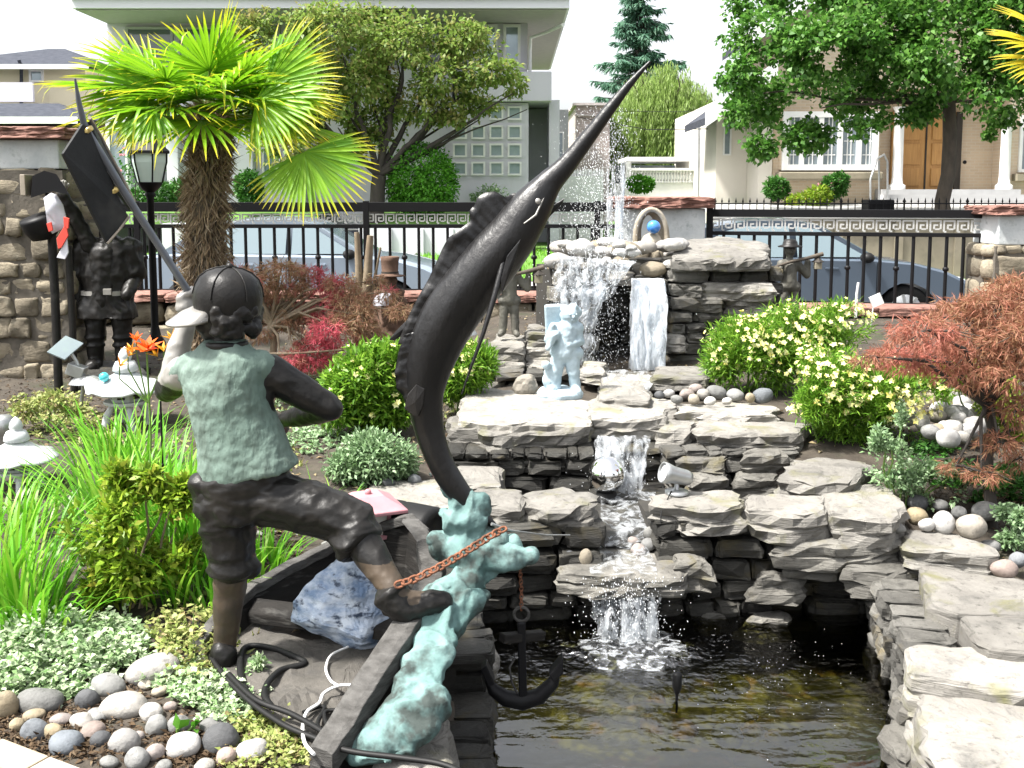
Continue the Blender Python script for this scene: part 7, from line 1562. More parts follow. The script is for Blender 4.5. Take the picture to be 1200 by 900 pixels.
m = MB(); m.tube([(sl.x-.03, sl.y-.03, .235), G(775, 600, .18), G(772, 640, .02)], .003, 5); m.build('cable', MT['rubber'], sp_)
# ------------------------------------------------------------------ the bronze boy
def grip(mb, c, axis, wrist, pr, s=1.0):
    "a fist of four fingers and a thumb closed round a bar through c"
    c = Vector(c); ax = Vector(axis).normalized(); w = (Vector(wrist)-c); w = (w-ax*w.dot(ax)).normalized(); v = ax.cross(w)
    mb.ball(c + w*(pr+.016*s), (.03*s, .03*s, .03*s), 12)
    cap_limb(mb, c+w*(pr+.015*s)-ax*.022*s, .02*s, c+w*(pr+.015*s)+ax*.022*s, .02*s, 10)
    for i, (o_, L) in enumerate(((-.03, .95), (-.011, 1.1), (.009, 1.05), (.028, .85))):
        pts = []
        for k in range(5):
            t = lerp(.3, 3.7*L, k/4); pts.append(c + ax*o_*s + w*((pr+.007*s)*math.cos(t)) + v*((pr+.007*s)*math.sin(t)))
        for a, b in zip(pts, pts[1:]): cap_limb(mb, a, .0085*s, b, .0080*s, 8)
    a = c+w*(pr+.012*s)-ax*.03*s; b = c - v*(pr+.008*s) - ax*.028*s; e = c - w*(pr+.006*s)*.8 - v*(pr)*.4 - ax*.012*s
    cap_limb(mb, a, .011*s, b, .0095*s, 8); cap_limb(mb, b, .0095*s, e, .008*s, 8)
YB_ = 3.30
boy = thing('boy_statue', 'bronze statue of a boy in cap, verdigris vest and rolled trousers, seen from behind', 'statue', tuple(P(300, 780, YB_)))
pole_pts = PP([(88, 92, 3.22), (92, 118, 3.24), (98, 144, 3.26), (106, 160, 3.28), (150, 232, 3.36), (228, 353, 3.50), (300, 462, 3.62), (330, 508, 3.68)])
hl = P(226, 352, 3.50); hr = P(322, 495, 3.66); pax = (pole_pts[5]-pole_pts[4]).normalized()
B = MB(); hd_c = P(267, 360, YB_+.02); fdir = Vector((-.97, .05, -.14)).normalized(); side = Vector((0, 0, 1)).cross(fdir).normalized()
Rh = Matrix((fdir, side, Vector((0, 0, 1)))).transposed()
B.ball(hd_c, (.098, .086, .108), 22, R=Rh); B.ball(hd_c+fdir*.03+Vector((0, 0, -.06)), (.066, .060, .062), 16, R=Rh)           # skull, jaw
cap_limb(B, hd_c+fdir*.096+Vector((0, 0, .0)), .010, hd_c+fdir*.112+Vector((0, 0, -.028)), .015, 10)                                # nose
for s in (-1, 1):
    B.ball(hd_c+side*s*.086+Vector((0, 0, -.02)), (.027, .012, .032), 12, R=Rh); B.ball(hd_c+fdir*.072+side*s*.04+Vector((0, 0, -.045)), .026, 10)   # ears, cheeks
    B.ball(hd_c+fdir*.083+side*s*.036+Vector((0, 0, .012)), (.012, .022, .010), 10, R=Rh)
B.ball(hd_c+fdir*.086+Vector((0, 0, -.066)), (.015, .028, .010), 10, R=Rh)                                                        # lips
nk = P(266, 412, YB_); cap_limb(B, nk+Vector((0, 0, -.03)), .058, hd_c+Vector((0, 0, -.06)), .052)
ch = P(270, 452, YB_); wa = P(286, 540, YB_); pe = P(284, 568, YB_)
B.loft([ell(P(266, 420, YB_), .08, .06), ell(P(266, 440, YB_), .145, .08), ell(P(270, 470, YB_), .14, .085), ell(P(280, 520, YB_), .125, .08), ell(P(284, 560, YB_), .13, .085)])
sL = P(214, 436, YB_+.02); eL = P(197, 456, YB_+.17); sR = P(316, 437, YB_+.02); eR = P(386, 478, YB_+.06)
cap_limb(B, sL, .056, eL, .046); cap_limb(B, eL, .044, lerp(eL, hl, .45), .041); cap_limb(B, lerp(eL, hl, .45), .041, lerp(eL, hl, .86), .027)
cap_limb(B, sR, .062, lerp(sR, eR, .5), .056); cap_limb(B, lerp(sR, eR, .5), .056, eR, .046); cap_limb(B, eR, .046, lerp(eR, hr, .4), .042); cap_limb(B, lerp(eR, hr, .4), .042, lerp(eR, hr, .82), .028)
cap_limb(B, lerp(eL, hl, .8), .028, hl+ (eL-hl).normalized()*.03, .024); cap_limb(B, lerp(eR, hr, .75), .029, hr+(eR-hr).normalized()*.03, .024)
grip(B, hl, pax, eL, .013, 1.15); grip(B, hr, pax, eR, .013, 1.15)
hipL = P(258, 580, YB_); knL = P(272, 650, YB_); anL = P(264, 752, YB_+.02); hipR = P(306, 580, YB_); knR = P(414, 618, YB_-.05); anR = P(463, 694, YB_-.18)
cap_limb(B, hipL, .085, knL, .066); cap_limb(B, knL, .060, lerp(knL, anL, .35), .056); cap_limb(B, lerp(knL, anL, .35), .056, anL, .038)
cap_limb(B, hipR, .085, knR, .068); cap_limb(B, knR, .064, lerp(knR, anR, .4), .056); cap_limb(B, lerp(knR, anR, .4), .056, anR, .040)
B.ball(lerp(anR, knR, .02)+Vector((.012, -.03, .0)), .014, 8)
footL = P(258, 778, YB_+.0); cap_limb(B, anL, .038, footL+Vector((0, 0, .02)), .040); cap_limb(B, footL, .04, footL+Vector((-.05, .16, -.01)), .034)
cap_limb(B, anR, .04, P(470, 706, YB_-.18), .042); cap_limb(B, P(470, 706, YB_-.18), .042, P(512, 706, YB_-.17), .032)
body = fuse('body', B, [MT['bronze_skin'], MT['bronze'], MT['bronze_light']], boy, .0055, 5, .003, 14, ridges=((.0035, (14, 14, 20), .4),))
off = Vector(boy['_w'])
zk = knL.z; me = body.data
for p in me.polygons:
    c = Vector(p.center)+off
    if c.z > zk-.01 and c.z > P(0, 640, YB_).z: p.material_index = 1
    if (c - eL).length < (hl-eL).length*1.25 and (c-eL).dot((hl-eL).normalized()) > .03 and c.x < P(236, 0, 3.5).x: p.material_index = 2  # left forearm: its sunlit brightness is put into the colour
# vest
V_ = MB()
VR = [(398, 264, .062, .055, 0), (408, 263, .085, .07, 0), (418, 263, .125, .085, 0), (430, 262, .142, .095, .0), (448, 264, .139, .105, 0), (470, 270, .134, .110, 0), (492, 276, .136, .108, 0), (512, 282, .142, .108, 0), (530, 288, .150, .112, -.02), (546, 293, .157, .116, -.06), (556, 294, .157, .118, -.10)]
rings = [ell(P(x, y, YB_), hw, hd, rad(-6), 40, 0, .85) for y, x, hw, hd, tl in VR]
rings[-1] = [p + Vector((0, 0, .035*math.cos(2*PI*j/40)*1.2 + .008*math.sin(j*2.3))) for j, p in enumerate(rings[-1])]
rings[-2] = [p + Vector((0, 0, .02*math.cos(2*PI*j/40))) for j, p in enumerate(rings[-2])]
V_.loft(rings, 0, True, True)
cap_limb(V_, P(224, 428, YB_), .048, P(214, 436, YB_+.01), .046); cap_limb(V_, P(306, 428, YB_), .050, P(312, 434, YB_+.01), .050)
vest = fuse('vest', V_, MT['patina'], boy, .006, 4, .006, 6, amp2=.0025, sc2=40, ridges=((.007, (8, 8, 2.5), .35), (.004, (4, 4, 13), .5), (.002, (30, 30, 22), .3)))
cl_ = MB(); q = ell(P(265, 403, YB_), .060, .057, n=24); cl_.tube(q+[q[0]], .013, 8, caps=False); cl_.build('neck_band', MT['bronze'], boy)
# trousers with rolled cuffs and a bulging hip pouch
T_ = MB(); T_.loft([ell(P(288, 548, YB_), .145, .108), ell(P(284, 565, YB_), .150, .112), ell(P(278, 590, YB_), .135, .11), ell(P(274, 606, YB_), .10, .10)])
cap_limb(T_, P(262, 585, YB_), .098, P(270, 640, YB_), .080); cap_limb(T_, P(270, 640, YB_), .080, P(271, 662, YB_), .070); cap_limb(T_, P(256, 668, YB_), .035, P(292, 664, YB_), .036)
T_.lathe([(.062, -.03), (.078, -.02), (.080, .01), (.074, .03), (.05, .04)], P(272, 662, YB_), 22)
cap_limb(T_, P(308, 580, YB_), .102, P(370, 597, YB_-.03), .084); cap_limb(T_, P(370, 597, YB_-.03), .084, P(412, 610, YB_-.05), .076)
shd = (anR-knR).normalized(); T_.lathe([(.05, -.06), (.073, -.05), (.079, -.01), (.082, .012), (.078, .035), (.062, .04)], P(417, 630, YB_-.075), 22, axis=shd)
cap_limb(T_, P(238, 570, YB_-.03), .046, P(248, 588, YB_-.03), .040); cap_limb(T_, P(246, 560, YB_-.04), .032, P(300, 566, YB_-.06), .028)
fuse('trousers', T_, MT['bronze'], boy, .006, 3, .006, 9, ridges=((.014, (7, 7, 14), .7), (.005, (20, 20, 34), .6)))
# shoes
K = MB(); cap_limb(K, P(459, 702, YB_-.19), .050, P(474, 712, YB_-.18), .052); cap_limb(K, P(474, 712, YB_-.18), .048, P(504, 706, YB_-.17), .040); cap_limb(K, P(504, 706, YB_-.17), .040, P(518, 706, YB_-.165), .034)
K.lathe([(.045, -.012), (.058, -.008), (.06, .01), (.05, .016)], P(460, 699, YB_-.185), 18, axis=(-shd))
cap_limb(K, P(452, 716, YB_-.2), .018, P(490, 722, YB_-.19), .014)
fuse('shoe', K, MT['bronze'], boy, .006, 3, .007, 16)
K = MB(); cap_limb(K, P(262, 766, YB_), .046, P(258, 790, YB_-.01), .05); cap_limb(K, P(258, 788, YB_-.01), .05, P(246, 778, YB_+.14), .042); fuse('shoe', K, MT['bronze'], boy, .006, 3, .006, 16)
# cap: crown, brim, button, and curls of hair below it
C_ = MB(); up = Vector((.10, -.08, 1)).normalized(); vs = []; N = 34; prof = [(1.0, -.025), (1.04, .0), (1.05, .03), (1.0, .06), (.88, .088), (.67, .108), (.4, .120), (.15, .124)]
cc = hd_c+Vector((.0, 0, .008)); bx_ = fdir-up*fdir.dot(up); bx_.normalize(); by_ = up.cross(bx_)
C_.loft([[cc + bx_*(r*.106*math.cos(2*PI*j/N)) + by_*(r*.099*math.sin(2*PI*j/N)) + up*h for j in range(N)] for r, h in prof])
C_.ball(cc+up*.126, .013, 10)
for k in range(6):
    a = k*PI/3+.3; pts = [cc + bx_*(r*.1075*math.cos(a)) + by_*(r*.1005*math.sin(a)) + up*(h+.0015) for r, h in prof[2:]]; C_.tube(pts, .0022, 5)
C_.build('cap', MT['bronze'], boy)
br = MB(); top = []; bot = []
for j in range(21):
    a = lerp(-1.25, 1.25, j/20); e = .102+.092*math.cos(a*1.15)**.6 if abs(a) < 1.24 else .102; i_ = cc + bx_*(.096*math.cos(a)) + by_*(.096*math.sin(a)) + up*(-.012); o_ = cc + bx_*(e*math.cos(a)) + by_*(e*.98*math.sin(a)) + up*(-.012-.050*math.cos(a)-.014); top.append((i_, o_))
vs = []
for i_, o_ in top: vs += [i_+up*.005, lerp(i_, o_, .55)+up*.012, o_+up*.003, o_-up*.004, lerp(i_, o_, .55)+up*.002, i_-up*.006]
br.add(vs, [(j*6+k, j*6+(k+1) % 6, (j+1)*6+(k+1) % 6, (j+1)*6+k) for j in range(20) for k in range(6)] + [(0, 1, 2, 3, 4, 5), tuple(120+k for k in (5, 4, 3, 2, 1, 0))], 0, True)
br.build('cap_brim', MT['bronze_light'], boy)  # brim colour is paler than the cap to paint the sun on it
H_ = MB(); rr_ = random.Random(4)
for i in range(46):
    a = rr_.uniform(PI*.42, PI*1.58); z = rr_.uniform(-.082, .0); r = .093 - max(0, -z-.05)*.35; p = cc + bx_*(r*math.cos(a)) + by_*(r*math.sin(a)) + Vector((0, 0, z)); H_.ball(p, (rr_.uniform(.016, .028),)*3, 8)
H_.ball(hd_c+Vector((0, 0, -.02))-fdir*.02, (.085, .083, .065), 14, R=Rh)
fuse('hair', H_, MT['bronze'], boy, .006, 2, .007, 40)
# ---- the pole with its two boards
pole = thing('harpoon_pole', 'long blue-grey pole with curved tip carrying two dark boards, held by the boy statue', 'pole', tuple(pole_pts[-1]))
m = MB(); m.tube(pole_pts, [.003, .008, .0105, .012, .0125, .0125, .012, .012], 12); m.build('shaft', MT['pipe_blue'], pole)
def plate(pts, th, name, m_, edge=None):
    f = [P(*q) for q in pts]; n = (f[1]-f[0]).cross(f[2]-f[0]).normalized(); mm = MB(); mm.prism(f, n*th); return mm.build(name, MT[m_], pole, bevel=.003)
pa = plate([(74, 180, 3.16), (97, 145, 3.24), (105, 150, 3.262), (135, 222, 3.335), (151, 254, 3.37), (126, 285, 3.30)], .012, 'board', 'board')
pb_ = plate([(106, 141, 3.27), (118, 161, 3.42), (142, 207, 3.47), (157, 236, 3.50), (154, 245, 3.47), (135, 219, 3.35), (112, 166, 3.285)], .010, 'board', 'board')
m = MB(); m.tube(PP([(105, 138, 3.27), (118, 160, 3.42), (142, 206, 3.47), (157, 236, 3.50), (155, 246, 3.47)]), .006, 8); m.build('board_rim', MT['tan_edge'], pole)
m = MB(); m.tube(PP([(126, 285, 3.297), (140, 269, 3.332), (151, 254, 3.365)]), .004, 6); m.build('board_rim', MT['tan_edge'], pole)
for x, y, Y in ((103, 152, 3.262), (134, 223, 3.34)): m = MB(); d = pax; m.lathe([(.014, -.008), (.017, -.006), (.017, .006), (.014, .008)], P(x, y, Y), 14, axis=d); m.box(P(x-3, y+2, Y-.012), (.02, .012, .012)); m.build('clamp', MT['brass'], pole, bevel=.002)
sk = P(190, 580, 4.0); sk.z = gz(sk.x, sk.y); m = MB(); m.tube([sk, P(190, 520, 4.0), P(188, 470, 4.0)], .004, 6); m.ball(P(190, 545, 4.0), .009, 8); tag(m.build('garden_stake', MT['iron']), 'thin black garden stake below the left elbow of the boy statue', 'stake')
# ------------------------------------------------------------------ small statues
def figure(name, label, Y, mat_, J, base=None, voxel=.008, amp=.005, cat='statue', sc=16, smooth=3, extra=None):
    "J: dict of limbs in photo pixels: list of (x0,y0,r0,x1,y1,r1,dy0,dy1); balls: (x,y,rx,ry,dy)"
    foot = max(J['limbs'], key=lambda q: q[4]); b = P(foot[3], foot[4]+foot[5], Y); o = thing(name, label, cat, (b.x, Y, b.z)); u = U(Y); m = MB()
    for q in J['limbs']:
        x0, y0, r0, x1, y1, r1 = q[:6]; d0, d1 = (q[6], q[7]) if len(q) > 6 else (0, 0); cap_limb(m, P(x0, y0, Y+d0), r0*u, P(x1, y1, Y+d1), r1*u, 12)
    for x, y, rx, ry, dy in J.get('balls', []): m.ball(P(x, y, Y+dy), (rx*u, rx*u, ry*u), 14)
    fuse('body', m, MT[mat_], o, voxel, smooth, amp, sc)
    return o, u
def faced(o, x, y, r, Y, m_, look=(0, -1, 0)):
    u = U(Y); c = P(x, y, Y); m = MB(); l = Vector(look).normalized(); s = Vector((0, 0, 1)).cross(l).normalized()
    m.ball(c+l*r*u*1.0+Vector((0, 0, -r*u*.12)), r*u*.2, 8)
    for k in (-1, 1): m.ball(c+l*r*u*.9+s*k*r*u*.36+Vector((0, 0, r*u*.12)), r*u*.13, 8)
    m.ball(c+l*r*u*.86+Vector((0, 0, -r*u*.45)), (r*u*.3, r*u*.15, r*u*.1), 8); m.build('face', MT[m_], o)
# pale blue statue of a child with bundle and dog
Y5 = 6.05
o, u = figure('child_statue', 'pale blue cast stone statue of a child carrying a bundle with a small dog', Y5, 'stone_white', dict(limbs=[
    (655, 408, 9, 652, 436, 8), (652, 436, 7, 650, 454, 6.5), (650, 456, 7, 644, 460, 6, 0, -.05), (670, 410, 9, 672, 436, 8), (672, 436, 7, 674, 452, 6.5), (674, 455, 7, 676, 460, 6, 0, -.05),
    (664, 386, 12, 662, 412, 13), (652, 412, 8, 676, 414, 8), (650, 386, 8, 676, 384, 8), (676, 384, 6, 680, 400, 5), (680, 400, 5, 666, 404, 4, 0, -.05), (650, 386, 6, 642, 398, 5, 0, -.04), (642, 398, 5, 648, 382, 4, -.04, -.05), (650, 392, 6, 642, 408, 3, -.05, -.06)],
    balls=[(668, 369, 11, 11.5, 0), (662, 362, 6, 5, .02), (672, 360, 6, 5, 0), (677, 366, 5, 6, .02), (660, 370, 4, 6, .03), (643, 436, 6, 8, .0), (642, 446, 7, 9, 0), (640, 428, 5, 5, -.03), (645, 429, 3, 5, .03)]), voxel=.007, amp=.006, sc=22)
faced(o, 668, 369, 11, Y5, 'stone_white', (.35, -1, 0))
m = MB(); m.loft([ell(P(656, 466, Y5), 27*u, 22*u, 0, 28), ell(P(656, 460, Y5), 28*u, 23*u, 0, 28), ell(P(656, 455, Y5), 22*u, 17*u, 0, 28)]); fuse('base', m, MT['stone_white'], o, .008, 2, .008, 14)
m = MB(); m.prism(PP([(638, 358, Y5+.0), (659, 357, Y5+.03), (656, 400, Y5+.03), (640, 402, Y5+.0)]), (.0, .06, 0)); m.build('bundle', MT['stone_white'], o, bevel=.012)
def lantern_boy(label, dx, dy, s, Y, label2, label3, legs=True, seed=0):
    def X(x): return dx+(x-597)*s
    def Yp(y): return dy+(y-393)*s
    j = lambda *q: (X(q[0]), Yp(q[1]), q[2]*s, X(q[3]), Yp(q[4]), q[5]*s) + tuple(q[6:])
    o, u = figure('boy_figure', label, Y, 'stone_figure', dict(limbs=[j(591, 360, 5.5, 589, 388, 5), j(603, 360, 5.5, 604, 388, 5), j(588, 390, 4, 586, 392, 3.5, 0, -.05), j(604, 390, 4, 606, 392, 3.5, 0, -.05), j(597, 328, 9, 597, 350, 9), j(590, 352, 7, 604, 352, 7), j(588, 325, 6, 606, 325, 6), j(587, 326, 5, 582, 342, 4.5), j(582, 342, 4.5, 586, 330, 3.5, 0, -.05), j(607, 326, 5, 618, 338, 4.5), j(618, 338, 4.5, 619, 322, 3.5), j(597, 318, 4, 597, 312, 4)], balls=[(X(598), Yp(308), 7*s, 8*s, 0)]), voxel=.007, amp=.003, sc=22)
    faced(o, X(598), Yp(308), 7*s, Y, 'stone_figure', (.15, -1, 0))
    m = MB(); c = P(X(598), Yp(303), Y); R = U(Y)*s; m.lathe([(14*R, -.012*s), (14.5*R, -.004*s), (9*R, .008*s), (8.3*R, .03*s), (6*R, .05*s), (1*R, .055*s)], c, 22); m.build('hat', MT['bronze'], o)
    st = MB(); st.tube([P(X(578), Yp(329), Y-.05), P(X(600), Yp(322), Y-.07), P(X(619), Yp(318), Y-.05), P(X(637), Yp(313), Y-.03)], [.010*s, .012*s, .015*s, .018*s], 9); so_ = st.build('shoulder_stick', MT['bark']); tag(so_, label2, 'stick')
    l = thing('hanging_lantern', label3, 'lantern', tuple(P(X(631), Yp(333), Y-.04))); m = MB(); c = P(X(631), Yp(327), Y-.04); m.box(c, (.055*s, .055*s, .055*s)); m.build('box', MT['moss_wall'], l, bevel=.004)
    m = MB(); m.lathe([(.05*s, .028*s), (.048*s, .033*s), (.012*s, .062*s)], c, 4, smooth=False); m.tube([c+Vector((0, 0, .06*s)), P(X(631), Yp(315), Y-.035)], .002, 5); m.build('roof', MT['bark_dark'], l)
    return o
lantern_boy('small olive-grey boy figure with hat standing left of the upper waterfall', 597, 393, 1.0, 7.12, 'stick carried on the shoulder of the left boy figure', 'small box lantern hanging from the stick of the left boy figure')
lantern_boy('small olive-grey boy figure with wide hat standing right of the waterfall rockwork', 925, 376, .98, 8.1, 'stick held out by the right boy figure in front of the slate car', 'small box lantern hanging from the stick of the right boy figure')
slab([(900, 382), (950, 382), (948, 374), (902, 374)], .58, .2, 'dark pedestal stone under the right boy figure', 'slab_dark')
# hooded stone niche with blue ball
c = P(762, 288, 8.2); u = U(8.2); nb = thing('stone_niche', 'tan hooded stone niche shaped like a shell on top of the waterfall', 'ornament', tuple(c)); m = MB(); rings = []
for k in range(9):
    t = k/8; a = lerp(0, PI*.62, t); rings.append([Vector((c.x+19*u*math.cos(q)*(1-.42*t**2), c.y-.06+.02*t+.16*math.sin(a)*(.4 if math.sin(q) < .3 else 1)*.5, c.z + 44*u*max(0, math.sin(q))**.75*(1-.12*t**2) - .01)) + Vector((0, .11*t, 0)) for q in np.linspace(-.05, PI+.05, 15)])
for r in rings: pass
vs = [p for r in rings for p in r]; fs = [(i*15+j, i*15+j+1, (i+1)*15+j+1, (i+1)*15+j) for i in range(8) for j in range(14)]
m.add(vs, fs, 0, True); ho = m.build('hood', MT['tan_stone'], nb); q = ho.modifiers.new('t', 'SOLIDIFY'); q.thickness = .035; q.offset = 0
m = MB(); m.ball(P(764, 284, 8.14), (13*u, .07, 12*u), 14); m.ball(P(748, 289, 8.1), (9*u, .06, 6*u), 12); m.ball(P(778, 289, 8.12), (8*u, .06, 6*u), 12); fuse('plinth', m, MT['tan_stone'], nb, .012, 2, .012, 12)
m = MB(); m.ball(P(766, 266, 8.08), 8*u, 22); tag(m.build('glass_ball', MT['blue_glass']), 'blue glass ball sitting in the tan stone niche', 'ball')
# brown top hat figure
Y8 = 8.4; o, u = figure('top_hat_figure', 'brown weathered figure with a brown top hat beside the bare tan stems', Y8, 'brown_felt', dict(limbs=[(456, 352, 13, 458, 400, 17), (445, 352, 6, 440, 380, 6), (470, 352, 6, 476, 382, 6), (449, 344, 7, 466, 344, 7)], balls=[(458, 330, 9, 10, 0)]), voxel=.012, amp=.02, sc=12)
faced(o, 458, 330, 9, Y8, 'brown_felt'); m = MB(); c = P(457, 323, Y8); m.lathe([(17*u, -.005), (18*u, .002), (11*u, .008), (9.5*u, .03), (10.5*u, .12), (11.5*u, .155), (10*u, .158), (9*u, .12)], c, 22); m.build('hat', MT['brown_felt'], o); m = MB(); m.lathe([(10.2*u, .01), (10.3*u, .035)], c, 22); m.build('hat_band', MT['bark_dark'], o)
m = MB(); m.loft([ell(P(446, 358, Y8-.12), 9*u, .04), ell(P(448, 350, Y8-.12), 11*u, .04), ell(P(452, 344, Y8-.1), 7*u, .03)]); m.build('white_scarf', MT['flag_white'], o)
# dark life size statue at left
Y1 = 7.5; o, u = figure('worker_statue', 'life sized dark bronze statue in a heavy coat and boots behind the raised boards', Y1, 'bronze', dict(limbs=[(113, 360, 13, 112, 392, 11), (112, 392, 10, 112, 424, 9), (142, 360, 13, 144, 392, 11), (144, 392, 10, 145, 424, 9), (112, 426, 9, 107, 430, 8, 0, -.12), (145, 426, 9, 150, 430, 8, 0, -.12), (126, 300, 22, 126, 350, 22), (105, 290, 11, 150, 291, 11), (99, 290, 11, 90, 330, 9), (90, 330, 9, 92, 354, 7), (153, 294, 11, 159, 326, 9), (159, 326, 9, 148, 346, 7, 0, -.14), (105, 287, 10, 86, 250, 8, -.05, -.1), (86, 250, 8, 74, 228, 6, -.1, -.14), (126, 280, 9, 126, 266, 9)], balls=[(126, 250, 14, 16, 0), (112, 395, 13, 3, 0), (144, 395, 13, 3, 0), (112, 404, 12, 3, 0), (144, 404, 12, 3, 0), (92, 358, 6, 7, -.02)]), voxel=.010, amp=.008, sc=14, smooth=2)
c_m = MB(); c_m.loft([ell(P(126, y, Y1), w*u, d*u, 0, 30, 0, .8) for y, w, d in ((279, 14, 12), (284, 27, 15), (296, 32, 18), (316, 31, 19), (338, 28, 18), (344, 29, 19), (352, 31, 20), (372, 35, 23))]); cap_limb(c_m, P(100, 290, Y1), 13*u, P(92, 322, Y1), 11*u); cap_limb(c_m, P(152, 292, Y1), 13*u, P(158, 320, Y1), 11*u)
fuse('coat', c_m, MT['bronze'], o, .010, 2, .008, 7, ridges=((.022, (8, 8, 4), .6), (.010, (18, 18, 12), .6)))
c_m = MB(); c_m.loft([ell(P(126, y, Y1), 29.5*u, 19.5*u, 0, 30, 0, .8) for y in (345, 340)]); c_m.box(P(126, 342, Y1-.135), (.06, .02, .045)); c_m.build('belt', MT['bronze_light'], o, bevel=.003)
faced(o, 126, 250, 15, Y1, 'bronze'); m = MB(); c = P(126, 238, Y1); m.lathe([(26*u, -.02), (26.5*u, -.01), (17*u, .01), (16*u, .06), (10*u, .11), (1*u, .12)], c, 24); m.build('hat', MT['bronze'], o)
m = MB(); m.ball(P(72, 222, Y1-.14), (6*u, 6*u, 7*u), 12)
for k in range(4): cap_limb(m, P(70+k*2, 220, Y1-.16), 1.8*u, P(70+k*2.2, 212+k % 2, Y1-.17), 1.5*u, 8)
cap_limb(m, P(76, 222, Y1-.14), 2*u, P(80, 216, Y1-.16), 1.6*u, 8); m.build('hand', MT['bronze_light'], o)
slab([(84, 442), (172, 444), (172, 424), (88, 422)], P(0, 429, 7.5).z, .2, 'dark flat pedestal rock under the life sized statue', 'wall_dark')
# black hooded stand with cloth on twin posts in front of the left pillar
Y2 = 6.95; u = U(Y2); b = at_terrain(66, 452, Y2); hs_ = thing('hooded_stand', 'black hooded stand on twin posts in front of the tall left pillar', 'stand', tuple(b))
for x, yt, w_ in ((58, 226, 5), (80, 288, 4)): m = MB(); q = P(x, yt, Y2); m.tube([(q.x, Y2, b.z-.02), (q.x+.005, Y2, lerp(b.z, q.z, .5)), q], w_*u, 9); m.build('post', MT['bronze'], hs_)
m = MB(); m.loft([[P(x, y, Y2+dy) for x, y in ((38, 206), (52, 200), (66, 204), (78, 222), (79, 228), (62, 224), (48, 228), (36, 232))] for dy in (-.13, .13)], 0, False); m.build('hood', MT['iron'], hs_, bevel=.02)
m = MB(); m.box(P(33, 217, Y2-.05), (6*u, .16, 24*u)); m.build('hood_strap', MT['tan_edge'], hs_, bevel=.004)
m = MB(); m.lathe([(2*u, -16*u), (15*u, -12*u), (19*u, -2*u), (20*u, 10*u), (19*u, 13*u), (4*u, 14*u)], P(48, 266, Y2-.05), 22, axis=(-.25, -.3, 1)); m.build('drum', MT['iron'], hs_)
fl = thing('hanging_cloth', 'white cloth with red bands hanging from the black hooded stand', 'cloth', tuple(P(66, 300, Y2-.15))); m = MB(); m2 = MB(); 
pts = [[(52, 232), (60, 226), (66, 228)], [(54, 250), (64, 244), (74, 240)], [(56, 266), (66, 262), (78, 256)], [(62, 274), (70, 270), (81, 264)]]
vs = [P(x, y, Y2-.14-.03*math.sin(i*1.7+j)) for i, r in enumerate(pts) for j, (x, y) in enumerate(r)]; m.add(vs, [(i*3+j, i*3+j+1, i*3+j+4, i*3+j+3) for i in range(3) for j in range(2)], 0, True); q = m.build('white_panel', MT['flag_white'], fl); q.modifiers.new('t', 'SOLIDIFY').thickness = .008
for pp in ([(54, 262), (60, 260), (62, 270), (57, 272)], [(74, 254), (81, 256), (80, 268), (75, 268)], [(66, 280), (77, 262), (80, 276), (72, 290), (68, 292)]): m = MB(); m.prism(PP(pp, Y2-.19), (0, .012, 0)); m.build('red_band', MT['flag_red'], fl, bevel=.003)
m = MB(); m.prism(PP([(72, 290, Y2-.18), (78, 276, Y2-.18), (80, 296, Y2-.18), (76, 304, Y2-.18), (66, 302, Y2-.18)]), (0, .012, 0)); m.build('white_tail', MT['flag_white'], fl, bevel=.003)
# white pagoda lanterns
def pagoda(label, x, y0, Y, s, group='white pagoda garden lanterns'):
    u = U(Y)*s; b = at_terrain(x, y0+80*s, Y); o = thing('pagoda_lantern', label, 'garden lantern', tuple(b), group); zt = P(x, y0, Y).z; X = P(x, y0, Y).x
    m = MB(); m.lathe([(.1*u, 0), (4*u, -3*u), (7*u, -8*u), (8*u, -13*u), (6*u, -17*u), (11*u, -18*u), (14*u, -24*u), (15*u, -29*u), (11*u, -31*u)], (X, Y, zt), 20); m.build('finial', MT['white_plastic'], o)
    m = MB(); N = 24; rings = []
    for r, h in ((11, -31), (18, -35), (28, -42), (38, -48), (46, -51), (46, -54), (36, -53), (14, -50)): rings.append([Vector((X+u*r*(1+.10*max(0, math.cos(6*t)) if r > 20 else 1)*r/r*math.cos(t) if True else 0, Y+u*r*math.sin(t), zt+u*(h+(3.5*max(0, math.cos(6*t)) if r > 30 else 0)))) for t in np.linspace(0, 2*PI, N, endpoint=False)])
    m.loft(rings, 0, True); m.build('roof', MT['white_plastic'], o)
    hz = zt-51*u; m = MB(); m.lathe([(20*u, 0), (20*u, -14*u)], (X, Y, hz), 6, smooth=False); m.build('light_box', MT['white_plastic'], o)
    for k in range(6): a = (k+.5)*PI/3; w = MB(); w.box((X+17.6*u*math.cos(a), Y+17.6*u*math.sin(a), hz-7*u), (.004, 9*u, 8*u), a); w.build('opening', MT['gap'], o)
    m = MB(); m.lathe([(26*u, 0), (27*u, -2*u), (26*u, -4*u)], (X, Y, hz-14*u), 20); m.build('shelf', MT['white_plastic'], o)
    for k in range(4): a = k*PI/2+.5; w = MB(); w.tube([(X+14*u*math.cos(a), Y+14*u*math.sin(a), hz-17*u), (X+23*u*math.cos(a), Y+23*u*math.sin(a), lerp(hz-17*u, b.z, .5)), (X+26*u*math.cos(a), Y+26*u*math.sin(a), b.z-.01)], [4*u, 4.5*u, 5*u], 8); w.build('leg', MT['white_plastic'], o)
    return o
pagoda('white resin pagoda lantern left of the orange lily', 146, 406, 6.1, .98); pagoda('white resin pagoda lantern at the left edge behind the strap leaves', 18, 488, 5.0, .98)
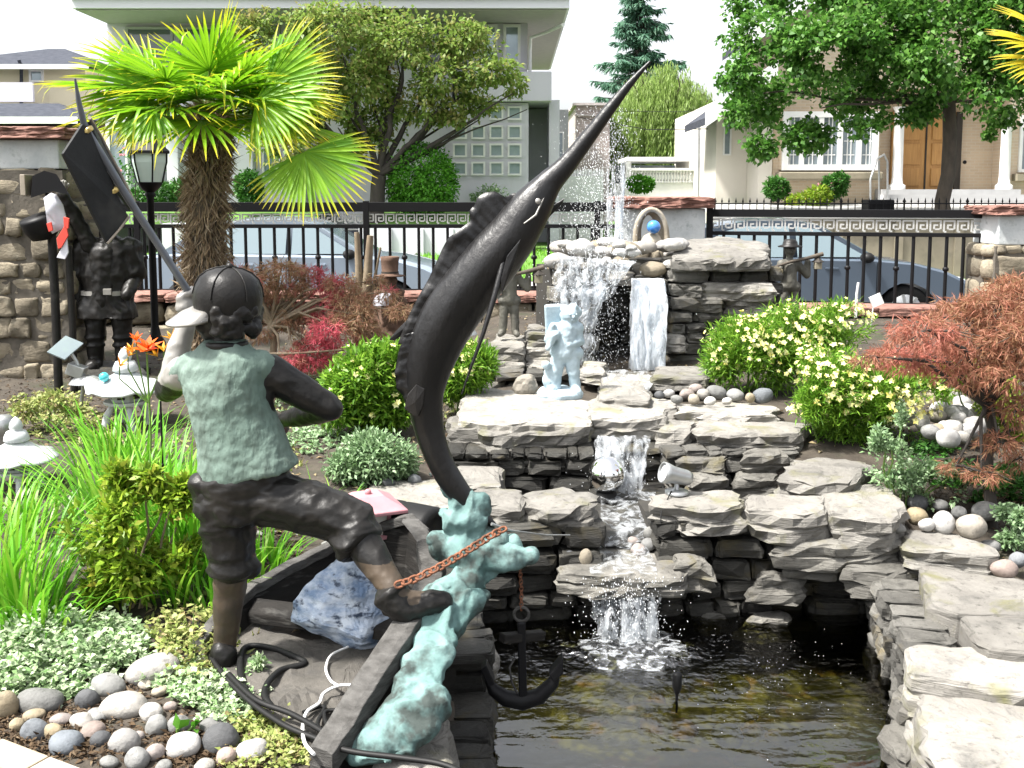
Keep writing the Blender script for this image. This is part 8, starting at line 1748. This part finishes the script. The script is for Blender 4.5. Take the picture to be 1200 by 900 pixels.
c = P(122, 442, 6.0); m = MB(); m.ball(c, 6*U(6), 16); tag(m.build('glass_ball', MT['turquoise']), 'small turquoise glass ball on the roof edge of the pagoda lantern', 'ball')
Y6 = 6.35; u = U(Y6); b = at_terrain(92, 460, Y6); sl_ = thing('solar_light', 'grey solar garden light with a tilted pale panel by the dark statue', 'lamp', tuple(b))
m = MB(); q = PP([(55, 412, Y6-.12), (76, 421, Y6-.12), (98, 402, Y6+.05), (77, 393, Y6+.05)]); n_ = (q[1]-q[0]).cross(q[3]-q[0]).normalized(); m.prism(q, n_*-.012); m.build('panel', MT['glass_sky'], sl_, bevel=.002)
m = MB(); m.tube([P(82, 412, Y6), P(90, 424, Y6), P(94, 436, Y6)], .012, 8); m.box(P(90, 434, Y6), (20*u, .08, 14*u), mat=Matrix.Rotation(rad(20), 3, 'Y')); m.build('head', MT['steel'], sl_, bevel=.008)
m = MB(); m.loft([ell(P(102, 450, Y6-.02), 22*u, .06), ell(P(104, 445, Y6-.02), 20*u, .05), ell(P(100, 440, Y6), 10*u, .03)]); m.tube([P(98, 446, Y6), b-Vector((0, 0, .03))], .012, 8); m.build('foot', MT['steel'], sl_)
c = P(545, 392, 6.9); m = MB(); u = U(6.9); m.lathe([(14*u, 0), (14*u, 2*u), (9*u, 8*u), (6*u, 16*u), (4*u, 24*u), (1.5*u, 27*u)], c, 20); tag(m.build('bell_ornament', MT['white_plastic']), 'small white bell shaped ornament behind the marlin body', 'ornament')
m = MB(); c = P(1027, 352, 8.55); m.box(c, (.1, .012, .095), mat=Matrix.Rotation(rad(-24), 3, 'Y')); m.tube([c+Vector((-.02, .01, -.03)), c+Vector((-.03, .02, -.25))], .006, 6); tag(m.build('plant_sign', MT['white']), 'small tilted white plant sign behind the far yellow-flowered bush', 'sign')
m = MB(); m.tube([P(1003, 372, 8.5), P(1004, 345, 8.5), P(1006, 331, 8.5)], .011, 8); tag(m.build('garden_stake', MT['white']), 'short whitish stake left of the small white plant sign', 'stake')
m = MB(); c = at_terrain(4, 500, 5.6); u = U(5.6); m.lathe([(9*u, 0), (10*u, 20*u), (12*u, 22*u), (12*u, 40*u), (8*u, 44*u), (1*u, 45*u)], c, 18); tag(m.build('path_light', MT['steel']), 'small grey cylinder path light at the left edge', 'lamp')
for o in bpy.data.objects:
    if '_w' in o: del o['_w']
bpy.data.scenes.remove(bake_scene)
